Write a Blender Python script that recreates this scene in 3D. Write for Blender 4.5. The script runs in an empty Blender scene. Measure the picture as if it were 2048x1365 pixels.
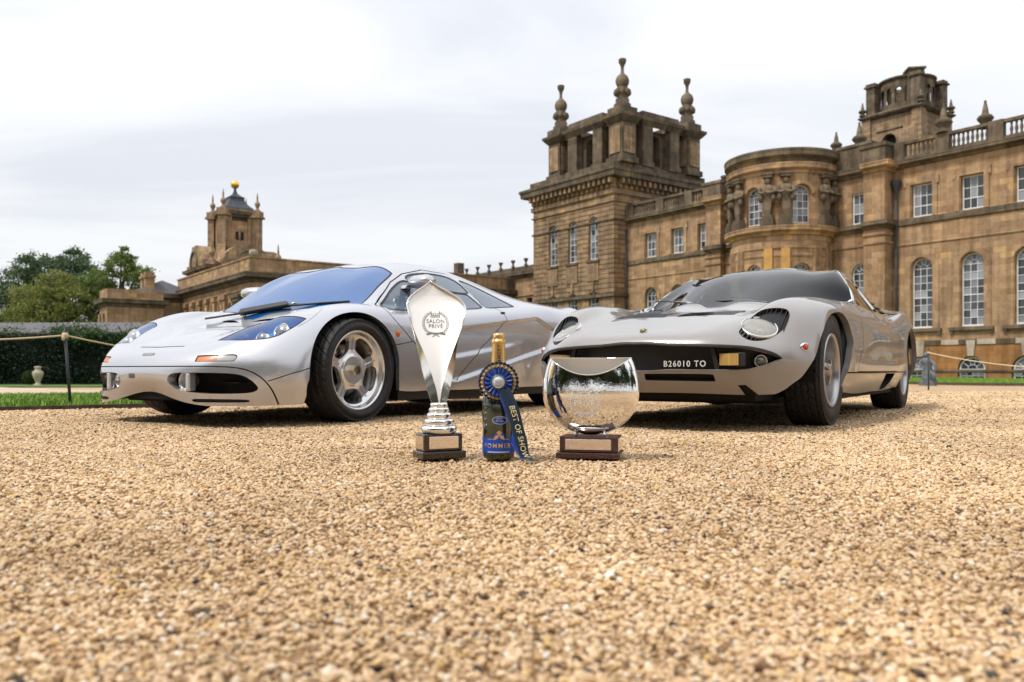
import bpy, bmesh, math, random
import numpy as np
from mathutils import Vector, Matrix, Euler
random.seed(7)
rng = np.random.default_rng(7)
PI = math.pi
scn = bpy.context.scene
COL = scn.collection

# ------------------------------------------------------------------ camera, sky, sun, exposure
CAM_H = 0.315
cd = bpy.data.cameras.new('camera')
cd.sensor_width = 36.0
cd.lens = 1640 / 2048 * 36
cd.shift_y = (740 - 682.5) / 2048
cd.clip_start = 0.05
cd.clip_end = 2000
cd.dof.use_dof = True
cd.dof.focus_distance = 3.7
cd.dof.aperture_fstop = 4.0
cam = bpy.data.objects.new('camera', cd)
COL.objects.link(cam)
cam.location = (0, 0, CAM_H)
cam.rotation_euler = (PI / 2, 0, 0)
scn.camera = cam

SUN_EL, SUN_AZ = math.radians(56), math.radians(238)      # azimuth: clockwise from +Y, so the sun stands behind the camera to its left
world = bpy.data.worlds.new('World')
scn.world = world
world.use_nodes = True
wn = world.node_tree
wn.nodes.clear()
def wnode(t, **k):
    n = wn.nodes.new(t)
    for a, b in k.items():
        setattr(n, a, b)
    return n
w_out = wnode('ShaderNodeOutputWorld')
w_bg = wnode('ShaderNodeBackground')
w_bg.inputs['Strength'].default_value = 0.10
w_sky = wnode('ShaderNodeTexSky')
w_sky.sky_type = 'NISHITA'
w_sky.sun_disc = False
w_sky.sun_elevation = SUN_EL
w_sky.sun_rotation = SUN_AZ
w_sky.air_density = 1.0
w_sky.dust_density = 2.0
# the overcast: a cloud deck laid over the blue sky, noise on the view direction projected to a flat layer
w_tc = wnode('ShaderNodeTexCoord')
w_sep = wnode('ShaderNodeSeparateXYZ')
wn.links.new(w_tc.outputs['Generated'], w_sep.inputs[0])
w_zc = wnode('ShaderNodeMath', operation='MAXIMUM'); w_zc.inputs[1].default_value = 0.0
wn.links.new(w_sep.outputs['Z'], w_zc.inputs[0])
w_za = wnode('ShaderNodeMath', operation='ADD'); w_za.inputs[1].default_value = 0.16
wn.links.new(w_zc.outputs[0], w_za.inputs[0])
w_div = wnode('ShaderNodeVectorMath', operation='DIVIDE')
w_cmb = wnode('ShaderNodeCombineXYZ')
for i in range(3):
    wn.links.new(w_za.outputs[0], w_cmb.inputs[i])
wn.links.new(w_tc.outputs['Generated'], w_div.inputs[0])
wn.links.new(w_cmb.outputs[0], w_div.inputs[1])
w_map = wnode('ShaderNodeMapping')
w_map.inputs['Scale'].default_value = (0.55, 1.25, 0.0)
w_map.inputs['Rotation'].default_value = (0, 0, math.radians(-14))
w_map.inputs['Location'].default_value = (1.7, 0.35, 0.0)
wn.links.new(w_div.outputs[0], w_map.inputs[0])
w_n1 = wnode('ShaderNodeTexNoise')
w_n1.inputs['Scale'].default_value = 1.1
w_n1.inputs['Detail'].default_value = 6
w_n1.inputs['Roughness'].default_value = 0.52
w_n1.inputs['Distortion'].default_value = 0.5
wn.links.new(w_map.outputs[0], w_n1.inputs['Vector'])
w_cr = wnode('ShaderNodeValToRGB')
w_cr.color_ramp.elements[0].position = 0.36
w_cr.color_ramp.elements[0].color = (4.5, 4.65, 5.0, 1)
w_cr.color_ramp.elements[1].position = 0.56
w_cr.color_ramp.elements[1].color = (5.6, 5.65, 5.75, 1)
wn.links.new(w_n1.outputs['Fac'], w_cr.inputs[0])
w_mix = wnode('ShaderNodeMix', data_type='RGBA')
w_mix.inputs[0].default_value = 0.93
wn.links.new(w_sky.outputs[0], w_mix.inputs[6])
# an overcast sky is brighter towards the zenith
w_lum = wnode('ShaderNodeMath', operation='MULTIPLY_ADD'); w_lum.inputs[1].default_value = 0.5; w_lum.inputs[2].default_value = 0.90
wn.links.new(w_zc.outputs[0], w_lum.inputs[0])
w_mul = wnode('ShaderNodeVectorMath', operation='SCALE')
wn.links.new(w_cr.outputs[0], w_mul.inputs[0]); wn.links.new(w_lum.outputs[0], w_mul.inputs['Scale'])
wn.links.new(w_mul.outputs[0], w_mix.inputs[7])
wn.links.new(w_mix.outputs[2], w_bg.inputs['Color'])
wn.links.new(w_bg.outputs[0], w_out.inputs[0])

sd = bpy.data.lights.new('sun', 'SUN')
sd.energy = 1.5
sd.angle = math.radians(10)
sd.color = (1.0, 0.95, 0.87)
sun = bpy.data.objects.new('sun', sd)
COL.objects.link(sun)
sun.location = (-20, -20, 40)
_sdir = Vector((math.sin(SUN_AZ) * math.cos(SUN_EL), math.cos(SUN_AZ) * math.cos(SUN_EL), math.sin(SUN_EL)))
sun.rotation_euler = _sdir.to_track_quat('Z', 'Y').to_euler()

scn.view_settings.view_transform = 'Standard'
scn.view_settings.look = 'None'
scn.view_settings.exposure = 0.85
scn.view_settings.gamma = 1.0
scn.view_settings.use_curve_mapping = False
scn.cycles.max_bounces = 10
scn.cycles.transparent_max_bounces = 16
scn.cycles.caustics_reflective = False
scn.cycles.caustics_refractive = False
scn.cycles.use_denoising = True
# ------------------------------------------------------------------ small library
def tag(o, label=None, cat=None, group=None, kind=None):
    if label: o['label'] = label
    if cat: o['category'] = cat
    if group: o['group'] = group
    if kind: o['kind'] = kind
    return o

def empty(name, loc=(0, 0, 0), rz=0.0, parent=None):
    o = bpy.data.objects.new(name, None)
    o.empty_display_size = 0.1
    COL.objects.link(o)
    o.location = loc
    o.rotation_euler = (0, 0, rz)
    if parent: o.parent = parent
    return o

def copy_tree(o, parent=None):
    c = o.copy()
    COL.objects.link(c)
    if parent: c.parent = parent
    for ch in list(o.children):
        copy_tree(ch, c)
    return c

_mats = {}
def mat(name, col=(0.5, 0.5, 0.5), rough=0.5, metal=0.0, coat=0.0, coat_r=0.03, spec=0.5, noise=None, bump=None, emit=None, trans=0.0, ior=1.45, sheen=0.0):
    """principled material; noise=(scale, amount, detail): colour breakup, bump=(scale, strength, distance)"""
    if name in _mats: return _mats[name]
    m = bpy.data.materials.new(name)
    m.use_nodes = True
    nt = m.node_tree
    b = nt.nodes['Principled BSDF']
    b.inputs['Base Color'].default_value = (*col, 1)
    b.inputs['Roughness'].default_value = rough
    b.inputs['Metallic'].default_value = metal
    b.inputs['Coat Weight'].default_value = coat
    b.inputs['Coat Roughness'].default_value = coat_r
    b.inputs['Specular IOR Level'].default_value = spec
    b.inputs['IOR'].default_value = ior
    b.inputs['Transmission Weight'].default_value = trans
    b.inputs['Sheen Weight'].default_value = sheen
    if emit:
        b.inputs['Emission Color'].default_value = (*emit, 1); b.inputs['Emission Strength'].default_value = 1.0
    if noise or bump:
        tc = nt.nodes.new('ShaderNodeTexCoord')
    if noise:
        n = nt.nodes.new('ShaderNodeTexNoise')
        n.inputs['Scale'].default_value = noise[0]
        n.inputs['Detail'].default_value = noise[2] if len(noise) > 2 else 4
        nt.links.new(tc.outputs['Object'], n.inputs['Vector'])
        r = nt.nodes.new('ShaderNodeValToRGB')
        a = noise[1]
        r.color_ramp.elements[0].position = 0.3
        r.color_ramp.elements[1].position = 0.7
        r.color_ramp.elements[0].color = (*[c * (1 - a) for c in col], 1)
        r.color_ramp.elements[1].color = (*[min(1, c * (1 + a)) for c in col], 1)
        nt.links.new(n.outputs['Fac'], r.inputs[0])
        nt.links.new(r.outputs[0], b.inputs['Base Color'])
    if bump:
        n2 = nt.nodes.new('ShaderNodeTexNoise')
        n2.inputs['Scale'].default_value = bump[0]
        n2.inputs['Detail'].default_value = 5
        nt.links.new(tc.outputs['Object'], n2.inputs['Vector'])
        bp = nt.nodes.new('ShaderNodeBump')
        bp.inputs['Strength'].default_value = bump[1]
        bp.inputs['Distance'].default_value = bump[2]
        nt.links.new(n2.outputs['Fac'], bp.inputs['Height'])
        nt.links.new(bp.outputs[0], b.inputs['Normal'])
    _mats[name] = m
    return m

def glass_mat(name, tint, refl=1.5, body=(0.02, 0.02, 0.02), body_w=0.0, rough=0.0):
    """thin window glass: mirror by fresnel over a tinted see-through sheet, with a share of diffuse body colour"""
    m = bpy.data.materials.new(name)
    m.use_nodes = True
    nt = m.node_tree
    nt.nodes.clear()
    out = nt.nodes.new('ShaderNodeOutputMaterial')
    tr = nt.nodes.new('ShaderNodeBsdfTransparent'); tr.inputs[0].default_value = (*tint, 1)
    gl = nt.nodes.new('ShaderNodeBsdfGlossy'); gl.inputs['Roughness'].default_value = rough; gl.inputs[0].default_value = (1, 1, 1, 1)
    df = nt.nodes.new('ShaderNodeBsdfDiffuse'); df.inputs[0].default_value = (*body, 1)
    m1 = nt.nodes.new('ShaderNodeMixShader'); m1.inputs[0].default_value = body_w
    fr = nt.nodes.new('ShaderNodeFresnel'); fr.inputs[0].default_value = refl
    m2 = nt.nodes.new('ShaderNodeMixShader')
    nt.links.new(tr.outputs[0], m1.inputs[1]); nt.links.new(df.outputs[0], m1.inputs[2])
    nt.links.new(fr.outputs[0], m2.inputs[0])
    nt.links.new(m1.outputs[0], m2.inputs[1]); nt.links.new(gl.outputs[0], m2.inputs[2])
    nt.links.new(m2.outputs[0], out.inputs[0])
    return m

# ---- triangle meshes as arrays: (V, N, T)
class TM:
    def __init__(s, V, N, T):
        s.V = np.asarray(V, float).reshape(-1, 3); s.N = None if N is None else np.asarray(N, float).reshape(-1, 3); s.T = np.asarray(T, int).reshape(-1, 3)
    def compact(s):
        used = np.zeros(len(s.V), bool); used[s.T.ravel()] = True
        idx = np.cumsum(used) - 1
        return TM(s.V[used], None if s.N is None else s.N[used], idx[s.T])
    def mirror(s):
        f = np.array([1, -1, 1.0])
        return TM(s.V * f, None if s.N is None else s.N * f, s.T[:, ::-1])
    def both(s):
        return join(s, s.mirror())
    def moved(s, d):
        return TM(s.V + s.N * np.asarray(d).reshape(-1, 1) if np.ndim(d) else s.V + s.N * d, s.N, s.T)

def join(*ms):
    ms = [m for m in ms if m is not None and len(m.T)]
    V, N, T, o = [], [], [], 0
    for m in ms:
        V.append(m.V); N.append(m.N if m.N is not None else np.zeros_like(m.V)); T.append(m.T + o); o += len(m.V)
    if not ms: return TM(np.zeros((0, 3)), np.zeros((0, 3)), np.zeros((0, 3), int))
    return TM(np.concatenate(V), np.concatenate(N), np.concatenate(T))

def cut(m, s):
    """split a TM along s=0: (inside s<0, outside s>0, edge segments as (V pairs, N pairs))"""
    s = np.where(np.abs(s) < 1e-6, 1e-6, s)
    neg = s < 0
    tn = neg[m.T]
    c = tn.sum(1)
    Tin = m.T[c == 3]; Tout = m.T[c == 0]
    mid = (c == 1) | (c == 2)
    Tm = m.T[mid]; tnm = tn[mid]; cm = c[mid]
    if len(Tm) == 0:
        return TM(m.V, m.N, Tin).compact() if len(Tin) else None, TM(m.V, m.N, Tout).compact() if len(Tout) else None, None
    lone_neg = cm == 1
    want = np.where(lone_neg[:, None], tnm, ~tnm)
    k = want.argmax(1)
    r = np.arange(len(Tm))
    a, b, d = Tm[r, k], Tm[r, (k + 1) % 3], Tm[r, (k + 2) % 3]
    def newv(p, q):
        lo, hi = np.minimum(p, q), np.maximum(p, q)
        t = (s[lo] / (s[lo] - s[hi]))[:, None]
        V = m.V[lo] * (1 - t) + m.V[hi] * t
        N = m.N[lo] * (1 - t) + m.N[hi] * t
        return lo.astype(np.int64) * len(m.V) + hi, V, N
    kab, Vab, Nab = newv(a, b)
    kad, Vad, Nad = newv(a, d)
    keys = np.concatenate([kab, kad]); VV = np.concatenate([Vab, Vad]); NN = np.concatenate([Nab, Nad])
    u, first, inv = np.unique(keys, return_index=True, return_inverse=True)
    nv = len(m.V)
    V = np.concatenate([m.V, VV[first]]); N = np.concatenate([m.N, NN[first]])
    N /= np.maximum(np.linalg.norm(N, axis=1, keepdims=True), 1e-9)
    iab, iad = inv[:len(a)] + nv, inv[len(a):] + nv
    one = np.stack([a, iab, iad], 1)
    two = np.concatenate([np.stack([iab, b, d], 1), np.stack([iab, d, iad], 1)])
    ln2 = np.concatenate([lone_neg, lone_neg])
    Tin = np.concatenate([Tin, one[lone_neg], two[~ln2]])
    Tout = np.concatenate([Tout, one[~lone_neg], two[ln2]])
    # the edge, directed so that it runs with the inside piece
    e0 = np.where(lone_neg, iab, iad); e1 = np.where(lone_neg, iad, iab)
    seg = (np.stack([V[e0], V[e1]], 1), np.stack([N[e0], N[e1]], 1))
    return (TM(V, N, Tin).compact() if len(Tin) else None, TM(V, N, Tout).compact() if len(Tout) else None, seg)

def wall(seg, d0, d1, flip=False, direction=None):
    """strip standing on cut edges from depth d0 to d1 along the normal (or a fixed direction)"""
    if seg is None: return None
    V, N = seg
    D = N if direction is None else np.broadcast_to(np.asarray(direction, float), N.shape)
    a0, a1 = V[:, 0] + D[:, 0] * d0, V[:, 1] + D[:, 1] * d0
    b0, b1 = V[:, 0] + D[:, 0] * d1, V[:, 1] + D[:, 1] * d1
    n = len(V)
    VV = np.concatenate([a0, a1, b0, b1])
    fn = np.cross(a1 - a0, b0 - a0); fn /= np.maximum(np.linalg.norm(fn, axis=1, keepdims=True), 1e-9)
    i = np.arange(n)
    T = np.concatenate([np.stack([i, i + n, i + 3 * n], 1), np.stack([i, i + 3 * n, i + 2 * n], 1)])
    if flip: T = T[:, ::-1]; fn = -fn
    return TM(VV, np.tile(fn, (4, 1)), T)

def refine(m, s, band, levels=2):
    """split the triangles that lie within band of s=0 (s is a function of points)"""
    for _ in range(levels):
        sv = np.abs(s(m.V))
        e = np.linalg.norm(m.V[m.T[:, 0]] - m.V[m.T[:, 1]], axis=1)
        hit = (sv[m.T].min(1) < np.maximum(band, e))
        A = m.T[hit]; keep = m.T[~hit]
        if len(A) == 0: break
        def midv(p, q):
            lo, hi = np.minimum(p, q), np.maximum(p, q)
            return lo.astype(np.int64) * len(m.V) + hi
        ks = np.concatenate([midv(A[:, 0], A[:, 1]), midv(A[:, 1], A[:, 2]), midv(A[:, 2], A[:, 0])])
        u, inv = np.unique(ks, return_inverse=True)
        lo, hi = u // len(m.V), u % len(m.V)
        V = np.concatenate([m.V, (m.V[lo] + m.V[hi]) / 2]); N = np.concatenate([m.N, m.N[lo] + m.N[hi]])
        N /= np.maximum(np.linalg.norm(N, axis=1, keepdims=True), 1e-9)
        n = len(A); ab, bc, ca = [inv[i * n:(i + 1) * n] + len(m.V) for i in range(3)]
        T = np.concatenate([keep, np.stack([A[:, 0], ab, ca], 1), np.stack([ab, A[:, 1], bc], 1), np.stack([ca, bc, A[:, 2]], 1), np.stack([ab, bc, ca], 1)])
        m = TM(V, N, T)
        band *= 0.6
    return m

def sdf_poly(P, poly):
    """signed distance in 2D to a closed polygon, negative inside"""
    P = np.asarray(P, float); poly = np.asarray(poly, float)
    d = np.full(len(P), 1e9); ins = np.zeros(len(P), bool)
    for i in range(len(poly)):
        a, b = poly[i], poly[(i + 1) % len(poly)]
        e = b - a; w = P - a
        t = np.clip((w @ e) / max(e @ e, 1e-12), 0, 1)
        d = np.minimum(d, np.hypot(*(w - t[:, None] * e).T))
        c = (a[1] > P[:, 1]) != (b[1] > P[:, 1])
        with np.errstate(divide='ignore', invalid='ignore'):
            xi = a[0] + (P[:, 1] - a[1]) * e[0] / (e[1] if abs(e[1]) > 1e-12 else 1e-12)
        ins ^= c & (P[:, 0] < xi)
    return np.where(ins, -d, d)

def sdf_line(P, pts):
    """unsigned distance to an open 2D polyline, and the side (positive left of its direction)"""
    P = np.asarray(P, float); pts = np.asarray(pts, float)
    d = np.full(len(P), 1e9); sgn = np.ones(len(P))
    for a, b in zip(pts[:-1], pts[1:]):
        e = b - a; w = P - a
        t = np.clip((w @ e) / (e @ e), 0, 1)
        q = w - t[:, None] * e
        dd = np.hypot(*q.T)
        c = e[0] * w[:, 1] - e[1] * w[:, 0]
        sgn = np.where(dd < d - 1e-9, np.sign(c), sgn); d = np.minimum(d, dd)
    return d, sgn

def smooth_poly(pts, n=6):
    """closed Catmull-Rom through points; a point given with a third value 1 is kept as a corner"""
    out = []; m = len(pts)
    P = [np.array(p[:2], float) for p in pts]; C = [len(p) > 2 and p[2] for p in pts]
    for i in range(m):
        p0, p1, p2, p3 = P[i - 1], P[i], P[(i + 1) % m], P[(i + 2) % m]
        if C[i]: p0 = p1 - (p2 - p1)
        if C[(i + 1) % m]: p3 = p2 + (p2 - p1)
        for k in range(n):
            t = k / n
            out.append(0.5 * ((2 * p1) + (-p0 + p2) * t + (2 * p0 - 5 * p1 + 4 * p2 - p3) * t * t + (-p0 + 3 * p1 - 3 * p2 + p3) * t ** 3))
    return np.array(out)

def curve_open(pts, n=8):
    P = np.asarray(pts, float); t = np.concatenate([[0], np.cumsum(np.linalg.norm(np.diff(P, axis=0), axis=1) ** 0.7)])
    return spline(t, P, np.linspace(0, t[-1], n * (len(P) - 1) + 1))

def spline(t, Y, tt):
    """natural cubic spline along axis 0"""
    n = len(t); h = np.diff(t); Y = np.asarray(Y, float); sh = Y.shape; Y2 = Y.reshape(n, -1)
    A = np.zeros((n, n)); R = np.zeros((n, Y2.shape[1])); A[0, 0] = A[-1, -1] = 1
    for i in range(1, n - 1):
        A[i, i - 1], A[i, i], A[i, i + 1] = h[i - 1], 2 * (h[i - 1] + h[i]), h[i]
        R[i] = 6 * ((Y2[i + 1] - Y2[i]) / h[i] - (Y2[i] - Y2[i - 1]) / h[i - 1])
    M = np.linalg.solve(A, R)
    k = np.clip(np.searchsorted(t, tt) - 1, 0, n - 2)
    a = ((t[k + 1] - tt) / h[k])[:, None]; b = 1 - a; hh = h[k][:, None]
    S = a * Y2[k] + b * Y2[k + 1] + ((a ** 3 - a) * M[k] + (b ** 3 - b) * M[k + 1]) * hh * hh / 6
    return S.reshape((len(tt),) + sh[1:])

def tighten(rails, j, t, first):
    """an extra rail between j and j+1: straight between them from station 'first' on, on the smooth skin before it"""
    P = np.array(rails, float); ns = P.shape[1]; out = []
    for i in range(ns):
        lin = P[j, i] * (1 - t) + P[j + 1, i] * t
        if i < first:
            F = np.concatenate([P[:0:-1, i] * np.array([1, -1, 1.0]), P[:, i]]); tv = np.concatenate([[0], np.cumsum(np.linalg.norm(np.diff(F, axis=0), axis=1))]); c = len(P) - 1 + j
            lin = spline(tv, F, np.array([tv[c] * (1 - t) + tv[c + 1] * t]))[0]
        out.append(tuple(lin))
    return list(rails[:j + 1]) + [out] + list(rails[j + 1:])

def half_surface(rails, nu=240, nv=120, smooth=6, pw=0.75):
    """body skin through longitudinal rails (first one on the centre line), left half; returns grid (nu,nv,3)"""
    P = np.array(rails, float).transpose(1, 0, 2)                      # stations, rails
    Pm = P[:, :0:-1] * np.array([1, -1, 1.0])
    F = np.concatenate([Pm, P], 1)
    tu = np.concatenate([[0], np.cumsum(np.mean(np.linalg.norm(np.diff(F, axis=0), axis=2) ** pw, 1))])
    tv = np.concatenate([[0], np.cumsum(np.mean(np.linalg.norm(np.diff(F, axis=1), axis=2) ** pw, 0))])
    G = spline(tu, F, np.linspace(0, tu[-1], nu))
    c = F.shape[1] // 2
    G = spline(tv, G.transpose(1, 0, 2), np.concatenate([np.linspace(tv[c], tv[-1], nv)])).transpose(1, 0, 2)
    full = np.concatenate([G[:, :0:-1] * np.array([1, -1, 1.0]), G], 1)
    for _ in range(smooth):
        f2 = full.copy(); f2[1:-1] = (full[:-2] + 2 * full[1:-1] + full[2:]) / 4; full = f2
        f2 = full.copy(); f2[:, 1:-1] = (full[:, :-2] + 2 * full[:, 1:-1] + full[:, 2:]) / 4; full = f2
    G = full[:, nv - 1:]
    G[:, 0, 1] = 0
    return G, full

def grid_tm(G, full=None, flip=False):
    nu, nv = G.shape[:2]
    if full is not None:
        du = np.gradient(full, axis=0); dv = np.gradient(full, axis=1)
        N = np.cross(du, dv)[:, full.shape[1] - nv:]
    else:
        N = np.cross(np.gradient(G, axis=0), np.gradient(G, axis=1))
    N /= np.maximum(np.linalg.norm(N, axis=2, keepdims=True), 1e-12)
    if full is not None and (N[:, -1, 1].mean() < 0) != flip: flip = not flip   # a body skin: its sides face out
    i = np.arange(nu * nv).reshape(nu, nv)
    a, b, c, d = i[:-1, :-1].ravel(), i[1:, :-1].ravel(), i[1:, 1:].ravel(), i[:-1, 1:].ravel()
    T = np.concatenate([np.stack([a, b, c], 1), np.stack([a, c, d], 1)])
    if flip: T = T[:, ::-1]; N = -N
    return TM(G.reshape(-1, 3), N.reshape(-1, 3), T)

def renormal(m):
    """smooth normals again from the faces (after displacement), welding points that coincide"""
    key = np.round(m.V * 20000).astype(np.int64)
    u, inv = np.unique(key, axis=0, return_inverse=True); inv = inv.ravel()
    fn = np.cross(m.V[m.T[:, 1]] - m.V[m.T[:, 0]], m.V[m.T[:, 2]] - m.V[m.T[:, 0]])
    A = np.zeros((len(u), 3))
    for k in range(3): np.add.at(A, inv[m.T[:, k]], fn)
    A /= np.maximum(np.linalg.norm(A, axis=1, keepdims=True), 1e-12)
    return TM(m.V, A[inv], m.T)

def mesh_of(name, V, faces=None, T=None, N=None, smooth=True):
    me = bpy.data.meshes.new(name)
    if T is not None:
        V = np.asarray(V, np.float32); T = np.asarray(T, np.int32)
        me.vertices.add(len(V)); me.vertices.foreach_set('co', V.ravel())
        me.loops.add(len(T) * 3); me.loops.foreach_set('vertex_index', T.ravel())
        me.polygons.add(len(T)); me.polygons.foreach_set('loop_start', np.arange(0, len(T) * 3, 3, dtype=np.int32))
        me.polygons.foreach_set('loop_total', np.full(len(T), 3, np.int32))
        me.update(calc_edges=True); me.validate()
    else:
        me.from_pydata([tuple(v) for v in V], [], faces); me.update()
    if smooth:
        me.polygons.foreach_set('use_smooth', np.ones(len(me.polygons), bool))
    if N is not None and len(me.vertices) == len(N):
        me.normals_split_custom_set_from_vertices([tuple(n) for n in N])
    return me

def obj(name, me, m=None, parent=None, loc=None, rot=None):
    o = bpy.data.objects.new(name, me)
    COL.objects.link(o)
    if m is not None:
        for mm in (m if isinstance(m, (list, tuple)) else [m]): me.materials.append(mm)
    if parent: o.parent = parent
    if loc is not None: o.location = loc
    if rot is not None: o.rotation_euler = rot
    return o

def tmobj(name, tm, m, parent=None, keepN=True):
    return obj(name, mesh_of(name, tm.V, T=tm.T, N=tm.N if keepN else None, smooth=keepN), m, parent)

# ---- plain solids, collected in a bag and linked as one mesh
class Bag:
    def __init__(s): s.V = []; s.F = []; s.S = []
    def add(s, V, F, smooth=False):
        o = len(s.V); s.V += [tuple(map(float, v)) for v in V]; s.F += [tuple(i + o for i in f) for f in F]; s.S += [smooth] * len(F); return s
    def box(s, c, d, rz=0.0, taper=1.0, M=None):
        """c: centre of the bottom face, d: sizes"""
        x, y, z = d[0] / 2, d[1] / 2, d[2]
        v = [(-x, -y, 0), (x, -y, 0), (x, y, 0), (-x, y, 0), (-x * taper, -y * taper, z), (x * taper, -y * taper, z), (x * taper, y * taper, z), (-x * taper, y * taper, z)]
        cs, sn = math.cos(rz), math.sin(rz)
        v = [(c[0] + p[0] * cs - p[1] * sn, c[1] + p[0] * sn + p[1] * cs, c[2] + p[2]) for p in v]
        if M is not None: v = [tuple(M @ Vector(p)) for p in v]
        return s.add(v, [(3, 2, 1, 0), (4, 5, 6, 7), (0, 1, 5, 4), (1, 2, 6, 5), (2, 3, 7, 6), (3, 0, 4, 7)])
    def bbox(s, lo, hi):
        return s.box(((lo[0] + hi[0]) / 2, (lo[1] + hi[1]) / 2, lo[2]), (hi[0] - lo[0], hi[1] - lo[1], hi[2] - lo[2]))
    def lathe(s, prof, c=(0, 0, 0), n=24, axis='z', a0=0.0, a1=2 * PI, smooth=True, M=None, sc=(1, 1)):
        """prof: (radius, height) from bottom to top"""
        full = abs(a1 - a0 - 2 * PI) < 1e-6
        k = n if full else n + 1
        V = []
        for r, h in prof:
            for i in range(k):
                a = a0 + (a1 - a0) * i / n
                p = (r * math.cos(a) * sc[0], r * math.sin(a) * sc[1], h)
                if axis == 'y': p = (p[0], p[2], -p[1])
                if axis == 'x': p = (p[2], p[0], p[1])
                q = (c[0] + p[0], c[1] + p[1], c[2] + p[2])
                V.append(tuple(M @ Vector(q)) if M is not None else q)
        F = []
        for j in range(len(prof) - 1):
            for i in range(n):
                i2 = (i + 1) % k
                F.append((j * k + i, j * k + i2, (j + 1) * k + i2, (j + 1) * k + i))
        return s.add(V, F, smooth)
    def tube(s, pts, r, n=8, smooth=True, cap=True):
        P = [Vector(p) for p in pts]; V = []; R = r if isinstance(r, (list, tuple)) else [r] * len(P)
        up = None
        for i, p in enumerate(P):
            d = (P[min(i + 1, len(P) - 1)] - P[max(i - 1, 0)]).normalized()
            if up is None:
                up = Vector((0, 0, 1)) if abs(d.z) < 0.9 else Vector((1, 0, 0))
            x = d.cross(up)
            if x.length < 1e-4: x = d.cross(Vector((0, 1, 0)))
            x.normalize(); y = x.cross(d).normalized(); up = y
            for k in range(n):
                a = 2 * PI * k / n
                V.append(tuple(p + (x * math.cos(a) + y * math.sin(a)) * R[i]))
        F = []
        for i in range(len(P) - 1):
            for k in range(n):
                F.append((i * n + k, i * n + (k + 1) % n, (i + 1) * n + (k + 1) % n, (i + 1) * n + k))
        if cap:
            F.append(tuple(range(n - 1, -1, -1))); F.append(tuple((len(P) - 1) * n + k for k in range(n)))
        return s.add(V, F, smooth)
    def prism(s, poly, z0, z1, axis='z', M=None):
        """extruded polygon; axis y: polygon in (x,z) run along y"""
        n = len(poly)
        def P(p, h):
            q = (p[0], p[1], h) if axis == 'z' else ((p[0], h, p[1]) if axis == 'y' else (h, p[0], p[1]))
            return tuple(M @ Vector(q)) if M is not None else q
        V = [P(p, z0) for p in poly] + [P(p, z1) for p in poly]
        F = [tuple(range(n - 1, -1, -1)), tuple(range(n, 2 * n))] + [(i, (i + 1) % n, n + (i + 1) % n, n + i) for i in range(n)]
        return s.add(V, F)
    def xf(s, M):
        s.V = [tuple(M @ Vector(v)) for v in s.V]; return s
    def mesh(s, name, fixn=True):
        me = bpy.data.meshes.new(name)
        me.from_pydata(s.V, [], s.F)
        me.polygons.foreach_set('use_smooth', np.array(s.S, bool))
        if fixn:
            b = bmesh.new(); b.from_mesh(me); bmesh.ops.recalc_face_normals(b, faces=b.faces); b.to_mesh(me); b.free()
        me.update()
        return me
    def build(s, name, m=None, parent=None, loc=None, rot=None, fixn=True):
        return obj(name, s.mesh(name, fixn), m, parent, loc, rot)

def bevel(o, w=0.004, seg=2, angle=40):
    md = o.modifiers.new('bevel', 'BEVEL'); md.width = w; md.segments = seg; md.limit_method = 'ANGLE'; md.angle_limit = math.radians(angle); md.harden_normals = False
    return o

def text_mesh(body, size, extrude=.0004, align='CENTER', space=1.0, offset=0.0):
    """lettering as plain mesh data (V in x,y plane)"""
    cu = bpy.data.curves.new('lettering', 'FONT'); cu.body = body; cu.size = size; cu.align_x = align; cu.align_y = 'CENTER'; cu.extrude = extrude; cu.space_character = space; cu.offset = offset; cu.resolution_u = 3
    o = bpy.data.objects.new('lettering', cu); COL.objects.link(o); bpy.context.view_layer.update()
    me = bpy.data.meshes.new_from_object(o.evaluated_get(bpy.context.evaluated_depsgraph_get()))
    bpy.data.objects.remove(o); me.calc_loop_triangles()
    V = np.array([v.co for v in me.vertices]); T = np.array([t.vertices for t in me.loop_triangles]); bpy.data.meshes.remove(me)
    return V, T
# ------------------------------------------------------------------ the palace
from mathutils.geometry import tessellate_polygon
PAL_O, PAL_R = (30.887, 55.0, 0.0), math.radians(-53.5)           # local x runs along the front, y goes into the building

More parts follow.
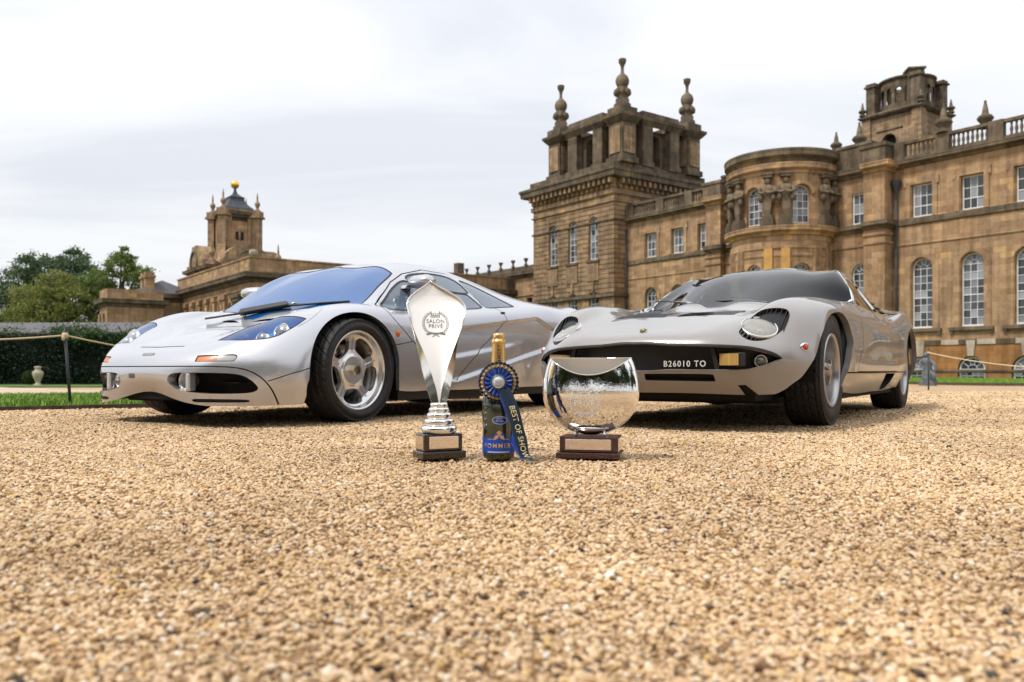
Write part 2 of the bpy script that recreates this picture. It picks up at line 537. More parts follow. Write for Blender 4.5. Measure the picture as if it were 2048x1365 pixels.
def stone_mat(name, c1, c2, dark, brick=(0.85, 0.40), grime=0.5, gscale=0.35, bright=0.06):
    m = bpy.data.materials.new(name); m.use_nodes = True
    nt = m.node_tree; L = nt.links.new; b = nt.nodes['Principled BSDF']
    b.inputs['Roughness'].default_value = 0.9; b.inputs['Specular IOR Level'].default_value = 0.2
    tc = nt.nodes.new('ShaderNodeTexCoord'); sp = nt.nodes.new('ShaderNodeSeparateXYZ'); L(tc.outputs['Object'], sp.inputs[0])
    ad = nt.nodes.new('ShaderNodeMath'); ad.operation = 'ADD'; L(sp.outputs['X'], ad.inputs[0]); L(sp.outputs['Y'], ad.inputs[1])
    cb = nt.nodes.new('ShaderNodeCombineXYZ'); L(ad.outputs[0], cb.inputs[0]); L(sp.outputs['Z'], cb.inputs[1])
    bk = nt.nodes.new('ShaderNodeTexBrick')
    bk.inputs['Scale'].default_value = 1.0; bk.inputs['Brick Width'].default_value = brick[0]; bk.inputs['Row Height'].default_value = brick[1]
    bk.inputs['Mortar Size'].default_value = 0.012; bk.inputs['Color1'].default_value = (0, 0, 0, 1); bk.inputs['Color2'].default_value = (1, 1, 1, 1); bk.inputs['Mortar'].default_value = (0.25, 0.25, 0.25, 1)
    L(cb.outputs[0], bk.inputs['Vector'])
    cr = nt.nodes.new('ShaderNodeValToRGB'); e = cr.color_ramp.elements
    e[0].color = (*c1, 1); e[0].position = 0.0; e[1].color = (*c2, 1); e[1].position = 1 - bright * 1.5
    n3 = e.new(1.0); n3.color = (min(1, c2[0] * 1.30), c2[1] * 1.22, c2[2] * 0.95, 1)
    L(bk.outputs['Color'], cr.inputs[0])
    ns = nt.nodes.new('ShaderNodeTexNoise'); ns.inputs['Scale'].default_value = gscale; ns.inputs['Detail'].default_value = 8; ns.inputs['Roughness'].default_value = 0.62
    mp = nt.nodes.new('ShaderNodeMapping'); mp.inputs['Scale'].default_value = (1.6, 1.6, 0.8); L(tc.outputs['Object'], mp.inputs[0]); L(mp.outputs[0], ns.inputs['Vector'])
    rr = nt.nodes.new('ShaderNodeMapRange'); rr.inputs[1].default_value = 0.42; rr.inputs[2].default_value = 0.72; rr.inputs[3].default_value = 0.0; rr.inputs[4].default_value = grime; L(ns.outputs['Fac'], rr.inputs[0])
    mx = nt.nodes.new('ShaderNodeMix'); mx.data_type = 'RGBA'; L(rr.outputs[0], mx.inputs[0]); L(cr.outputs[0], mx.inputs[6]); mx.inputs[7].default_value = (*dark, 1)
    n2 = nt.nodes.new('ShaderNodeTexNoise'); n2.inputs['Scale'].default_value = 4.0; n2.inputs['Detail'].default_value = 6; L(tc.outputs['Object'], n2.inputs['Vector'])
    mz = nt.nodes.new('ShaderNodeMix'); mz.data_type = 'RGBA'; mz.blend_type = 'MULTIPLY'; mz.inputs[0].default_value = 0.5
    c3 = nt.nodes.new('ShaderNodeValToRGB'); c3.color_ramp.elements[0].position = .3; c3.color_ramp.elements[0].color = (.55, .55, .55, 1); c3.color_ramp.elements[1].position = .65; L(n2.outputs['Fac'], c3.inputs[0])
    L(mx.outputs[2], mz.inputs[6]); L(c3.outputs[0], mz.inputs[7]); L(mz.outputs[2], b.inputs['Base Color'])
    # rain streaks: noise drawn out down the wall
    mpv = nt.nodes.new('ShaderNodeMapping'); mpv.inputs['Scale'].default_value = (2.4, 2.4, .16); L(tc.outputs['Object'], mpv.inputs[0])
    n4 = nt.nodes.new('ShaderNodeTexNoise'); n4.inputs['Scale'].default_value = 1.0; n4.inputs['Detail'].default_value = 5; L(mpv.outputs[0], n4.inputs['Vector'])
    c5 = nt.nodes.new('ShaderNodeValToRGB'); c5.color_ramp.elements[0].position = .36; c5.color_ramp.elements[0].color = (.50, .49, .50, 1); c5.color_ramp.elements[1].position = .56; L(n4.outputs['Fac'], c5.inputs[0])
    mw = nt.nodes.new('ShaderNodeMix'); mw.data_type = 'RGBA'; mw.blend_type = 'MULTIPLY'; mw.inputs[0].default_value = .6; L(mz.outputs[2], mw.inputs[6]); L(c5.outputs[0], mw.inputs[7]); L(mw.outputs[2], b.inputs['Base Color'])
    bp = nt.nodes.new('ShaderNodeBump'); bp.inputs['Strength'].default_value = 0.35; bp.inputs['Distance'].default_value = 0.03
    mm = nt.nodes.new('ShaderNodeMath'); mm.operation = 'MULTIPLY_ADD'; mm.inputs[1].default_value = -1.0; L(bk.outputs['Fac'], mm.inputs[0]); L(n2.outputs['Fac'], mm.inputs[2])
    L(mm.outputs[0], bp.inputs['Height']); L(bp.outputs[0], b.inputs['Normal'])
    return m

STONE = stone_mat('honey_limestone', (.37, .228, .122), (.54, .362, .212), (.22, .165, .118), grime=.55)
STONEW = stone_mat('weathered_limestone', (.150, .115, .080), (.245, .190, .130), (.050, .042, .034), grime=.8, gscale=.6, brick=(1.3, .6), bright=.03)
STONEB = stone_mat('banded_limestone', (.285, .19, .114), (.475, .325, .192), (.14, .106, .078), grime=.65, gscale=.45)
STONEO = stone_mat('orange_ironstone', (.36, .175, .065), (.46, .230, .085), (.24, .13, .06), grime=.5)
STONEP = stone_mat('pale_ashlar', (.50, .42, .32), (.60, .52, .41), (.26, .21, .16), grime=.35, brick=(1.4, 1.0))
WHITE = mat('white_window_paint', (.78, .78, .77), rough=.45)
LEAD = mat('lead_roof', (.05, .062, .075), rough=.55, noise=(3, .3))
SLATE = mat('slate_grey_roof', (.12, .117, .125), rough=.7, noise=(6, .25))
GOLD = mat('gilding', (.95, .58, .12), rough=.22, metal=1.0)
IRONP = mat('lead_pipe', (.05, .052, .055), rough=.6)

def window_glass():
    m = bpy.data.materials.new('sash_glass'); m.use_nodes = True
    nt = m.node_tree; L = nt.links.new; b = nt.nodes['Principled BSDF']
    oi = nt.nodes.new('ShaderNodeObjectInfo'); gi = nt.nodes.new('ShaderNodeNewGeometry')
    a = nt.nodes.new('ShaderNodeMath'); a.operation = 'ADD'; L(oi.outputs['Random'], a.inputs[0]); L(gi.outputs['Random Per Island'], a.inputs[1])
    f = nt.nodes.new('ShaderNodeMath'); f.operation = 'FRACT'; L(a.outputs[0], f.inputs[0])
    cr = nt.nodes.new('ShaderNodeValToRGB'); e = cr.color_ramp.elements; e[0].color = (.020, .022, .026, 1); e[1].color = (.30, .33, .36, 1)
    x = e.new(.45); x.color = (.05, .058, .068, 1); x = e.new(.7); x.color = (.13, .15, .175, 1)  # paler panes: sky reflection put into the base colour at random
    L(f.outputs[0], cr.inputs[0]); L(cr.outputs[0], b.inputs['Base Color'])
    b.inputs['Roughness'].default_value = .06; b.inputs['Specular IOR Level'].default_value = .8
    return m
PANE = window_glass()

def outline(cx, z0, w, h, arch, n=14, inset=0.0):
    """opening outline in (x, z), anticlockwise; arch: rise of the head as a share of the half width"""
    r = w / 2 - inset; zb = z0 + inset
    if not arch: return [(cx - r, zb), (cx + r, zb), (cx + r, z0 + h - inset), (cx - r, z0 + h - inset)]
    rise = arch * w / 2; zs = z0 + h - rise
    k = (rise - inset) / r
    return [(cx - r, zb), (cx + r, zb)] + [(cx + r * math.cos(a), zs + r * k * math.sin(a)) for a in np.linspace(0, PI, n)]

def wall_holes(bag, x0, x1, z0, z1, y, holes, depth=.4, y_at=None):
    outer = [(x0, z0), (x1, z0), (x1, z1), (x0, z1)]
    polys = [[Vector((p[0], p[1], 0)) for p in outer]] + [[Vector((p[0], p[1], 0)) for p in reversed(h)] for h in holes]
    flat = [p for q in polys for p in q]
    tris = tessellate_polygon(polys)
    bag.add([(p.x, y, p.y) for p in flat], [tuple(t) for t in tris])
    for h in holes:
        n = len(h)
        bag.add([(p[0], y, p[1]) for p in h] + [(p[0], y + depth, p[1]) for p in h], [(i, (i + 1) % n, n + (i + 1) % n, n + i) for i in range(n)])
    return bag

_win = {}
def window(parent, cx, z0, w, h, y, arch=0, nx=3, nz=4, sep=False, key=None):
    """white sash window; the panes are its own parts. Copies share their meshes"""
    k = (w, h, arch, nx, nz, sep)
    if k in _win:
        o = copy_tree(_win[k], parent); o.location = (cx, y, z0); return o
    b = Bag(); t = .085
    O = outline(0, 0, w, h, arch); I = outline(0, 0, w, h, arch, inset=t)
    n = len(O)
    V = [(p[0], -.05, p[1]) for p in O] + [(p[0], -.05, p[1]) for p in I] + [(p[0], .06, p[1]) for p in I]
    b.add(V, [(i, (i + 1) % n, n + (i + 1) % n, n + i) for i in range(n)] + [(n + i, n + (i + 1) % n, 2 * n + (i + 1) % n, 2 * n + i) for i in range(n)])
    b.bbox((-w / 2 + .002, -.10, .002), (w / 2 - .002, -.052, .12))
    bw = .036
    zs = h - arch * w / 2 if arch else h - t
    xs = [-w / 2 + t + (w - 2 * t) * i / nx for i in range(nx + 1)]; zz = [t + (zs - t) * i / nz for i in range(nz + 1)]
    def top(x):
        return zs + arch * math.sqrt(max((w / 2 - t) ** 2 - x * x, 0)) if arch else h - t
    for x in xs[1:-1]: b.bbox((x - bw / 2, -.03, t), (x + bw / 2, .02, zs if arch else h - t))
    for i, z in enumerate(zz[1:] if arch else zz[1:-1]):
        q = bw * (1.7 if i + 1 == nz // 2 else 1.0)
        b.bbox((-w / 2 + t, -.035, z - q / 2), (w / 2 - t, .018, z + q / 2))
    if arch:
        r = w / 2 - t
        for a in np.linspace(0, PI, 6)[1:-1]:
            b.tube([(.42 * r * math.cos(a), -.01, zs + .42 * r * arch * math.sin(a)), (r * math.cos(a), -.01, zs + r * arch * math.sin(a))], bw * .5, 5, False)
        b.tube([(.42 * r * math.cos(a), -.01, zs + .42 * r * arch * math.sin(a)) for a in np.linspace(0, PI, 9)], bw * .5, 5, False)
    o = b.build('window', WHITE, parent, (cx, y, z0))
    if sep:
        me = mesh_of('pane', [(0, 0, 0), (xs[1] - xs[0], 0, 0), (xs[1] - xs[0], 0, zz[1] - zz[0]), (0, 0, zz[1] - zz[0])], [(0, 1, 2, 3)], smooth=False)
        for i in range(nx):
            for j in range(nz):
                p = obj('pane', me, PANE, o, (xs[i], .005, zz[j])); p.rotation_euler = (rng.uniform(-.02, .02), 0, rng.uniform(-.02, .02))
    g = Bag()
    if not sep:
        for i in range(nx):
            for j in range(nz):
                g.add([(xs[i], .005, zz[j]), (xs[i + 1], .005, zz[j]), (xs[i + 1], .005, zz[j + 1]), (xs[i], .005, zz[j + 1])], [(0, 1, 2, 3)])
    if arch:
        r = w / 2 - t; aa = np.linspace(0, PI, 6)
        for a0, a1 in zip(aa[:-1], aa[1:]):
            g.add([(.0, .005, zs)] + [(r * math.cos(a), .005, zs + r * arch * math.sin(a)) for a in np.linspace(a0, a1, 4)], [(0, 1, 2, 3, 4)])
    if g.V: g.build('head_pane' if sep else 'pane', PANE, o, fixn=False)
    _win[k] = o
    return o

def run(bag, path, prof, closed=False):
    """moulding: profile (out, z) swept along a plan path [(x, y)], out to the left-hand side of travel reversed (towards -y for +x travel)"""
    P = [Vector((p[0], p[1])) for p in path]; n = len(P); V = []
    for i, p in enumerate(P):
        a = P[i - 1] if (i or closed) else None; c = P[(i + 1) % n] if (i < n - 1 or closed) else None
        def nrm(d): d = d.normalized(); return Vector((d.y, -d.x))
        if a is None: m = nrm(c - p)
        elif c is None: m = nrm(p - a)
        else:
            n1, n2 = nrm(p - a), nrm(c - p); m = (n1 + n2); m = m / max(m.dot(n1), .2) if m.length > 1e-6 else n1
        for o, z in prof: V.append((p.x + m.x * o, p.y + m.y * o, z))
    k = len(prof); F = []
    for i in range(n if closed else n - 1):
        j = (i + 1) % n
        for q in range(k - 1): F.append((i * k + q, j * k + q, j * k + q + 1, i * k + q + 1))
    if not closed: F += [tuple(range(k - 1, -1, -1)), tuple((n - 1) * k + q for q in range(k))]
    return bag.add(V, F)

def cornice_prof(z0, z1, out): 
    h = z1 - z0
    return [(0, z0), (out * .25, z0 + h * .05), (out * .35, z0 + h * .30), (out * .85, z0 + h * .45), (out, z0 + h * .50), (out, z0 + h * .80), (out * 1.06, z0 + h * .86), (out * 1.06, z1), (0, z1 + .02)]
def band_prof(z0, z1, out): return [(0, z0), (out * .8, z0 + .04), (out, z0 + .09), (out, z1 - .05), (0, z1)]

def finial_obelisk(parent, loc, s=1.0, m=None):
    b = Bag(); b.lathe([(.42, 0), (.42, .12), (.30, .16), (.30, .34), (.46, .52), (.50, .62), (.40, .78), (.24, .86), (.20, .95), (.14, 1.35), (.07, 1.62), (.09, 1.68), (.05, 1.76), (0, 1.80)], n=12)
    b.V = [(v[0] * s, v[1] * s, v[2] * s) for v in b.V]
    return b.build('finial', m or STONEW, parent, loc)

def balustrade(parent, xa, xb, y, z0, peds, n_per=.30):
    """between xa and xb: plinth, balusters, rail; peds: centres of the solid pedestals"""
    b = Bag(); b.bbox((xa, y - .16, z0), (xb, y + .16, z0 + .22)); b.build('plinth', STONEW, parent)
    b = Bag(); b.bbox((xa, y - .20, z0 + 1.10), (xb, y + .20, z0 + 1.30)); b.build('rail', STONEW, parent)
    for p in peds:
        b = Bag(); b.bbox((p - .46, y - .24, z0 + .003), (p + .46, y + .24, z0 + 1.33)); b.build('pedestal', STONEW, parent)
    b = Bag(); x = xa + .2
    while x < xb - .1:
        if all(abs(x - p) > .58 for p in peds):
            b.lathe([(.10, 0), (.10, .08), (.065, .14), (.115, .36), (.10, .48), (.055, .66), (.09, .78), (.10, .88)], (x, y, z0 + .22), 8)
        x += n_per
    if b.V: tag(b.build('balusters', STONEW, parent), kind='stuff')

def front(root, xa, xb, wins_u, wins_l, wins_b, sep):
    """stretch of the main front at y = 0"""
    W, WL = 1.46, 1.50
    holes = [outline(x, 11.12, W, 2.30, 0) for x in wins_u] + [outline(x, 3.25, WL, 4.95, 1.0) for x in wins_l]
    b = Bag(); wall_holes(b, xa, xb, 2.36, 14.85, 0, holes, .5)
    b.build('wall', STONE, root, fixn=False)
    bh = [outline(x, -.62, 1.78, 1.86, 1.0) for x in wins_b]
    b = Bag(); wall_holes(b, xa, xb, -1.2, 2.02, -.10, bh, .5)
    b.build('basement_wall', STONEO, root, fixn=False)
    for x in wins_u:
        window(root, x, 11.12, W, 2.30, .36, 0, 3, 3, sep)
        b = Bag()                                                      # eared architrave
        for lo, hi in (((x - 1.12, -.10, 11.08), (x - .78, -.003, 13.85)), ((x + .78, -.10, 11.08), (x + 1.12, -.003, 13.85)), ((x - 1.121, -.102, 13.45), (x + 1.121, -.004, 13.85))): b.bbox(lo, hi)
        b.bbox((x - 1.24, -.13, 13.30), (x - 1.0, -.002, 13.851)); b.bbox((x + 1.0, -.13, 13.30), (x + 1.24, -.002, 13.851))
        b.build('architrave', STONE, root)
    for x in wins_l:
        window(root, x, 3.25, WL, 4.95, .36, 1.0, 3, 8, sep)
        b = Bag(); r0, r1 = .80, 1.22; zs = 3.25 + 4.95 - .75
        aa = np.linspace(0, PI, 18); V = []; F = []
        for a in aa: V += [(x + r0 * math.cos(a), -.003, zs + r0 * math.sin(a)), (x + r0 * math.cos(a), -.07, zs + r0 * math.sin(a)), (x + r1 * math.cos(a), -.07, zs + r1 * math.sin(a)), (x + r1 * math.cos(a), -.003, zs + r1 * math.sin(a))]
        for i in range(17): F += [(4 * i + q, 4 * i + 4 + q, 4 * i + 5 + q, 4 * i + 1 + q) for q in range(3)]
        b.add(V, F); b.bbox((x - r1, -.071, 3.2), (x - r0, -.003, zs)); b.bbox((x + r0, -.071, 3.2), (x + r1, -.003, zs))
        b.build('arch_surround', STONE, root)
        b = Bag(); b.bbox((x - 1.42, -.24, 2.98), (x + 1.42, -.002, 3.20)); b.bbox((x - 1.40, -.18, 2.80), (x - 1.16, -.003, 2.98)); b.bbox((x + 1.16, -.18, 2.80), (x + 1.40, -.003, 2.98))
        b.build('sill', STONEW, root)
    for x in wins_b:
        window(root, x, -.62, 1.66, 1.80, .12, 1.0, 4, 2, False)
        b = Bag(); b.prism([(x - .20, 1.24), (x + .20, 1.24), (x + .30, 2.30), (x - .30, 2.30)], -.22, -.101, axis='y'); b.build('keystone', STONEP, root)
    # band of pale and dark blocks above the basement
    x = xa; k = 0
    while x < xb - .01:
        x2 = min(x + 1.18, xb); b = Bag(); b.bbox((x + .006, -.16 - .01 * (k % 2), 2.02), (x2 - .006, -.002, 2.36)); b.build('band_stone', STONEP if k % 2 else STONEW, root); x = x2; k += 1
    b = Bag(); run(b, [(xa, 0), (xb, 0)], band_prof(10.58, 11.08, .13)); b.build('string_course', STONEW, root, fixn=False)
    b = Bag(); run(b, [(xa, 0), (xb, 0)], band_prof(9.14, 9.32, .08)); b.build('string_course', STONE, root, fixn=False)
    b = Bag(); run(b, [(xa, -.10), (xb, -.10)], band_prof(.10, .32, .05)); b.build('string_course', STONEW, root, fixn=False)
    b = Bag(); run(b, [(xa, 0), (xb, 0)], cornice_prof(14.72, 15.24, .55)); b.build('cornice', STONEW, root, fixn=False)

def herm(parent, loc, rz):
    """term statue: tapering shaft, torso with folded arms, bearded head, block above"""
    b = Bag()
    b.box((0, 0, 0), (.95, .7, .55)); b.box((0, 0, .55), (.80, .55, .25))
    b.add([(-.22, -.18, .8), (.22, -.18, .8), (.22, .2, .8), (-.22, .2, .8), (-.36, -.26, 2.0), (.36, -.26, 2.0), (.36, .26, 2.0), (-.36, .26, 2.0)], [(0, 1, 5, 4), (1, 2, 6, 5), (2, 3, 7, 6), (3, 0, 4, 7), (4, 5, 6, 7)])
    b.lathe([(.34, 1.9), (.44, 2.05), (.40, 2.3), (.46, 2.6), (.52, 2.85), (.44, 3.02), (.18, 3.10), (.14, 3.18)], n=14, sc=(1.0, .72))
    b.lathe([(.0, 3.12), (.16, 3.18), (.22, 3.32), (.215, 3.45), (.16, 3.60), (0, 3.66)], (0, -.06, 0), 12)
    for s in (-1, 1):
        b.tube([(s * .48, -.02, 2.88), (s * .60, -.20, 2.55), (s * .30, -.45, 2.42), (-s * .05, -.46, 2.55)], [.15, .14, .11, .08], 8)
        b.tube([(s * .40, -.20, 2.3), (s * .50, -.26, 2.0), (s * .42, -.22, 1.75)], [.16, .20, .10], 7)
    b.box((0, -.02, 3.62), (.75, .62, .20)); b.box((0, -.02, 3.82), (.90, .75, .14))
    return b.build('herm_statue', STONEW, parent, loc, (0, 0, rz))

def build_palace():
    root = empty('palace', PAL_O, PAL_R)
    tag(root, 'honey stone palace front with bowed centre, tall white sash windows and balustrade', 'palace')
    S = 3.39
    xr = [-3.43, -.04, 3.35, 6.74]
    front(root, -5.55, 9.5, xr, xr, xr, True)
    xo = [10.13 + 3.39 * k for k in range(9)]; front(root, 9.5, 44, xo, xo, xo, False)
    xl = [-29.5, -26.1, -22.9]
    front(root, -32.72, -21.9, xl, xl, xl, False)
    balustrade(root, -5.2, 44, -.20, 15.25, [-4.95, -1.80, 1.62, 5.02, 8.4] + [11.8 + 3.39 * k for k in range(10)])
    balustrade(root, -32.4, -21.9, -.20, 15.25, [-32.0, -28.0, -24.5])
    finial_obelisk(root, (-1.80, -.20, 16.58), 1.15); finial_obelisk(root, (.55, .6, 16.5), 1.05)
    C, CY, R = -13.6, -1.8, 3.85
    # projecting bays with their pilasters, on both sides of the bow
    for s, xp in ((1, -6.25), (-1, 2 * C + 6.25)):
        b = Bag(); b.bbox((xp - .80, -1.25, -1.2), (xp + .80, .4, 14.8)); b.build('pilaster', STONE, root)
        b = Bag()
        for z0, z1, o in ((9.35, 9.60, .10), (9.95, 10.25, .12), (2.0, 2.4, .10)): run(b, [(xp - .80, -1.25), (xp + .80, -1.25), (xp + .80, .1)] if s > 0 else [(xp - .80, -1.25), (xp + .80, -1.25), (xp + .80, .1)], band_prof(z0, z1, o))
        b.build('capital_band', STONE, root, fixn=False)
        b = Bag(); run(b, [(xp - .80, -1.25), (xp + .80, -1.25), (xp + .80, .1)], cornice_prof(10.45, 11.05, .40)); b.build('string_course', STONEW, root, fixn=False)
        b = Bag(); run(b, [(xp - .80, -1.25), (xp + .80, -1.25), (xp + .80, .1)], cornice_prof(14.55, 15.24, .55)); b.build('cornice', STONE, root, fixn=False)
        b = Bag(); b.bbox((xp - .95, -1.45, 15.26), (xp + .95, .3, 16.35)); b.bbox((xp - 1.05, -1.55, 16.35), (xp + 1.05, .4, 16.6)); b.build('attic_block', STONEW, root)
        # narrow bay between pilaster and bow
        x0, x1 = (-10.6, -6.7) if s > 0 else (2 * C + 6.7, 2 * C + 10.6)
        cx = -7.62 if s > 0 else 2 * C + 7.62
        b = Bag(); wall_holes(b, x0, x1, -1.2, 14.85, -.6, [outline(cx, 11.12, 1.46, 2.3, 0), outline(cx, 3.25, 1.5, 4.95, 1)], .32); b.build('wall', STONE, root, fixn=False)
        window(root, cx, 11.12, 1.46, 2.30, -.38, 0, 3, 3, s > 0); window(root, cx, 3.25, 1.50, 4.95, -.38, 1.0, 3, 8, s > 0)
        b = Bag(); run(b, [(x0, -.6), (x1, -.6)], cornice_prof(10.45, 11.05, .40)); b.build('string_course', STONEW, root, fixn=False)
        b = Bag(); run(b, [(x0, -.6), (x1, -.6)], cornice_prof(14.55, 15.24, .5)); b.build('cornice', STONEW, root, fixn=False)
        b = Bag(); run(b, [(x0, -.6), (x1, -.6)], band_prof(9.35, 9.95, .10)); b.build('capital_band', STONE, root, fixn=False)
        b = Bag(); b.bbox((x0, -.7, 15.26), (x1, .2, 16.9)); b.bbox((x0, -.8, 16.9), (x1, .3, 17.1)); b.build('attic_block', STONEW, root)
        b = Bag(); b.tube([(xp + s * 1.1 if s > 0 else xp - 1.1, -.22, -1), (xp + s * 1.1 if s > 0 else xp - 1.1, -.22, 13.2)], .10, 8)
        b.lathe([(.10, 12.6), (.16, 13.2), (.34, 13.6), (.36, 13.9)], (xp + 1.1 if s > 0 else xp - 1.1, -.24, 0), 8)
        for zz in (3.5, 6.0, 8.5, 10.6): b.lathe([(.13, zz), (.13, zz + .25)], (xp + 1.1 if s > 0 else xp - 1.1, -.22, 0), 8)
        b.build('drainpipe', IRONP, root)
    finial_obelisk(root, (-10.2, .3, 17.1), .9); finial_obelisk(root, (-8.4, .5, 17.1), 1.1)
    # the bow: round wall with arched windows, herms in pairs, deep curved cornices
    angs = [math.radians(a) for a in (-141, -87, -33)]
    def px(a, r): return (C + r * math.cos(a), CY + r * math.sin(a))
    half = .70 / R
    b = Bag(); n = 96; a0, a1 = math.radians(-200), math.radians(20)
    aa = np.linspace(a0, a1, n + 1)
    def wallring(z0, z1, skip):
        for i in range(n):
            am = (aa[i] + aa[i + 1]) / 2
            if skip(am): continue
            V = []
            for a in (aa[i], aa[i + 1]):
                for z in (z0, z1): V.append((*px(a, R), z))
            b.add(V, [(0, 2, 3, 1)])
    inwin = lambda am: any(abs(am - w_) < half for w_ in angs)
    wallring(-1.2, 3.3, lambda a: False); wallring(3.3, 7.6, inwin); wallring(8.35, 11.25, lambda a: False); wallring(11.25, 13.45, inwin); wallring(14.2, 15.3, lambda a: False)
    for i in range(n):                                                  # arched heads, column by column
        am0, am1 = aa[i], aa[i + 1]
        for zs, zt in ((13.45, 14.2), (7.6, 8.35)):
            zz = []
            for a in (am0, am1):
                d = min(abs(a - w_) for w_ in angs) / half
                zz.append(zs + .70 * math.sqrt(max(1 - d * d, 0)) if d < 1 else zs)
            b.add([(*px(am0, R), zz[0]), (*px(am1, R), zz[1]), (*px(am1, R), zt), (*px(am0, R), zt)], [(0, 1, 2, 3)])
    for w_ in angs:                                                     # reveals
        for s in (-1, 1):
            for z0, z1 in ((3.3, 7.6), (11.25, 13.45)):
                p, q = px(w_ + s * half, R), px(w_ + s * half, R - .6)
                b.add([(*p, z0), (*q, z0), (*q, z1), (*p, z1)], [(0, 1, 2, 3)])
        for zs in (13.45, 7.6):
            V = []
            for t in np.linspace(-1, 1, 13):
                z = zs + .70 * math.sqrt(max(1 - t * t, 0)); V += [(*px(w_ + t * half, R), z), (*px(w_ + t * half, R - .6), z)]
            b.add(V, [(2 * i, 2 * i + 2, 2 * i + 3, 2 * i + 1) for i in range(12)])
    b.build('bow_wall', STONE, root, fixn=False)
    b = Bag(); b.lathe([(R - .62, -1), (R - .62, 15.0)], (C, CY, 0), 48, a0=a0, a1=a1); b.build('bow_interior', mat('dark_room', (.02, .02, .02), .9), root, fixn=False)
    arc = [px(a, R) for a in np.linspace(a0, a1, 49)]
    for z0, z1, o, m in ((10.35, 11.05, .55, STONE), (14.95, 15.75, .38, STONE), (15.75, 16.75, .55, STONEW)):
        b = Bag(); run(b, arc, cornice_prof(z0, z1, o)); b.build('bow_cornice', m, root, fixn=False)
    b = Bag(); b.lathe([(R + .40, 16.72), (R - .4, 16.85), (0, 16.95)], (C, CY, 0), 48); b.build('bow_roof', LEAD, root, fixn=False)
    b = Bag(); run(b, arc, band_prof(9.35, 9.95, .10)); run(b, arc, band_prof(8.75, 9.0, .06)); b.build('capital_band', STONE, root, fixn=False)
    for w_ in angs:
        p = px(w_, R - .42)
        for (z0, h) in ((11.25, 2.90), (3.3, 5.0)):
            o = window(root, 0, z0, 1.36, h, 0, 1.0, 3, 4 if h < 3 else 8, w_ > -1.4); o.location = (p[0], p[1], z0); o.rotation_euler = (0, 0, w_ + PI / 2)
        b = Bag(); V = []; F = []
        for a in np.linspace(0, PI, 15):
            for rr, dd in ((.72, .0), (.72, .09), (1.0, .09), (1.0, .0)):
                q = px(w_ + rr * math.cos(a) / R, R + dd); V.append((*q, 13.45 + rr * math.sin(a)))
        for i in range(14): F += [(4 * i + k, 4 * i + 4 + k, 4 * i + 5 + k, 4 * i + 1 + k) for k in range(3)]
        b.add(V, F); b.build('arch_surround', STONE, root, fixn=False)
    for a in (-178, -123, -105, -69, -51, -6, 12):
        a = math.radians(a); q = px(a, R + .22); herm(root, (q[0], q[1], 11.05), a + PI / 2)
    for a in (-178, -160, -123, -105, -69, -51, -15, 3):
        a = math.radians(a); q = px(a, R + .04); b = Bag(); b.box((0, 0, -1.2), (.62, .30, 10.6)); b.build('pilaster', mat('fresh_ochre_stone', (.50, .29, .09), .85, noise=(2, .15)) if abs(math.degrees(a) + 60) < 12 else STONE, root, (q[0], q[1], 0), (0, 0, a + PI / 2))
    # mass behind the front, flat lead roof
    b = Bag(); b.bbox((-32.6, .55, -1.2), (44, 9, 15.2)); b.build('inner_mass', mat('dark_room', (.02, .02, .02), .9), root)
    b = Bag(); b.bbox((-32.6, .3, 15.2), (44, 9.2, 15.32)); b.build('roof', LEAD, root)
    return root

def big_finial(parent, loc):
    b = Bag(); b.lathe([(1.0, 0), (1.0, .45), (.78, .6), (.80, .95), (.62, 1.15), (.66, 1.35), (.70, 1.7), (.78, 1.95), (.55, 2.12), (.60, 2.25), (.76, 2.55), (.80, 2.85), (.66, 3.2), (.36, 3.45), (.20, 3.6), (.17, 3.95), (.22, 4.3), (.42, 4.62), (.46, 4.95), (.40, 5.0), (0, 5.02)], n=14, sc=(.86, .86))
    for k in range(8):
        a = 2 * PI * k / 8; b.lathe([(0, 1.25), (.20, 1.4), (.24, 1.7), (.12, 1.98), (0, 2.05)], (.66 * math.cos(a), .66 * math.sin(a), 0), 6)
    return b.build('finial', STONEW, parent, loc)

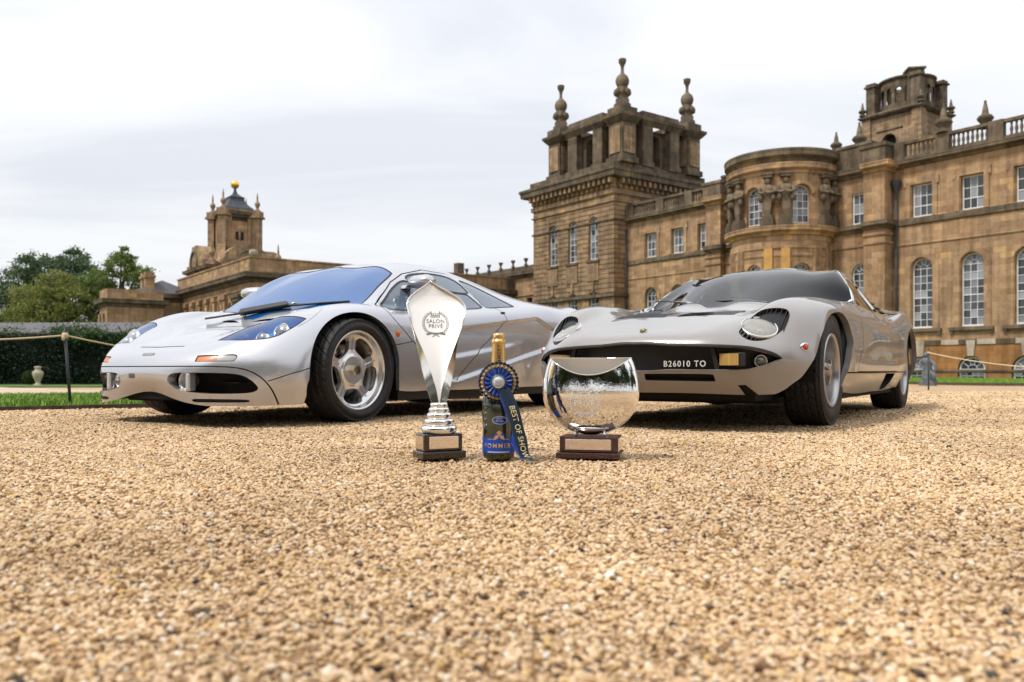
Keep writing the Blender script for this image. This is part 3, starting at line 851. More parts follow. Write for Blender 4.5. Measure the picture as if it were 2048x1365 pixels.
def build_tower():
    root = empty('corner_tower', PAL_O, PAL_R)
    tag(root, 'square rusticated stone corner tower with open belfry and four ball finials', 'tower')
    xa, xb, ya, yb = -45.4, -32.7, -1.82, 10.9
    wx = [-42.05, -38.85, -35.65]
    holes = [outline(x, 11.4, 1.36, 4.35, 1) for x in wx] + [outline(x, 6.3, 1.36, 1.9, 1) for x in wx]
    b = Bag(); wall_holes(b, xa, xb, -1.2, 18.3, ya, holes, .45)
    b.add([(xb, ya, -1.2), (xb, yb, -1.2), (xb, yb, 18.3), (xb, ya, 18.3)], [(0, 1, 2, 3)])
    b.add([(xa, ya, -1.2), (xa, yb, -1.2), (xa, yb, 18.3), (xa, ya, 18.3)], [(0, 1, 2, 3)])
    b.build('wall', STONEB, root, fixn=False)
    # rusticated courses, standing proud of the wall and stopping at the openings
    b = Bag(); z = 7.95
    while z < 17.5:
        z1 = z + .40
        iv = [xa]
        for x in sorted(wx):
            for (zo, h, w) in ((11.4, 4.35, 1.36), (6.3, 1.9, 1.36)):
                if z1 > zo - .02 and z < zo + h + .02:
                    zs = zo + h - w / 2; zm = z
                    hw = w / 2 if zm <= zs else math.sqrt(max((w / 2) ** 2 - (zm - zs) ** 2, 0))
                    iv += [x - hw - .02, x + hw + .02]
        iv.append(xb + .05)
        for p, q in zip(iv[::2], iv[1::2]):
            if q - p > .05: b.bbox((p, ya - .07, z), (q, ya - .002, z1))
        b.bbox((xb + .002, ya - .05, z + .001), (xb + .07, yb, z1 - .001))
        z += .475
    tag(b.build('rustic_courses', STONEB, root), kind='stuff')
    for x in wx:
        window(root, x, 11.4, 1.36, 4.35, ya + .30, 1.0, 2, 6, False)
        window(root, x, 6.3, 1.36, 1.9, ya + .30, 1.0, 2, 2, False)
        b = Bag(); b.bbox((x - .95, ya - .28, 11.12), (x + .95, ya - .001, 11.36)); b.build('sill', STONEW, root)
        b = Bag(); b.bbox((x - .88, ya - .20, 9.25), (x + .88, ya - .071, 11.0)); b.build('panel', STONEB, root)
        b = Bag(); b.prism([(x - .10, 8.25), (x + .10, 8.25), (x + .22, 9.25), (x - .22, 9.25)], ya - .18, ya - .072, axis='y'); b.build('keystone', STONEB, root)
    ring = [(xa, yb), (xa, ya), (xb, ya), (xb, yb)]
    for z0, z1, o, m in ((7.45, 7.85, .18, STONEW), (14.95, 15.2, .12, STONEW), (16.75, 17.0, .14, STONEB), (17.55, 18.1, .16, STONEB)):
        b = Bag(); run(b, ring, band_prof(z0, z1, o + .08)); b.build('string_course', m, root, fixn=False)
    b = Bag(); run(b, ring, [(0, 19.05), (.8, 19.05), (1.05, 19.15), (1.08, 19.55), (1.2, 19.70), (1.2, 19.95), (.8, 20.1), (0, 20.3)]); b.build('cornice', STONEW, root, fixn=False)
    b = Bag(); run(b, ring, [(.05, 18.0), (.12, 18.3), (.12, 19.06), (.05, 19.06)]); b.build('frieze', STONEB, root, fixn=False)
    b = Bag(); x = xa + .3
    while x < xb + .2: b.bbox((x - .16, ya - .85, 18.55), (x + .16, ya - .121, 19.05)); b.bbox((x - .16, ya - .45, 18.2), (x + .16, ya - .122, 18.55)); x += .74
    y = ya + .5
    while y < yb: b.bbox((xb + .121, y - .16, 18.55), (xb + .85, y + .16, 19.05)); b.bbox((xb + .122, y - .16, 18.2), (xb + .45, y + .16, 18.55)); y += .74
    tag(b.build('modillions', STONEB, root), kind='stuff')
    b = Bag(); b.bbox((xa - .3, ya - .3, 20.1), (xb + .3, yb + .3, 20.75)); b.build('blocking_course', STONEW, root)
    # belfry
    cx, cy = -37.9, 4.5; z0, z1 = 20.75, 24.8
    for sx in (-1, 1):
        for sy in (-1, 1):
            x, y = cx + sx * 4.75, cy + sy * 4.75
            b = Bag(); b.box((x, y, z0), (2.3, 2.3, .55)); b.box((x, y, z0 + .55), (1.9, 1.9, z1 - z0 - .55)); b.build('corner_pier', STONEW, root)
            b = Bag()
            for ax, ay, d in ((0, -1.028, (1.5, .05, 2.6)), (1.028, 0, (.05, 1.5, 2.6))): b.box((x + ax, y + ay, z0 + .95), d)
            b.build('panel', STONEB, root)
            b = Bag(); P = [(x - 1.03, y + 1.03), (x - 1.03, y - 1.03), (x + 1.03, y - 1.03), (x + 1.03, y + 1.03)]
            run(b, P, [(0, 24.75), (.12, 24.9), (.42, 25.25), (.45, 25.5), (0, 25.55)], closed=True); b.box((x, y, 25.45), (2.1, 2.1, .8)); b.build('entablature', STONEW, root, fixn=False)
            big_finial(root, (x, y, 26.2))
    for k in range(4):
        M = Matrix.Translation((cx, cy, 0)) @ Euler((0, 0, k * PI / 2)).to_matrix().to_4x4()
        b = Bag(); wall_holes(b, -2.9, 2.9, z0, z1, -4.6, [outline(0, z0 + .5, 1.55, 3.1, 1)], .9)
        wall_holes(b, -2.9, 2.9, z0, z1, -3.7, [outline(0, z0 + .5, 1.55, 3.1, 1)], .01)
        b.xf(M); b.build('belfry_wall', STONEW, root, fixn=False)
        for s in (-1, 1):
            b = Bag(); b.box((s * 1.95, -5.0, z0), (1.7, 1.3, .5)); b.box((s * 1.95, -4.98, z0 + .5), (1.4, 1.15, z1 - z0 - .5)); b.xf(M); b.build('pier', STONEW, root)
        b = Bag(); run(b, [(-2.7, -3.6), (-2.7, -5.55), (2.7, -5.55), (2.7, -3.6)], [(0, 24.78), (.12, 24.95), (.38, 25.3), (.41, 25.6), (0, 25.65)]); b.bbox((-2.65, -5.5, 25.6), (2.65, -3.6, 26.3)); b.xf(M); b.build('entablature', STONEW, root, fixn=False)
        b = Bag()                                                       # swept link up to the corner pier
        for s in (-1, 1):
            V = []
            for t in np.linspace(0, 1, 7):
                x = s * (2.65 + 1.15 * t); zt = 25.62 - .30 * math.sin(PI * t)
                V += [(x, -5.25, 24.83), (x, -5.25, zt), (x, -4.2, zt), (x, -4.2, 24.83)]
            F = []
            for i in range(6): F += [(4 * i + q, 4 * i + (q + 1) % 4, 4 * i + 4 + (q + 1) % 4, 4 * i + 4 + q) for q in range(4)]
            b.add(V, F)
        b.xf(M); b.build('link_beam', STONEW, root)
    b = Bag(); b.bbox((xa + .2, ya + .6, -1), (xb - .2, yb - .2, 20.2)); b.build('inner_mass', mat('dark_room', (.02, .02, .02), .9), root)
    b = Bag(); b.bbox((cx - 3.9, cy - 3.9, 24.85), (cx + 3.9, cy + 3.9, 25.0)); b.build('belfry_ceiling', STONEW, root)
    b = Bag(); b.tube([(-32.62, -.25, -1), (-32.62, -.25, 14.2)], .11, 8); b.build('drainpipe', IRONP, root)
    return root

def build_east_tower():
    root = empty('roof_tower', PAL_O, PAL_R)
    tag(root, 'stone roof tower with curved open arcade rising behind the right hand balustrade', 'tower')
    cx, cy, w = -11.9, 14.0, 3.9
    root.scale = (.64, .64, .62)
    of = Euler((0, 0, PAL_R)).to_matrix() @ Vector((.36 * cx, .36 * cy, 0)); root.location = (PAL_O[0] + of.x, PAL_O[1] + of.y, 22.75 - .62 * 23.7)
    b = Bag(); wall_holes(b, cx - w, cx + w, 2, 23.3, cy - w, [outline(cx - .4, 18.0, 2.1, 2.75, 1)], .9)
    b.add([(cx + w, cy - w, 2), (cx + w, cy + w, 2), (cx + w, cy + w, 23.3), (cx + w, cy - w, 23.3)], [(0, 1, 2, 3)]); b.add([(cx - w, cy - w, 2), (cx - w, cy + w, 2), (cx - w, cy + w, 23.3), (cx - w, cy - w, 23.3)], [(0, 1, 2, 3)])
    b.build('wall', STONEB, root, fixn=False)
    b = Bag(); b.bbox((cx - w + .95, cy - w + 1.0, 14), (cx + w - .2, cy + w, 23.2)); b.build('inner_mass', mat('dark_room', (.02, .02, .02), .9), root)
    for sx in (-1, 1):
        for sy in (-1, 1):
            b = Bag(); b.box((cx + sx * (w - .35), cy + sy * (w - .35), 2), (1.3, 1.3, 21.4)); b.build('corner_pier', STONEB, root)
    ring = [(cx - w, cy + w), (cx - w, cy - w), (cx + w, cy - w), (cx + w, cy + w)]
    b = Bag(); run(b, ring, [(0, 23.2), (.3, 23.3), (.62, 23.55), (.68, 23.75), (0, 24.1)], closed=True); b.bbox((cx - w, cy - w, 23.6), (cx + w, cy + w, 24.05)); b.build('cornice', STONEW, root, fixn=False)
    b = Bag(); run(b, [(cx - 2.2, cy - w), (cx + 1.6, cy - w)], band_prof(21.2, 21.45, .14)); b.build('string_course', STONEW, root, fixn=False)
    # four corner piers and curved arcaded screens between them
    zt = 28.0
    for sx in (-1, 1):
        for sy in (-1, 1):
            b = Bag(); b.box((cx + sx * 3.15, cy + sy * 3.15, 24.0), (1.25, 1.25, zt - 24.0)); b.box((cx + sx * 3.15, cy + sy * 3.15, zt), (1.7, 1.7, .22)); b.box((cx + sx * 3.15, cy + sy * 3.15, zt + .22), (1.35, 1.35, .35)); b.build('corner_pier', STONEW, root)
            finial_obelisk(root, (cx + sx * 4.1, cy + sy * 4.1, 24.05), 1.1)
    for k in range(4):
        M = Matrix.Translation((cx, cy, 0)) @ Euler((0, 0, k * PI / 2)).to_matrix().to_4x4()
        b = Bag(); R2 = 3.3; half = 52; ths = np.linspace(math.radians(-90 - half), math.radians(-90 + half), 53)
        wins = [math.radians(-90 + q) for q in (-33, -11, 11, 33)]; hw = math.radians(7)
        for r_ in (R2, R2 - .45):
            for t0, t1 in zip(ths[:-1], ths[1:]):
                tm_ = (t0 + t1) / 2
                def P(t, z): return (r_ * math.cos(t), r_ * math.sin(t) - .2, z)
                if any(abs(tm_ - q) < hw for q in wins):
                    d0, d1 = [min(abs(t - q) for q in wins) / hw for t in (t0, t1)]
                    za, zb_ = [26.9 + .38 * math.sqrt(max(1 - d * d, 0)) for d in (d0, d1)]
                    b.add([P(t0, 24.0), P(t1, 24.0), P(t1, 25.0), P(t0, 25.0)], [(0, 1, 2, 3)]); b.add([P(t0, za), P(t1, zb_), P(t1, 28.3), P(t0, 28.3)], [(0, 1, 2, 3)])
                else: b.add([P(t0, 24.0), P(t1, 24.0), P(t1, 28.3), P(t0, 28.3)], [(0, 1, 2, 3)])
        b.xf(M); b.build('curved_screen', STONEW, root, fixn=False)
        b = Bag(); run(b, [(R2 * math.cos(t), R2 * math.sin(t) - .2) for t in ths[::4]], [(-.5, 28.25), (.05, 28.25), (.30, 28.45), (.32, 28.65), (-.5, 28.7), (-.5, 28.25)]); b.xf(M); b.build('screen_cornice', STONEW, root, fixn=False)
    b = Bag(); b.box((cx + 2.35, cy - 2.35, 24.0), (1.9, 1.9, 5.1), rz=PI / 4); b.box((cx + 2.35, cy - 2.35, 29.1), (2.3, 2.3, .25), rz=PI / 4); b.build('centre_pier', STONEW, root)
    return root

def build_colonnade():
    root = empty('low_wing', PAL_O, PAL_R)
    tag(root, 'low stone wing with small urns along its parapet beside the corner tower', 'building')
    y = 1.6; xa, xb = -66, -45.3
    wx = [-50.6 - 3.2 * k for k in range(5)]
    b = Bag(); wall_holes(b, xa, xb - 1.8, -1.2, 11.4, y, [outline(x, 5.2, 1.1, 3.6, 0) for x in wx], .5); b.build('wall', STONE, root, fixn=False)
    b = Bag(); b.bbox((xa, y + .5, -1), (xb, y + 8, 11.3)); b.build('inner_mass', mat('dark_room', (.02, .02, .02), .9), root)
    b = Bag(); b.bbox((xb - 2.9, y - .5, -1.2), (xb - 1.0, y + .6, 11.4)); b.build('pilaster', STONE, root)
    b = Bag(); run(b, [(xa, y), (xb - 2.9, y), (xb - 2.9, y - .5), (xb - 1.0, y - .5), (xb - 1.0, y + .8), (xb, y + .8)], cornice_prof(11.2, 12.0, .6)); b.build('cornice', STONEW, root, fixn=False)
    b = Bag(); run(b, [(xa, y), (xb - 2.9, y), (xb - 2.9, y - .5), (xb - 1.0, y - .5), (xb - 1.0, y + .8), (xb, y + .8)], [(.05, 12.0), (.05, 12.65), (-.6, 12.7), (-.6, 12.0)]); b.build('parapet', STONEW, root, fixn=False)
    b = Bag(); run(b, [(xa, y), (xb - 2.9, y), (xb - 2.9, y - .5), (xb - 1.0, y - .5)], band_prof(9.0, 9.2, .12)); b.build('string_course', STONE, root, fixn=False)
    for k in range(7):
        b = Bag(); b.lathe([(.26, 0), (.26, .10), (.14, .16), (.12, .42), (.26, .66), (.30, .80), (.22, .86), (0, .88)], n=10); b.build('urn', STONEW, root, (xb - 3.4 - 2.55 * k, y - .05, 12.68))
    b = Bag(); b.bbox((xa, y + .4, 11.9), (xb, y + 8, 12.1)); b.build('roof', LEAD, root)
    b = Bag(); b.box((-67.5, y + 1, 11.5), (1.0, 1.0, 3.2)); b.build('chimney', STONEW, root)
    return root
build_palace(); build_tower(); build_east_tower(); build_colonnade()
# ------------------------------------------------------------------ the kitchen court on the left, its clock tower, lodge
COURT = (-25.56, 80.0, 0.0)
def build_court():
    root = empty('court_building', COURT, PAL_R)
    tag(root, 'honey stone court building with deep dark cornice behind the silver supercar', 'building')
    Lx, Wy = -26, 60
    wx = [-4.2 - 2.1 * k for k in range(2)]
    sm = [-9.6, -12.3, -15.0, -17.7, -20.6]
    holes = [outline(x, 4.2, 1.1, 3.1, 1) for x in wx] + [outline(x, 4.6, 1.0, 2.9, 0) for x in sm]
    b = Bag(); wall_holes(b, Lx, -.0, -1, 9.4, 0, holes, .5)
    yh = [6.5 + 4.2 * k for k in range(12)]
    n0 = len(b.V)
    c = Bag(); wall_holes(c, 0, Wy, -1, 9.4, 0, [outline(y, 3.8, 1.5, 3.6, 1) for y in yh], .5)
    b.add([(-v[1], v[0], v[2]) for v in c.V], c.F)
    b.build('wall', STONE, root, fixn=False)
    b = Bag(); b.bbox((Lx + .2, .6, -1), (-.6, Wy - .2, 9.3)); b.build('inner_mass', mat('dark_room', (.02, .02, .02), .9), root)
    for x in wx: window(root, x, 4.2, 1.1, 3.1, .3, 1.0, 2, 4, False)
    for x in sm: window(root, x, 4.6, 1.0, 2.9, .35, 0, 2, 4, False)
    for y in yh: w = window(root, 0, 3.8, 1.5, 3.6, 0, 1.0, 3, 4, False); w.location = (-.3, y, 3.8); w.rotation_euler = (0, 0, PI / 2)
    for x in (-7.4, -8.4, -11.0, -13.7, -16.4, -19.2, -22):
        b = Bag(); b.bbox((x - .42, -.30, -1), (x + .42, -.002, 7.6)); b.bbox((x - .55, -.42, 7.6), (x + .55, -.003, 8.1)); b.build('pilaster', STONE, root)
    for (cx, cy) in ((-.7, -.15), (.15, 2.0)):
        b = Bag(); b.box((cx, cy, -1), (1.9, 1.9, 7.6)); 
        for k, z in enumerate((6.6, 6.95, 7.3)): b.box((cx, cy, z), (2.1 + .22 * k, 2.1 + .22 * k, .34))
        b.build('corner_pillar', STONEW, root)
    ring = [(Lx, 0), (0, 0), (0, Wy)]
    b = Bag(); run(b, ring, cornice_prof(8.9, 9.85, .75)); b.build('cornice', STONEW, root, fixn=False)
    b = Bag(); run(b, ring, [(0, 9.85), (.1, 9.9), (.1, 11.2), (.2, 11.25), (.2, 11.4), (-.7, 11.45), (-.7, 9.85)]); b.build('parapet', STONE, root, fixn=False)
    b = Bag(); run(b, ring, band_prof(8.15, 8.35, .12)); b.build('string_course', STONE, root, fixn=False)
    for y in (10.5, 21, 31.5, 42):
        b = Bag(); b.bbox((.101, y - .5, 9.88), (.28, y + .5, 11.25)); b.build('pedestal', STONEW, root)
    b = Bag(); b.bbox((Lx + .5, .6, 9.4), (-.6, Wy, 10.2)); b.build('roof', LEAD, root)
    b = Bag(); b.lathe([(.0, 11.3), (.30, 11.4), (.42, 11.75), (.36, 12.05), (0, 12.15)], (-.2, .4, 0), 10); b.build('ball_finial', STONEP, root)

def spike(parent, loc, s=1.0):
    b = Bag(); b.lathe([(.30, 0), (.30, .15), (.16, .22), (.14, .40), (.24, .60), (.28, .78), (.20, .95), (.10, 1.05), (.08, 1.5), (.03, 1.9), (0, 1.95)], n=10)
    b.V = [(v[0] * s, v[1] * s, v[2] * s) for v in b.V]; return b.build('finial', STONEB, parent, loc)

def build_clock_tower():
    Z = 99.0
    root = empty('clock_tower', ((470 - 1024) / 1640 * Z, Z, 0), PAL_R)
    tag(root, 'baroque stone clock tower with dark lead cap and gilded ball on top', 'tower'); root.scale = (1.125, 1.125, 1.125)
    # lower stage with rounded pediments, swept scrolls, upper arch stage
    b = Bag(); b.box((0, 0, 3), (7.6, 7.6, 7.6)); b.build('lower_stage', STONE, root)
    b = Bag(); run(b, [(-3.8, 3.8), (-3.8, -3.8), (3.8, -3.8), (3.8, 3.8)], cornice_prof(10.3, 10.9, .5), closed=True); b.build('cornice', STONEW, root, fixn=False)
    for k in range(4):
        M = Euler((0, 0, k * PI / 2)).to_matrix().to_4x4()
        b = Bag(); P = [(-2.6, 10.9)] + [(2.6 * math.cos(a), 10.95 + 2.3 * math.sin(a)) for a in np.linspace(PI, 0, 13)] + [(2.6, 10.9)]
        b.prism(P, -4.1, -2.6, axis='y')
        I = [(1.75 * math.cos(a), 11.0 + 1.55 * math.sin(a)) for a in np.linspace(PI, 0, 11)]
        b.prism(I, -4.22, -4.101, axis='y'); b.xf(M); b.build('round_pediment', STONEB, root)
        b = Bag(); b.lathe([(1.15, -.06), (1.3, 0), (1.3, .10), (0, .10)], (0, 0, 0), 24, 'y'); b.xf(Matrix.Translation((0, -4.30, 11.5)).to_4x4()); b.V = [(v[0] * .9, v[1], 11.5 + (v[2] - 11.5) * .9) for v in b.V]; b.xf(M); b.build('roundel', STONEW, root)
    def prof(): return None
    for k in range(4):
        M = Euler((0, 0, k * PI / 2 + PI / 4)).to_matrix().to_4x4()
        b = Bag(); P = [(2.88, 13.8)] + [(2.88 + 2.0 * (1 - math.cos(t)), 13.6 - 2.5 * math.sin(t)) for t in np.linspace(0, PI / 2, 9)] + [(5.2, 10.9), (1.8, 10.9), (1.8, 12.4), (2.3, 12.6)]
        b.prism(P, -.45, .45, axis='y'); b.xf(M); b.build('scroll_buttress', STONE, root)
        spike(root, tuple(M @ Vector((4.9, 0, 11.3))), 1.2)
        b = Bag(); b.box((4.85, 0, 10.85), (.9, .9, .5)); b.xf(M); b.build('pedestal', STONEB, root)
        b = Bag(); b.box((2.55, 0, 12.4), (.70, .90, 4.0)); b.box((2.55, 0, 16.4), (1.15, 1.3, .22)); b.box((2.55, 0, 16.62), (.90, 1.05, .55)); b.box((1.9, 0, 16.62), (1.0, .6, .4)); b.xf(M); b.build('corner_pier', STONEB, root)
        spike(root, tuple(M @ Vector((2.55, 0, 17.15))), 1.05)
    b = Bag(); b.box((0, 0, 10.9), (2.6, 2.6, 6.0)); b.build('core', STONEW, root)
    for k in range(4):
        M = Euler((0, 0, k * PI / 2)).to_matrix().to_4x4()
        b = Bag(); b.bbox((-.85, -1.50, 12.6), (.85, -1.376, 16.0)); b.bbox((-1.45, -1.65, 12.2), (-.86, -1.377, 16.4)); b.bbox((.86, -1.65, 12.2), (1.45, -1.377, 16.4)); b.xf(M); b.build('panel', STONE, root)
        for s in (-1, 1):
            b = Bag(); b.prism([(s * .10, 13.9), (s * .42, 14.1), (s * .45, 14.8), (s * .12, 14.95)], -1.53, -1.501, axis='y'); b.xf(M); b.build('slit', mat('dark_room', (.02, .02, .02), .9), root)
        b = Bag(); run(b, [(-1.7, -1.6), (1.7, -1.6)], cornice_prof(16.4, 17.0, .35)); b.xf(M); b.build('entablature', STONEW, root, fixn=False)
    b = Bag(); b.box((0, 0, 16.9), (3.9, 3.9, .35))
    b.build('attic', STONEB, root)
    b = Bag(); s2 = 1.42
    b.lathe([(1.55 * s2, 17.25), (1.50 * s2, 17.45), (1.05 * s2, 17.9), (.80 * s2, 18.3), (.74 * s2, 18.55), (.82 * s2, 18.7), (.55 * s2, 18.85), (.30, 19.15), (.16, 19.5), (.14, 19.8)], n=4, smooth=False, a0=PI / 4, a1=2 * PI + PI / 4)
    b.build('lead_cap', LEAD, root)
    b = Bag(); b.lathe([(0, -.46)] + [(.46 * math.cos(a), .46 * math.sin(a)) for a in np.linspace(-PI / 2 + .2, PI / 2 - .2, 11)] + [(0, .46)], n=20); b.build('gilded_ball', GOLD, root, (0, 0, 20.15))

def build_lodge():
    Z = 96.0
    root = empty('lodge', ((262 - 1024) / 1640 * Z, Z, 0), PAL_R)
    tag(root, 'low stone lodge with paired chimney beside the trees at far left', 'building'); root.scale = (1, 1, 1.24)
    b = Bag(); wall_holes(b, -14, 0, -1, 7.0, 0, [outline(-2.2 - 2.2 * k, 2.4, 1.0, 3.2, 0) for k in range(5)], .4)
    b.add([(0, 0, -1), (0, 8, -1), (0, 8, 7), (0, 0, 7)], [(0, 1, 2, 3)]); b.build('wall', STONE, root, fixn=False)
    b = Bag(); b.bbox((-14, .5, -1), (-.1, 8, 6.9)); b.build('inner_mass', mat('dark_room', (.02, .02, .02), .9), root)
    b = Bag(); run(b, [(-14, 0), (0, 0), (0, 8)], cornice_prof(6.8, 7.6, .6)); b.build('cornice', STONEW, root, fixn=False)
    b = Bag(); b.add([(-14, -.2, 7.6), (0.1, -.2, 7.6), (0.1, 8, 7.6), (-14, 8, 7.6), (-14, 3.8, 9.0), (-1.5, 3.8, 9.0)], [(0, 1, 5, 4), (1, 2, 5), (2, 3, 4, 5)]); b.build('roof', SLATE, root)
    for x in (-.9, -2.7):
        b = Bag(); b.box((x, 2.2, 7.4), (1.05, 1.0, 1.7)); b.box((x, 2.2, 9.1), (1.3, 1.25, .25)); b.box((x, 2.2, 9.35), (1.0, .95, .3)); b.build('chimney', STONE, root)
    # projecting porch block
    b = Bag(); b.bbox((.5, -3.4, -1), (4.6, 2.5, 6.3)); b.build('porch', STONE, root)
    b = Bag(); run(b, [(.5, 2.5), (.5, -3.4), (4.6, -3.4), (4.6, 2.5)], cornice_prof(5.9, 6.6, .55), closed=True); b.build('cornice', STONEW, root, fixn=False)
    b = Bag(); run(b, [(.5, 2.5), (.5, -3.4), (4.6, -3.4), (4.6, 2.5)], [(0, 6.6), (0, 7.5), (-.6, 7.5), (-.6, 6.6)], closed=True); b.build('parapet', STONE, root, fixn=False)
    b = Bag(); b.bbox((4.603, -1.0, -1), (4.66, .6, 4.2)); b.build('door', mat('grey_green_door', (.20, .22, .19), .6), root)
    b = Bag(); b.bbox((2.6, -3.62, -1), (3.4, -3.403, 5.3)); b.bbox((.7, -3.62, -1), (1.5, -3.404, 5.3)); b.build('pilaster', STONE, root)

def build_garden_wall():
    root = empty('garden_wall', (-40, 60, 0), math.radians(-3))
    tag(root, 'long garden wall with grey slate coping behind the dark hedge', 'wall')
    b = Bag(); b.bbox((-30, -.3, -1), (26, .3, 3.0)); b.build('wall', STONEB, root)
    b = Bag(); b.prism([(-1.1, 2.9), (1.1, 2.9), (1.1, 3.0), (0, 3.75), (-1.1, 3.0)], -30.1, 26.1, axis='x'); b.build('coping_roof', SLATE, root)
build_court(); build_clock_tower(); build_lodge(); build_garden_wall()
# ------------------------------------------------------------------ ground, kerbs, lawns, gravel
def gz(y):
    """level of the ground with the distance from the camera"""
    return np.interp(y, [-1000, 9, 42, 44, 55, 70, 2000], [0, 0, -.50, -.50, -.38, -.45, -.45])
PU, PV = np.array([-.5948, .8039]), np.array([.8039, .5948])
PO = np.array([30.887, 55.0])
def W(a, b_): return PO + a * PU + b_ * PV                            # palace axes to world

def gravel_mat(near):
    m = bpy.data.materials.new('gravel' if not near else 'pebbles'); m.use_nodes = True
    nt = m.node_tree; L = nt.links.new; b = nt.nodes['Principled BSDF']; b.inputs['Roughness'].default_value = .75; b.inputs['Specular IOR Level'].default_value = .3
    def ramp(src, stops):
        c = nt.nodes.new('ShaderNodeValToRGB'); e = c.color_ramp.elements; c.color_ramp.interpolation = 'LINEAR'
        e[0].position = stops[0][0]; e[0].color = (*stops[0][1], 1); e[1].position = stops[-1][0]; e[1].color = (*stops[-1][1], 1)
        for p, q in stops[1:-1]: x = e.new(p); x.color = (*q, 1)
        L(src, c.inputs[0]); return c
    stops = [(0, (.055, .055, .06)), (.012, (.10, .095, .095)), (.03, (.20, .115, .065)), (.10, (.38, .235, .115)), (.22, (.60, .415, .245)), (.42, (.72, .525, .335)), (.60, (.78, .60, .405)), (.76, (.82, .65, .45)), (.86, (.66, .45, .19)), (.92, (.72, .53, .30)), (.97, (.80, .73, .60)), (1.0, (.82, .79, .74))]
    if near:
        oi = nt.nodes.new('ShaderNodeObjectInfo'); c = ramp(oi.outputs['Random'], stops)
        tc = nt.nodes.new('ShaderNodeTexCoord'); n = nt.nodes.new('ShaderNodeTexNoise'); n.inputs['Scale'].default_value = 1.6; n.inputs['Detail'].default_value = 3; L(tc.outputs['Object'], n.inputs['Vector'])
        mx = nt.nodes.new('ShaderNodeMix'); mx.data_type = 'RGBA'; mx.blend_type = 'MULTIPLY'; mx.inputs[0].default_value = .45
        c2 = ramp(n.outputs['Fac'], [(.3, (.62, .56, .50)), (.65, (1, 1, 1))]); L(c.outputs[0], mx.inputs[6]); L(c2.outputs[0], mx.inputs[7])
        # patches: lighter and darker areas a metre or so across
        n5 = nt.nodes.new('ShaderNodeTexNoise'); n5.inputs['Scale'].default_value = 1.1; n5.inputs['Detail'].default_value = 4; L(oi.outputs['Location'], n5.inputs['Vector'])
        c6 = ramp(n5.outputs['Fac'], [(.36, (.86, .83, .79)), (.62, (1.10, 1.09, 1.06))]); m5 = nt.nodes.new('ShaderNodeMix'); m5.data_type = 'RGBA'; m5.blend_type = 'MULTIPLY'; m5.inputs[0].default_value = 1.0
        L(mx.outputs[2], m5.inputs[6]); L(c6.outputs[0], m5.inputs[7]); L(m5.outputs[2], b.inputs['Base Color'])
    else:
        tc = nt.nodes.new('ShaderNodeTexCoord')
        v = nt.nodes.new('ShaderNodeTexVoronoi'); v.inputs['Scale'].default_value = 62; L(tc.outputs['Object'], v.inputs['Vector'])
        sp = nt.nodes.new('ShaderNodeSeparateColor'); L(v.outputs['Color'], sp.inputs[0]); c = ramp(sp.outputs[0], stops)
        n = nt.nodes.new('ShaderNodeTexNoise'); n.inputs['Scale'].default_value = .45; n.inputs['Detail'].default_value = 5; L(tc.outputs['Object'], n.inputs['Vector'])
        mx = nt.nodes.new('ShaderNodeMix'); mx.data_type = 'RGBA'; mx.blend_type = 'MULTIPLY'; mx.inputs[0].default_value = 1
        c2 = ramp(n.outputs['Fac'], [(.3, (.86, .82, .76)), (.7, (1.06, 1.03, 1.0))]); L(c.outputs[0], mx.inputs[6]); L(c2.outputs[0], mx.inputs[7])
        d = ramp(v.outputs['Distance'], [(.25, (1, 1, 1)), (.75, (.45, .40, .36))]); m2 = nt.nodes.new('ShaderNodeMix'); m2.data_type = 'RGBA'; m2.blend_type = 'MULTIPLY'; m2.inputs[0].default_value = .8
        L(mx.outputs[2], m2.inputs[6]); L(d.outputs[0], m2.inputs[7]); L(m2.outputs[2], b.inputs['Base Color'])
        bp = nt.nodes.new('ShaderNodeBump'); bp.inputs['Strength'].default_value = .8; bp.inputs['Distance'].default_value = .012; bp.invert = True; L(v.outputs['Distance'], bp.inputs['Height']); L(bp.outputs[0], b.inputs['Normal'])
    return m

def sheet(name, poly, m, lift=0.0, step=2.0, kind='structure'):
    """flat sheet over a convex plan polygon following gz, cut into strips along y"""
    P = np.array(poly, float); ys = sorted(set(list(np.arange(P[:, 1].min(), P[:, 1].max(), step)) + [P[:, 1].min(), P[:, 1].max()] + [y for y in (9, 42, 44, 55, 70) if P[:, 1].min() < y < P[:, 1].max()]))
    V, F = [], []
    def xr(y):
        xs = []
        for a, b in zip(P, np.roll(P, -1, 0)):
            if min(a[1], b[1]) <= y <= max(a[1], b[1]):
                if a[1] == b[1]: xs += [a[0], b[0]]
                else: xs.append(a[0] + (b[0] - a[0]) * (y - a[1]) / (b[1] - a[1]))
        return min(xs), max(xs)
    for y in ys:
        a, b = xr(y); z = float(gz(y)) + lift; V += [(a, y, z), (b, y, z)]
    for i in range(len(ys) - 1): F.append((2 * i, 2 * i + 1, 2 * i + 3, 2 * i + 2))
    return tag(obj(name, mesh_of(name, V, F, smooth=False), m), kind=kind)

GRAV = gravel_mat(False)
earth = mat('meadow_green', (.075, .105, .03), rough=.9, noise=(.5, .35))
sheet('ground', [(-900, -600), (900, -600), (900, 1500), (-900, 1500)], earth, -.05, 60)
sheet('gravel_court', [(-75, -60), (75, -60), (75, 58), (-75, 58)], GRAV, -.014, 3)
lawnm = mat('lawn_soil', (.075, .14, .022), rough=.9, noise=(3, .3))
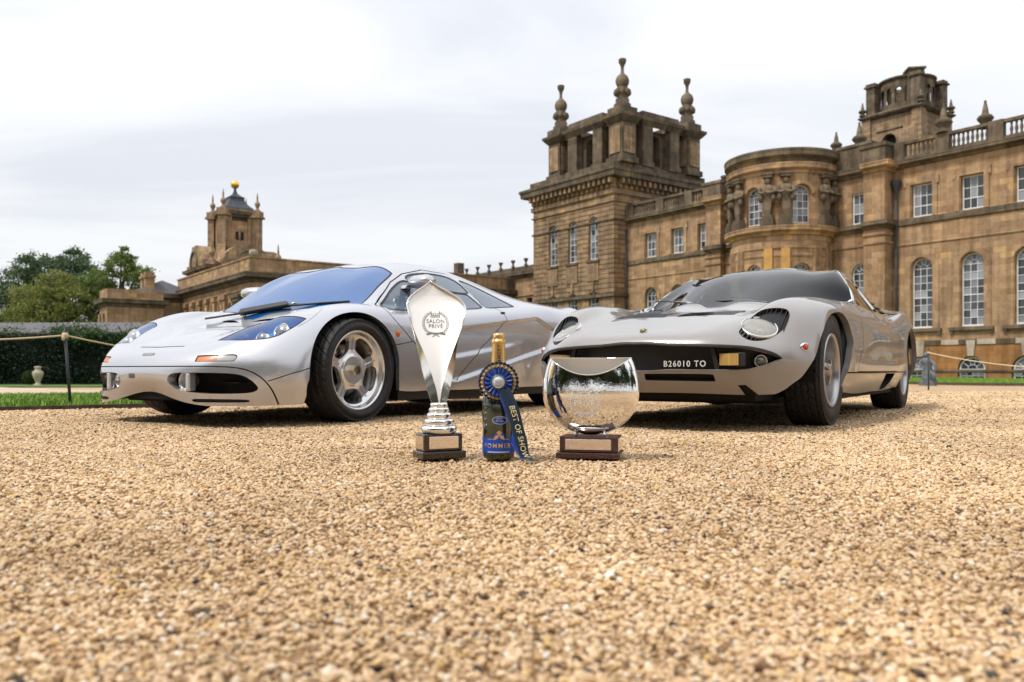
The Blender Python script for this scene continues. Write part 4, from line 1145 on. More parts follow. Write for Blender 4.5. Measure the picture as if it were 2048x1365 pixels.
# lawn on the left behind its timber edging; a pale stone path; more grass up to the hedge
E0, E1 = W(-18.35, -54.3), W(-18.35, -110)
G0, G1 = W(-14.6, -54.3), W(-14.6, -110)
sheet('lawn', [tuple(E0), tuple(E1), tuple(G1), tuple(G0)], lawnm, .012, 1.5)
H0, H1 = W(14.5, -70), W(14.5, -130)
pathm = mat('stone_path', (.50, .39, .28), rough=.85, noise=(1.2, .25), bump=(9, .3, .02))
sheet('path', [tuple(G0 + PU * .01), tuple(G1 + PU * .01), tuple(W(9, -120)), tuple(W(9, -55))], pathm, .008, 2)
sheet('far_lawn', [(-62, 29), (-9, 29), (-9, 52), (-62, 52)], lawnm, .016, 2)
def strip(name, a, b, w, h, m, label, cat):
    """edging board or kerb between two plan points"""
    a, b = np.array(a), np.array(b); d = (b - a) / np.linalg.norm(b - a); nrm = np.array([-d[1], d[0]]); n = 24
    B = Bag(); V = []
    for t in np.linspace(0, 1, n):
        p = a + (b - a) * t; z = float(gz(p[1])) + .0
        for s, zz in ((-1, -.05), (-1, h), (1, h), (1, -.05)): V.append((*(p + nrm * s * w / 2), z + zz))
    F = [(4 * i + k, 4 * i + (k + 1) % 4, 4 * i + 4 + (k + 1) % 4, 4 * i + 4 + k) for i in range(n - 1) for k in range(4)] + [(0, 1, 2, 3), tuple(4 * n - 4 + k for k in range(4))]
    B.add(V, F); return tag(B.build(name, m), label, cat)
tim = mat('dark_timber', (.085, .060, .042), rough=.85, noise=(12, .4))
strip('edging_board', W(-18.42, -52.5), W(-18.42, -110), .035, .030, tim, 'dark timber edging board between the gravel and the left lawn', 'edging')
strip('path_kerb', G0 + PU * .05, G1 + PU * .05, .14, .035, mat('pale_kerb_stone', (.45, .37, .28), .9, noise=(2, .3)), 'pale stone kerb along the far side of the left lawn', 'kerb')
# right hand side: kerb and grass verge before the palace front
K0, K1 = W(34, -12.5), W(-30, -12.5)
strip('edging_board', K0, K1, .12, .13, tim, 'dark edging board before the grass verge of the palace front', 'edging')
sheet('verge', [tuple(W(34, -12.45)), tuple(W(-30, -12.45)), tuple(W(-30, .2)), tuple(W(34, .2))], lawnm, .10, 2)

# ---- grass blades on the lawns, one mass each
def blades(name, pts, hgt, m, seed):
    r = np.random.default_rng(seed); n = len(pts); a = r.uniform(0, 2 * PI, n); h = hgt * r.uniform(.5, 1.15, n); w = .0035 * r.uniform(.8, 1.5, n) * (1 + pts[:, 1] * .05)
    lean = r.uniform(.1, .7, n) * h; la = r.uniform(0, 2 * PI, n)
    base = np.stack([pts[:, 0], pts[:, 1], gz(pts[:, 1]) + pts[:, 2]], 1)
    d = np.stack([np.cos(a), np.sin(a), 0 * a], 1) * w[:, None]
    tip = base + np.stack([np.cos(la) * lean, np.sin(la) * lean, h], 1); mid = base + np.stack([np.cos(la) * lean * .3, np.sin(la) * lean * .3, h * .6], 1)
    V = np.concatenate([base - d, base + d, mid - d * .7, mid + d * .7, tip]); i = np.arange(n)
    T = np.concatenate([np.stack([i, i + n, i + 3 * n], 1), np.stack([i, i + 3 * n, i + 2 * n], 1), np.stack([i + 2 * n, i + 3 * n, i + 4 * n], 1)])
    o = obj(name, mesh_of(name, V, T=T, smooth=False), m); return tag(o, kind='stuff')
gm_ = bpy.data.materials.new('grass_blades'); gm_.use_nodes = True
_b = gm_.node_tree.nodes['Principled BSDF']; _b.inputs['Roughness'].default_value = .6
_gi = gm_.node_tree.nodes.new('ShaderNodeNewGeometry'); _cr = gm_.node_tree.nodes.new('ShaderNodeValToRGB'); _e = _cr.color_ramp.elements
_e[0].color = (.09, .20, .015, 1); _e[1].color = (.30, .46, .06, 1)
gm_.node_tree.links.new(_gi.outputs['Random Per Island'], _cr.inputs[0]); gm_.node_tree.links.new(_cr.outputs[0], _b.inputs['Base Color'])
n = 42000; aa, bb = rng.uniform(-18.33, -14.7, n), -54.4 - 9.5 * rng.random(n) ** 1.3
pp_ = np.array([W(a, b_) for a, b_ in zip(aa, bb)]); blades('grass', np.column_stack([pp_, np.full(n, .010)]), .055, gm_, 3)
n = 26000; aa, bb = rng.uniform(-9, 9, n), rng.uniform(-12.4, -.3, n)
pp_ = np.array([W(a, b_) for a, b_ in zip(aa, bb)]); blades('verge_grass', np.column_stack([pp_, np.full(n, .09)]), .13, gm_, 4)

# ---- the gravel itself: loose pebbles, instanced
def pebbles():
    src = bpy.data.collections.new('pebble_shapes')
    pm = gravel_mat(True)
    for k in range(9):
        bm = bmesh.new(); bmesh.ops.create_icosphere(bm, subdivisions=2 if k < 6 else 1, radius=1.0)
        r = np.random.default_rng(50 + k); sc = np.array([1.0, r.uniform(.62, .9), r.uniform(.42, .68)])
        cutn = r.normal(size=(5, 3)); cutn /= np.linalg.norm(cutn, axis=1)[:, None]; cd_ = r.uniform(.55, .85, 5)
        for v in bm.verts:
            p = np.array(v.co)
            for c, dd in zip(cutn, cd_):
                q = p @ c
                if q > dd: p = p - c * (q - dd) * .85
            v.co = Vector(p * sc)
        me = bpy.data.meshes.new('pebble'); bm.to_mesh(me); bm.free(); me.polygons.foreach_set('use_smooth', np.full(len(me.polygons), k % 3 != 0)); me.materials.append(pm)
        src.objects.link(bpy.data.objects.new('pebble', me))
    r = np.random.default_rng(11); pts = []; scl = []
    for y0, y1, dens, s0, s1 in ((.62, 1.9, 21000, .0034, .0076), (1.9, 3.4, 17000, .0036, .0078), (3.4, 5.6, 9500, .0048, .0092), (5.6, 9.0, 3400, .0068, .0125), (9, 16, 600, .009, .016)):
        ym = np.linspace(y0, y1, 200); area = ((.66 * ym + .25) * 2).mean() * (y1 - y0); n = int(area * dens)
        u = r.random(n); wa, wb = .66 * y0 + .25, .66 * y1 + .25
        y = y0 + (y1 - y0) * (np.sqrt(wa * wa + u * (wb * wb - wa * wa)) - wa) / (wb - wa)
        x = (.66 * y + .25) * r.uniform(-1, 1, n)
        ab = (np.stack([x, y], 1) - PO); a_ = ab @ PU; b_ = ab @ PV
        ok = ~((a_ > -18.45) & (b_ < -54.2))
        x, y = x[ok], y[ok]; n = len(x)
        s = s0 + (s1 - s0) * r.random(n) ** 2.2; s *= np.where(r.random(n) < .012, 1.7, 1.0)
        und = .010 * np.sin(x * 2.1 + 1.3 * np.sin(y * 1.7)) * np.sin(y * 3.4 + x) + .006 * np.sin(x * 5.3 + y * 2.0) * np.sin(y * 7.1 - x * 1.2); und = np.where((y > 2.6) & (y < 3.3), .3, 1.0) * und
        z = gz(y) + s * .2 - .009 + r.uniform(-.003, .004, n) + np.clip(.6 * und, -.004, .009)
        pts.append(np.stack([x, y, z], 1)); scl.append(s)
    pts, scl = np.concatenate(pts), np.concatenate(scl)
    me = bpy.data.meshes.new('gravel'); me.vertices.add(len(pts)); me.vertices.foreach_set('co', pts.astype(np.float32).ravel())
    at = me.attributes.new('size', 'FLOAT', 'POINT'); at.data.foreach_set('value', scl.astype(np.float32))
    rot = np.stack([r.normal(0, .35, len(pts)), r.normal(0, .35, len(pts)), r.uniform(0, 2 * PI, len(pts))], 1)
    at = me.attributes.new('turn', 'FLOAT_VECTOR', 'POINT'); at.data.foreach_set('vector', rot.astype(np.float32).ravel())
    at = me.attributes.new('pick', 'INT', 'POINT'); at.data.foreach_set('value', r.integers(0, 9, len(pts)).astype(np.int32))
    o = obj('gravel', me, pm); tag(o, kind='stuff')
    ng = bpy.data.node_groups.new('scatter', 'GeometryNodeTree')
    ng.interface.new_socket('Geometry', in_out='INPUT', socket_type='NodeSocketGeometry'); ng.interface.new_socket('Geometry', in_out='OUTPUT', socket_type='NodeSocketGeometry')
    N = ng.nodes.new; L = ng.links.new
    gi, go = N('NodeGroupInput'), N('NodeGroupOutput'); iop = N('GeometryNodeInstanceOnPoints'); ci = N('GeometryNodeCollectionInfo')
    ci.inputs['Collection'].default_value = src; ci.inputs['Separate Children'].default_value = True; ci.inputs['Reset Children'].default_value = True
    def attr(n_, t):
        a = N('GeometryNodeInputNamedAttribute'); a.data_type = t; a.inputs['Name'].default_value = n_; return a
    a1, a2, a3 = attr('size', 'FLOAT'), attr('turn', 'FLOAT_VECTOR'), attr('pick', 'INT')
    iop.inputs['Pick Instance'].default_value = True
    L(gi.outputs[0], iop.inputs['Points']); L(ci.outputs[0], iop.inputs['Instance']); L(a3.outputs['Attribute'], iop.inputs['Instance Index']); L(a2.outputs['Attribute'], iop.inputs['Rotation']); L(a1.outputs['Attribute'], iop.inputs['Scale'])
    L(iop.outputs[0], go.inputs[0])
    md = o.modifiers.new('scatter', 'NODES'); md.node_group = ng
    return len(pts)
F1_RAILS = [
 # 0 centre line
 [(.80,0,.19),(.843,0,.26),(.842,0,.335),(.79,0,.412),(.62,0,.490),(.38,0,.562),(.08,0,.640),(-.32,0,.905),(-.72,0,1.07),(-1.25,0,1.142),(-1.9,0,1.10),(-2.5,0,1.0),(-3.05,0,.93),(-3.42,0,.86),(-3.45,0,.55)],
 [(.81,.24,.150),(.84,.24,.25),(.835,.24,.335),(.78,.24,.412),(.61,.25,.492),(.35,.27,.565),(.02,.35,.652),(-.37,.33,.895),(-.72,.28,1.055),(-1.25,.27,1.125),(-1.9,.26,1.082),(-2.5,.25,.985),(-3.05,.25,.92),(-3.42,.25,.85),(-3.44,.25,.55)],
 [(.79,.45,.118),(.805,.45,.23),(.80,.45,.335),(.745,.45,.418),(.545,.455,.538),(.27,.51,.622),(-.26,.695,.738),(-.48,.625,.885),(-.71,.54,1.003),(-1.22,.50,1.065),(-1.87,.48,1.025),(-2.47,.46,.945),(-3.0,.45,.90),(-3.40,.45,.835),(-3.43,.45,.55)],
 [(.70,.62,.115),(.715,.62,.22),(.705,.62,.335),(.65,.62,.435),(.46,.63,.575),(.10,.68,.705),(-.33,.755,.737),(-.6,.785,.748),(-.9,.79,.768),(-1.35,.79,.80),(-1.95,.775,.845),(-2.5,.745,.885),(-3.0,.70,.895),(-3.38,.68,.84),(-3.41,.68,.55)],
 [(.60,.73,.116),(.615,.74,.22),(.605,.745,.335),(.54,.75,.445),(.345,.775,.592),(.02,.815,.702),(-.38,.845,.70),(-.65,.865,.692),(-.95,.872,.702),(-1.4,.875,.735),(-2.0,.868,.785),(-2.55,.848,.82),(-3.0,.80,.83),(-3.35,.75,.79),(-3.38,.75,.55)],
 [(.50,.80,.118),(.515,.812,.22),(.505,.818,.33),(.43,.828,.44),(.25,.858,.56),(0,.885,.64),(-.38,.897,.60),(-.65,.906,.592),(-.95,.909,.60),(-1.4,.91,.62),(-2.0,.91,.655),(-2.6,.905,.66),(-3.0,.87,.68),(-3.3,.81,.67),(-3.32,.81,.5)],
 [(.44,.828,.12),(.45,.846,.22),(.44,.853,.31),(.37,.862,.395),(.2,.885,.46),(0,.898,.48),(-.38,.902,.40),(-.65,.906,.385),(-.95,.908,.38),(-1.4,.909,.39),(-2.0,.909,.41),(-2.6,.905,.43),(-3.0,.88,.45),(-3.28,.83,.46),(-3.3,.82,.4)],
 [(.40,.84,.122),(.41,.856,.19),(.40,.862,.25),(.32,.868,.29),(.18,.872,.26),(0,.875,.23),(-.40,.885,.178),(-.65,.89,.175),(-.95,.892,.175),(-1.4,.892,.175),(-2.0,.892,.177),(-2.6,.885,.18),(-3.0,.86,.2),(-3.26,.82,.25),(-3.28,.81,.3)],
]
MI_RAILS = [
 [(.80,0,.195),(.885,0,.31),(.90,0,.445),(.80,0,.512),(.58,0,.572),(.2,0,.648),(-.40,0,.732),(-.88,0,.925),(-1.36,0,1.065),(-1.8,0,1.064),(-2.2,0,1.03),(-2.7,0,.90),(-3.05,0,.83),(-3.35,0,.80),(-3.38,0,.5)],
 [(.785,.27,.195),(.865,.27,.31),(.882,.27,.44),(.78,.27,.512),(.57,.28,.575),(.18,.29,.648),(-.47,.36,.735),(-.9,.31,.92),(-1.36,.27,1.050),(-1.8,.27,1.044),(-2.2,.26,1.01),(-2.7,.26,.895),(-3.05,.26,.825),(-3.33,.26,.79),(-3.36,.26,.5)],
 [(.745,.48,.19),(.82,.48,.312),(.83,.48,.425),(.73,.46,.515),(.53,.45,.59),(.12,.48,.668),(-.88,.738,.735),(-1.12,.652,.892),(-1.38,.552,1.018),(-1.8,.55,1.005),(-2.2,.515,.94),(-2.7,.46,.875),(-3.05,.45,.81),(-3.32,.45,.775),(-3.35,.45,.5)],
 [(.70,.60,.19),(.75,.60,.315),(.755,.60,.41),(.665,.58,.48),(.54,.59,.602),(.10,.635,.722),(-.6,.755,.722),(-1.0,.785,.704),(-1.35,.79,.703),(-1.75,.78,.712),(-2.15,.755,.748),(-2.6,.72,.80),(-3.0,.68,.80),(-3.28,.66,.765),(-3.3,.66,.5)],
 [(.63,.69,.195),(.66,.695,.315),(.66,.70,.39),(.59,.70,.47),(.46,.715,.585),(.02,.752,.69),(-.6,.815,.66),(-1.0,.828,.642),(-1.35,.833,.642),(-1.75,.838,.66),(-2.15,.84,.735),(-2.6,.83,.765),(-2.95,.78,.76),(-3.2,.72,.73),(-3.25,.72,.5)],
 [(.53,.75,.2),(.55,.765,.315),(.54,.77,.39),(.47,.775,.46),(.36,.785,.54),(0,.805,.62),(-.6,.84,.58),(-1.0,.85,.57),(-1.35,.855,.57),(-1.75,.86,.58),(-2.15,.865,.62),(-2.6,.87,.64),(-2.95,.83,.64),(-3.15,.77,.62),(-3.2,.76,.48)],
 [(.45,.775,.215),(.455,.80,.315),(.45,.805,.37),(.4,.81,.41),(.3,.815,.45),(0,.825,.47),(-.6,.855,.43),(-1.,.86,.42),(-1.35,.865,.42),(-1.75,.87,.43),(-2.15,.875,.45),(-2.6,.88,.46),(-2.95,.845,.46),(-3.12,.79,.46),(-3.16,.78,.43)],
 [(.41,.78,.225),(.41,.81,.28),(.405,.815,.31),(.36,.815,.33),(.27,.82,.33),(0,.825,.33),(-.6,.85,.30),(-1,.855,.30),(-1.35,.86,.30),(-1.75,.865,.30),(-2.15,.87,.32),(-2.6,.875,.33),(-2.92,.84,.33),(-3.08,.80,.34),(-3.12,.79,.36)],
 [(.38,.785,.235),(.38,.80,.25),(.375,.80,.255),(.33,.79,.25),(.25,.79,.22),(0,.79,.2),(-.6,.795,.165),(-1,.80,.165),(-1.35,.80,.165),(-1.75,.80,.165),(-2.15,.81,.18),(-2.6,.82,.2),(-2.9,.81,.24),(-3.05,.79,.27),(-3.08,.78,.3)],
]
# ------------------------------------------------------------------ things both cars share
def sstep(x, a, b):
    t = np.clip((x - a) / (b - a), 0, 1)
    return t * t * (3 - 2 * t)

def lim(s, *more):
    for q in more: s = np.maximum(s, q)
    return s

class Skin:
    """left half of a body skin; pieces are cut from it and mirrored"""
    def __init__(s, tm): s.tm = tm; s.gap = []
    def take(s, fn, band=0.012, levels=2):
        s.tm = refine(s.tm, fn, band, levels)
        ins, out, seg = cut(s.tm, fn(s.tm.V))
        s.tm = out
        return ins, seg
    def groove(s, fn, w=0.005, depth=0.010):
        """a shut line along fn = 0 (fn: distance, signed or not)"""
        g = lambda V: np.abs(fn(V)) - w / 2
        ins, seg = s.take(g, 0.008, 3)
        if ins is not None:
            s.gap += [ins.moved(-depth), wall(seg, 0, -depth)]
    def split(s, fn):
        ins, out, seg = cut(s.tm, fn(s.tm.V)); s.tm = out
        return ins

def lathe_tm(prof, n=48):
    """surface of revolution about y; prof: (radius, y); normals turned outward by profile direction (left of travel)"""
    P = np.array(prof, float); a = np.linspace(0, 2 * PI, n + 1)
    G = np.stack([P[:, None, 0] * np.cos(a), np.broadcast_to(P[:, None, 1], (len(P), n + 1)), P[:, None, 0] * np.sin(a)], 2)
    return grid_tm(G)

def polar_face(prof, nr=40, na=360):
    """disc about y, prof: (radius, y) from hub to lip, facing +y"""
    P = np.array(prof, float)
    t = np.concatenate([[0], np.cumsum(np.hypot(*np.diff(P, axis=0).T))])
    tt = np.linspace(0, t[-1], nr)
    r = np.interp(tt, t, P[:, 0]); y = np.interp(tt, t, P[:, 1])
    a = np.linspace(0, 2 * PI, na + 1)
    G = np.stack([r[:, None] * np.cos(a), np.broadcast_to(y[:, None], (nr, na + 1)), r[:, None] * np.sin(a)], 2)
    m = grid_tm(G)
    if m.N[:, 1].mean() < 0: m = grid_tm(G, None, True)
    return m

def tyre_mesh(name, R, W, rim, tread, ntheta=720, crown=0.006):
    """tyre about y, tread(theta, y/halfwidth) gives groove depth in metres"""
    hw = W / 2
    prof = []                                                            # (y, r, tread weight)
    for k in np.linspace(0, 1, 9):                                       # inner sidewall
        a = k * PI / 2
        prof.append((-hw * (0.86 + 0.16 * math.sin(k * PI) + 0.02 * k), rim + (R - 0.022 - rim) * k, 0))
    ys = np.linspace(-0.90, 0.90, 56)
    prof.append((-hw * 0.965, R - 0.010, 0))
    for y in ys: prof.append((hw * y, R - crown * y * y - 0.006 * max(0, abs(y) - 0.82) / 0.08, 1))
    prof.append((hw * 0.965, R - 0.010, 0))
    for k in np.linspace(1, 0, 9):
        prof.append((hw * (0.86 + 0.16 * math.sin(k * PI) + 0.02 * k), rim + (R - 0.022 - rim) * k, 0))
    P = np.array(prof)
    th = np.arange(ntheta) / ntheta * 2 * PI
    TH, Y = np.meshgrid(th, P[:, 0] / hw)
    r = np.broadcast_to(P[:, 1:2], TH.shape) - tread(TH, Y) * P[:, 2:3]
    V = np.stack([r * np.cos(TH), np.broadcast_to(P[:, 0:1], TH.shape), r * np.sin(TH)], 2)
    i = np.arange(V.shape[0] * ntheta).reshape(V.shape[0], ntheta); j = np.roll(i, -1, axis=1)
    a, b, c, d = i[:-1].ravel(), i[1:].ravel(), j[1:].ravel(), j[:-1].ravel()
    T = np.concatenate([np.stack([a, b, c], 1), np.stack([a, c, d], 1)])
    m = renormal(TM(V.reshape(-1, 3), None, T))
    cen = m.V * [1, 0, 1]
    if (m.N * cen).sum() < 0: m = renormal(TM(m.V, None, m.T[:, ::-1]))
    return mesh_of(name, m.V, T=m.T, N=m.N)

RUBBER = mat('tyre_rubber', (0.022, 0.022, 0.024), rough=0.62, noise=(30, 0.25), bump=(180, 0.15, 0.001))
BLACK = mat('black_trim', (0.012, 0.012, 0.013), rough=0.45)
BLACKG = mat('gloss_black', (0.008, 0.008, 0.009), rough=0.12, coat=0.4)
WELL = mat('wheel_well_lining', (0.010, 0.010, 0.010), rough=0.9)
CHROME = mat('chrome', (0.88, 0.88, 0.87), rough=0.05, metal=1.0)
STEEL = mat('brushed_steel', (0.42, 0.41, 0.40), rough=0.32, metal=1.0)
CALIPER = mat('caliper_grey', (0.10, 0.09, 0.08), rough=0.5, metal=0.6)
CABIN = mat('cabin_trim', (0.035, 0.035, 0.038), rough=0.7)
AMBER = mat('amber_lens', (0.72, 0.16, 0.008), rough=0.35, coat=0.25)
CLEARL = mat('clear_lens', (0.42, 0.42, 0.41), rough=0.18, coat=0.5, metal=0.4)
REDL = mat('red_lens', (0.55, 0.015, 0.02), rough=0.1, coat=1.0)

def wheel_set(root, make, spots, tyre, mats):
    """spots: (x, y, radius, width scale, side)"""
    first = None
    for x, y, r, ws, side in spots:
        if first is None:
            w = make(root); first = w
        else:
            w = copy_tree(first, root)
        w.location = (x, y, r)
        w.rotation_euler = (0, rng.uniform(-0.6, 0.6) if first is not w else 0, 0 if side > 0 else PI)
        w.scale = (1, ws, 1)
# ------------------------------------------------------------------ the silver supercar on the left
def build_f1():
    root = empty('silver_supercar', (-1.6805, 5.4262, 0), math.radians(-121.193))
    tag(root, 'silver wedge-nosed supercar with blue-tinted windscreen and five-spoke wheels', 'car', 'show cars on the gravel')
    paint = mat('silver_paint', (0.60, 0.61, 0.645), rough=0.27, metal=0.74, coat=0.9, coat_r=0.03, noise=(900, 0.10, 2))
    G, full = half_surface(F1_RAILS, nu=300, nv=150)
    tm = grid_tm(G, full)
    V = tm.V; x, y, z = V.T
    # door sculpture: recessed below the waist crease, stepping out again over two ledges
    side = sstep(y, .78, .84)
    zc = np.interp(-x, [.70, 1.13, 1.67, 2.19, 2.45], [.59, .62, .687, .748, .66])
    z1 = np.interp(-x, [.9, 1.03, 1.45, 1.9, 2.1], [.40, .415, .468, .535, .57])
    z2 = np.interp(-x, [.99, 1.35, 2.25, 2.5], [.241, .31, .475, .53])
    fade = sstep(-x, .78, 1.02) * (1 - sstep(-x, 2.38, 2.5))
    d = -.020 * (1 - sstep(z, zc - .012, zc)) * fade
    d += .016 * (1 - sstep(z, z1 - .012, z1 + .014)) * fade * (1 - sstep(-x, 1.6, 2.0))
    d += .020 * (1 - sstep(z, z2 - .012, z2 + .016)) * fade
    # front wing: hollow round the wheel lip and the long flute beside the bonnet
    d2 = -.006 * np.exp(-((y - .50) / .05) ** 2) * sstep(x, -.05, .1) * (1 - sstep(x, .35, .55))
    tm.V = V + tm.N * (d * side + d2)[:, None]
    tm = renormal(tm)
    c = tm.V[:, 1] < 1e-6
    tm.N[c, 1] = 0
    sk = Skin(tm)
    # wheel arches
    def arch(xc, zc, r, front, rear):
        def fn(V):
            dx, dz = V[:, 0] - xc, V[:, 2] - zc
            rx = np.where(dx > 0, front, rear)
            up = np.sqrt((dx / rx) ** 2 + (dz / r) ** 2) * r - r
            dn = np.abs(dx) - rx + np.minimum(dz, 0) * 0.12
            return lim(np.where(dz > 0, up, dn), .745 - V[:, 1])
        return fn
    lips = []
    for a in (arch(0, .31, .355, .39, .365), arch(-2.718, .31, .36, .375, .375)):
        _, seg = sk.take(a, .014, 2)
        lips += [wall(seg, 0, -.03, direction=(0, 1, 0))]
    # door, windows
    P = lambda V: V[:, [0, 2]]
    seamp = [(-.277, .704), (-.313, .65), (-.371, .598), (-.494, .502), (-.621, .432), (-.795, .339), (-.995, .241), (-1.158, .362), (-1.348, .49), (-1.603, .643), (-1.69, .705), (-1.66, .775), (-1.50, .86), (-1.485, .98), (-1.42, 1.06), (-1.1, 1.058), (-.80, .995), (-.60, .915), (-.42, .81), (-.30, .735)]
    doorf = lambda V: lim(sdf_poly(P(V), seamp), .47 - V[:, 1])
    w1 = smooth_poly([(-.325, .712, 1), (-.385, .757), (-.52, .838), (-.66, .905), (-.745, .932), (-.80, .930), (-.86, .902), (-.95, .888), (-1.25, .886), (-1.40, .888), (-1.435, .875), (-1.46, .82), (-1.45, .795), (-1.31, .775), (-.886, .741), (-.549, .716)], 4)
    w2 = smooth_poly([(-.80, .955), (-.90, .995), (-1.13, 1.026), (-1.36, 1.026), (-1.455, .99), (-1.47, .93), (-1.44, .908), (-1.25, .904), (-.97, .907), (-.87, .928)], 4)
    w3 = smooth_poly([(-1.515, .80), (-1.52, .86), (-1.515, .955), (-1.53, 1.005), (-1.60, 1.005), (-1.72, .972), (-1.84, .915), (-1.935, .845), (-1.915, .832), (-1.74, .815)], 4)
    glass_s = glass_mat('side_glass', (0.42, 0.52, 0.62), 1.6, (0.26, 0.34, 0.45), 0.5)  # pale blue diffuse body stands in for the reflected sky
    glass_w = glass_mat('blue_windscreen', (0.06, 0.34, 0.80), 2.35, (0.004, 0.13, 0.46), 0.68)
    wins = {}
    for key, poly in (('w1', w1), ('w2', w2), ('w3', w3)):
        fn = lambda V, poly=poly: lim(sdf_poly(P(V), poly), .44 - V[:, 1])
        fo = lambda V, fn=fn: fn(V) - .011
        seal, seg = sk.take(fo, .012, 2)
        seal = refine(seal, fn, .008, 2)
        g, sl, seg2 = cut(seal, fn(seal.V))
        wins[key] = (g.moved(-.004), join(sl.moved(-.002), wall(seg2, -.002, -.006), wall(seg, 0, -.004)))
    # windscreen in plan view
    ws = [(.02, 0), (.0, .12), (-.045, .24), (-.115, .40), (-.19, .55), (-.272, .662, 1), (-.364, .648), (-.493, .620), (-.62, .582), (-.698, .550, 1), (-.695, .50), (-.69, .40), (-.688, .25), (-.687, .1), (-.687, 0)]
    ws = smooth_poly(ws, 5)
    ws = np.concatenate([ws[ws[:, 1] > 1e-4], [(-.687, -.3), (.02, -.3)]])
    wsf = lambda V: lim(sdf_poly(V[:, :2], ws), .60 - V[:, 2])
    seal, seg = sk.take(lambda V: wsf(V) - .012, .012, 2)
    seal = refine(seal, wsf, .008, 2)
    g, sl, seg2 = cut(seal, wsf(seal.V))
    ws_glass, ws_seal = g.moved(-.003), join(sl.moved(-.002), wall(seg, 0, -.004))
    # headlight in plan view
    hl = smooth_poly([(.655, .404, 1), (.59, .430), (.52, .457), (.44, .490), (.385, .517), (.352, .575), (.332, .67), (.318, .766, 1), (.384, .764), (.467, .743), (.518, .718), (.573, .664), (.630, .570), (.652, .48)], 5)
    hlf = lambda V: lim(sdf_poly(V[:, :2], hl), .42 - V[:, 2])
    hseal, seg = sk.take(hlf, .012, 3)
    hin = lambda V: hlf(V) + .007
    hseal = refine(hseal, hin, .006, 2)
    hg, hs, seg2 = cut(hseal, hin(hseal.V))
    hl_glass, hl_seal = hg.moved(-.002), join(hs.moved(-.001), wall(seg, 0, -.006))
    hl_bowl = join(hg.moved(-.075), wall(seg2, -.002, -.075))
    # turn signal, in front view (y, z)
    Q = lambda V: V[:, [1, 2]]
    tsp = smooth_poly([(.400, .359, 1), (.398, .388), (.41, .395), (.56, .402), (.598, .400), (.612, .388), (.606, .368), (.585, .361)], 4)
    frontal = lambda V: .45 - V[:, 0]
    tsf = lambda V: lim(sdf_poly(Q(V), tsp), frontal(V))
    ts, tseg = sk.take(tsf, .008, 3)
    tso = lambda V: sdf_poly(Q(V), tsp) + .005
    ts = refine(ts, tso, .005, 2)
    tg, tf, _ = cut(ts, tso(ts.V))
    ta, tc, _ = cut(tg, tg.V[:, 1] - .522)
    sig_frame = join(tf.moved(-.002), wall(tseg, 0, -.006))
    sig_amber, sig_clear = ta.moved(-.004), tc.moved(-.004)
    # bumper: intakes, slot, shut lines
    ip = smooth_poly([(.216, .258), (.230, .284), (.284, .298), (.446, .299), (.576, .296), (.645, .286), (.690, .258), (.716, .220), (.708, .199), (.673, .187), (.576, .183), (.441, .186), (.325, .198), (.261, .214), (.225, .238)], 4)
    _, iseg = sk.take(lambda V: lim(sdf_poly(Q(V), ip), frontal(V)), .012, 3)
    slp = smooth_poly([(.385, .146), (.405, .154), (.53, .154), (.655, .151), (.676, .143), (.655, .135), (.53, .135), (.405, .136)], 4)
    sl_in, sseg = sk.take(lambda V: lim(sdf_poly(Q(V), slp), frontal(V)), .008, 3)
    slot = join(sl_in.moved(-.012), wall(sseg, 0, -.012))
    seam = np.array([(-.02, .334), (.194, .334), (.307, .334), (.473, .334), (.572, .331), (.649, .320), (.702, .296), (.738, .262), (.762, .215), (.772, .165), (.776, .10)])
    seam = curve_open(seam, 4)
    sk.groove(lambda V: lim(sdf_line(Q(V), seam)[0], frontal(V)), .006, .012)
    fs = np.array([(.60, .252), (.501, .292), (.373, .330), (.30, .345)])
    sk.groove(lambda V: lim(sdf_line(P(V), fs)[0], .70 - V[:, 1]), .005, .010)
    sk.groove(lambda V: lim(sdf_line(P(V), np.array([(-.25, .463), (-.308, .471), (-.412, .487), (-.494, .502)]))[0], .7 - V[:, 1]), .005, .010)
    lid = np.array([(.44, 0), (.443, .10), (.447, .2)])
    sk.groove(lambda V: lim(np.abs(V[:, 2] - .447 - .02 * V[:, 1]) , V[:, 1] - .20, .60 - V[:, 0]), .004, .006)
    cr = curve_open([(.394, .771), (.305, .784), (.218, .766), (.165, .735), (.15, .68)], 6)
    sk.groove(lambda V: lim(sdf_line(V[:, :2], cr)[0], .5 - V[:, 2]), .0022, .003)
    rearlid = np.array([(-1.70, .705), (-1.72, .66), (-2.19, .748), (-2.45, .66)])
    sk.groove(doorf, .006, .014)
    # scoop in the cowl ahead of the windscreen
    scp = smooth_poly([(.112, .05, 1), (.103, .15), (.075, .27, 1), (.052, .26), (.075, .14)], 4)
    sci, scseg = sk.take(lambda V: lim(sdf_poly(V[:, :2], scp), .5 - V[:, 2]), .01, 2)
    scoop = join(sci.moved(-.03), wall(scseg, 0, -.03))
    door = sk.split(doorf)
    bump = sk.split(lambda V: lim(np.where(V[:, 0] > .45, 1.0, 1.0) * -1, 0 * V[:, 0] - 1, (V[:, 2] - np.interp(V[:, 1], seam[:, 0], seam[:, 1])), V[:, 1] - .772, .3 - V[:, 0]))
    body = sk.tm
    edge = []
    # objects -------------------------------------------------
    tmobj('body', join(body.both(), join(*lips).both()), paint, root)
    bo = tmobj('front_bumper', bump.both(), paint, root)
    tmobj('panel_gap', join(*sk.gap).both(), BLACK, root)
    tmobj('windscreen', ws_glass.both(), glass_w, root)
    tmobj('windscreen_seal', ws_seal.both(), BLACK, root)
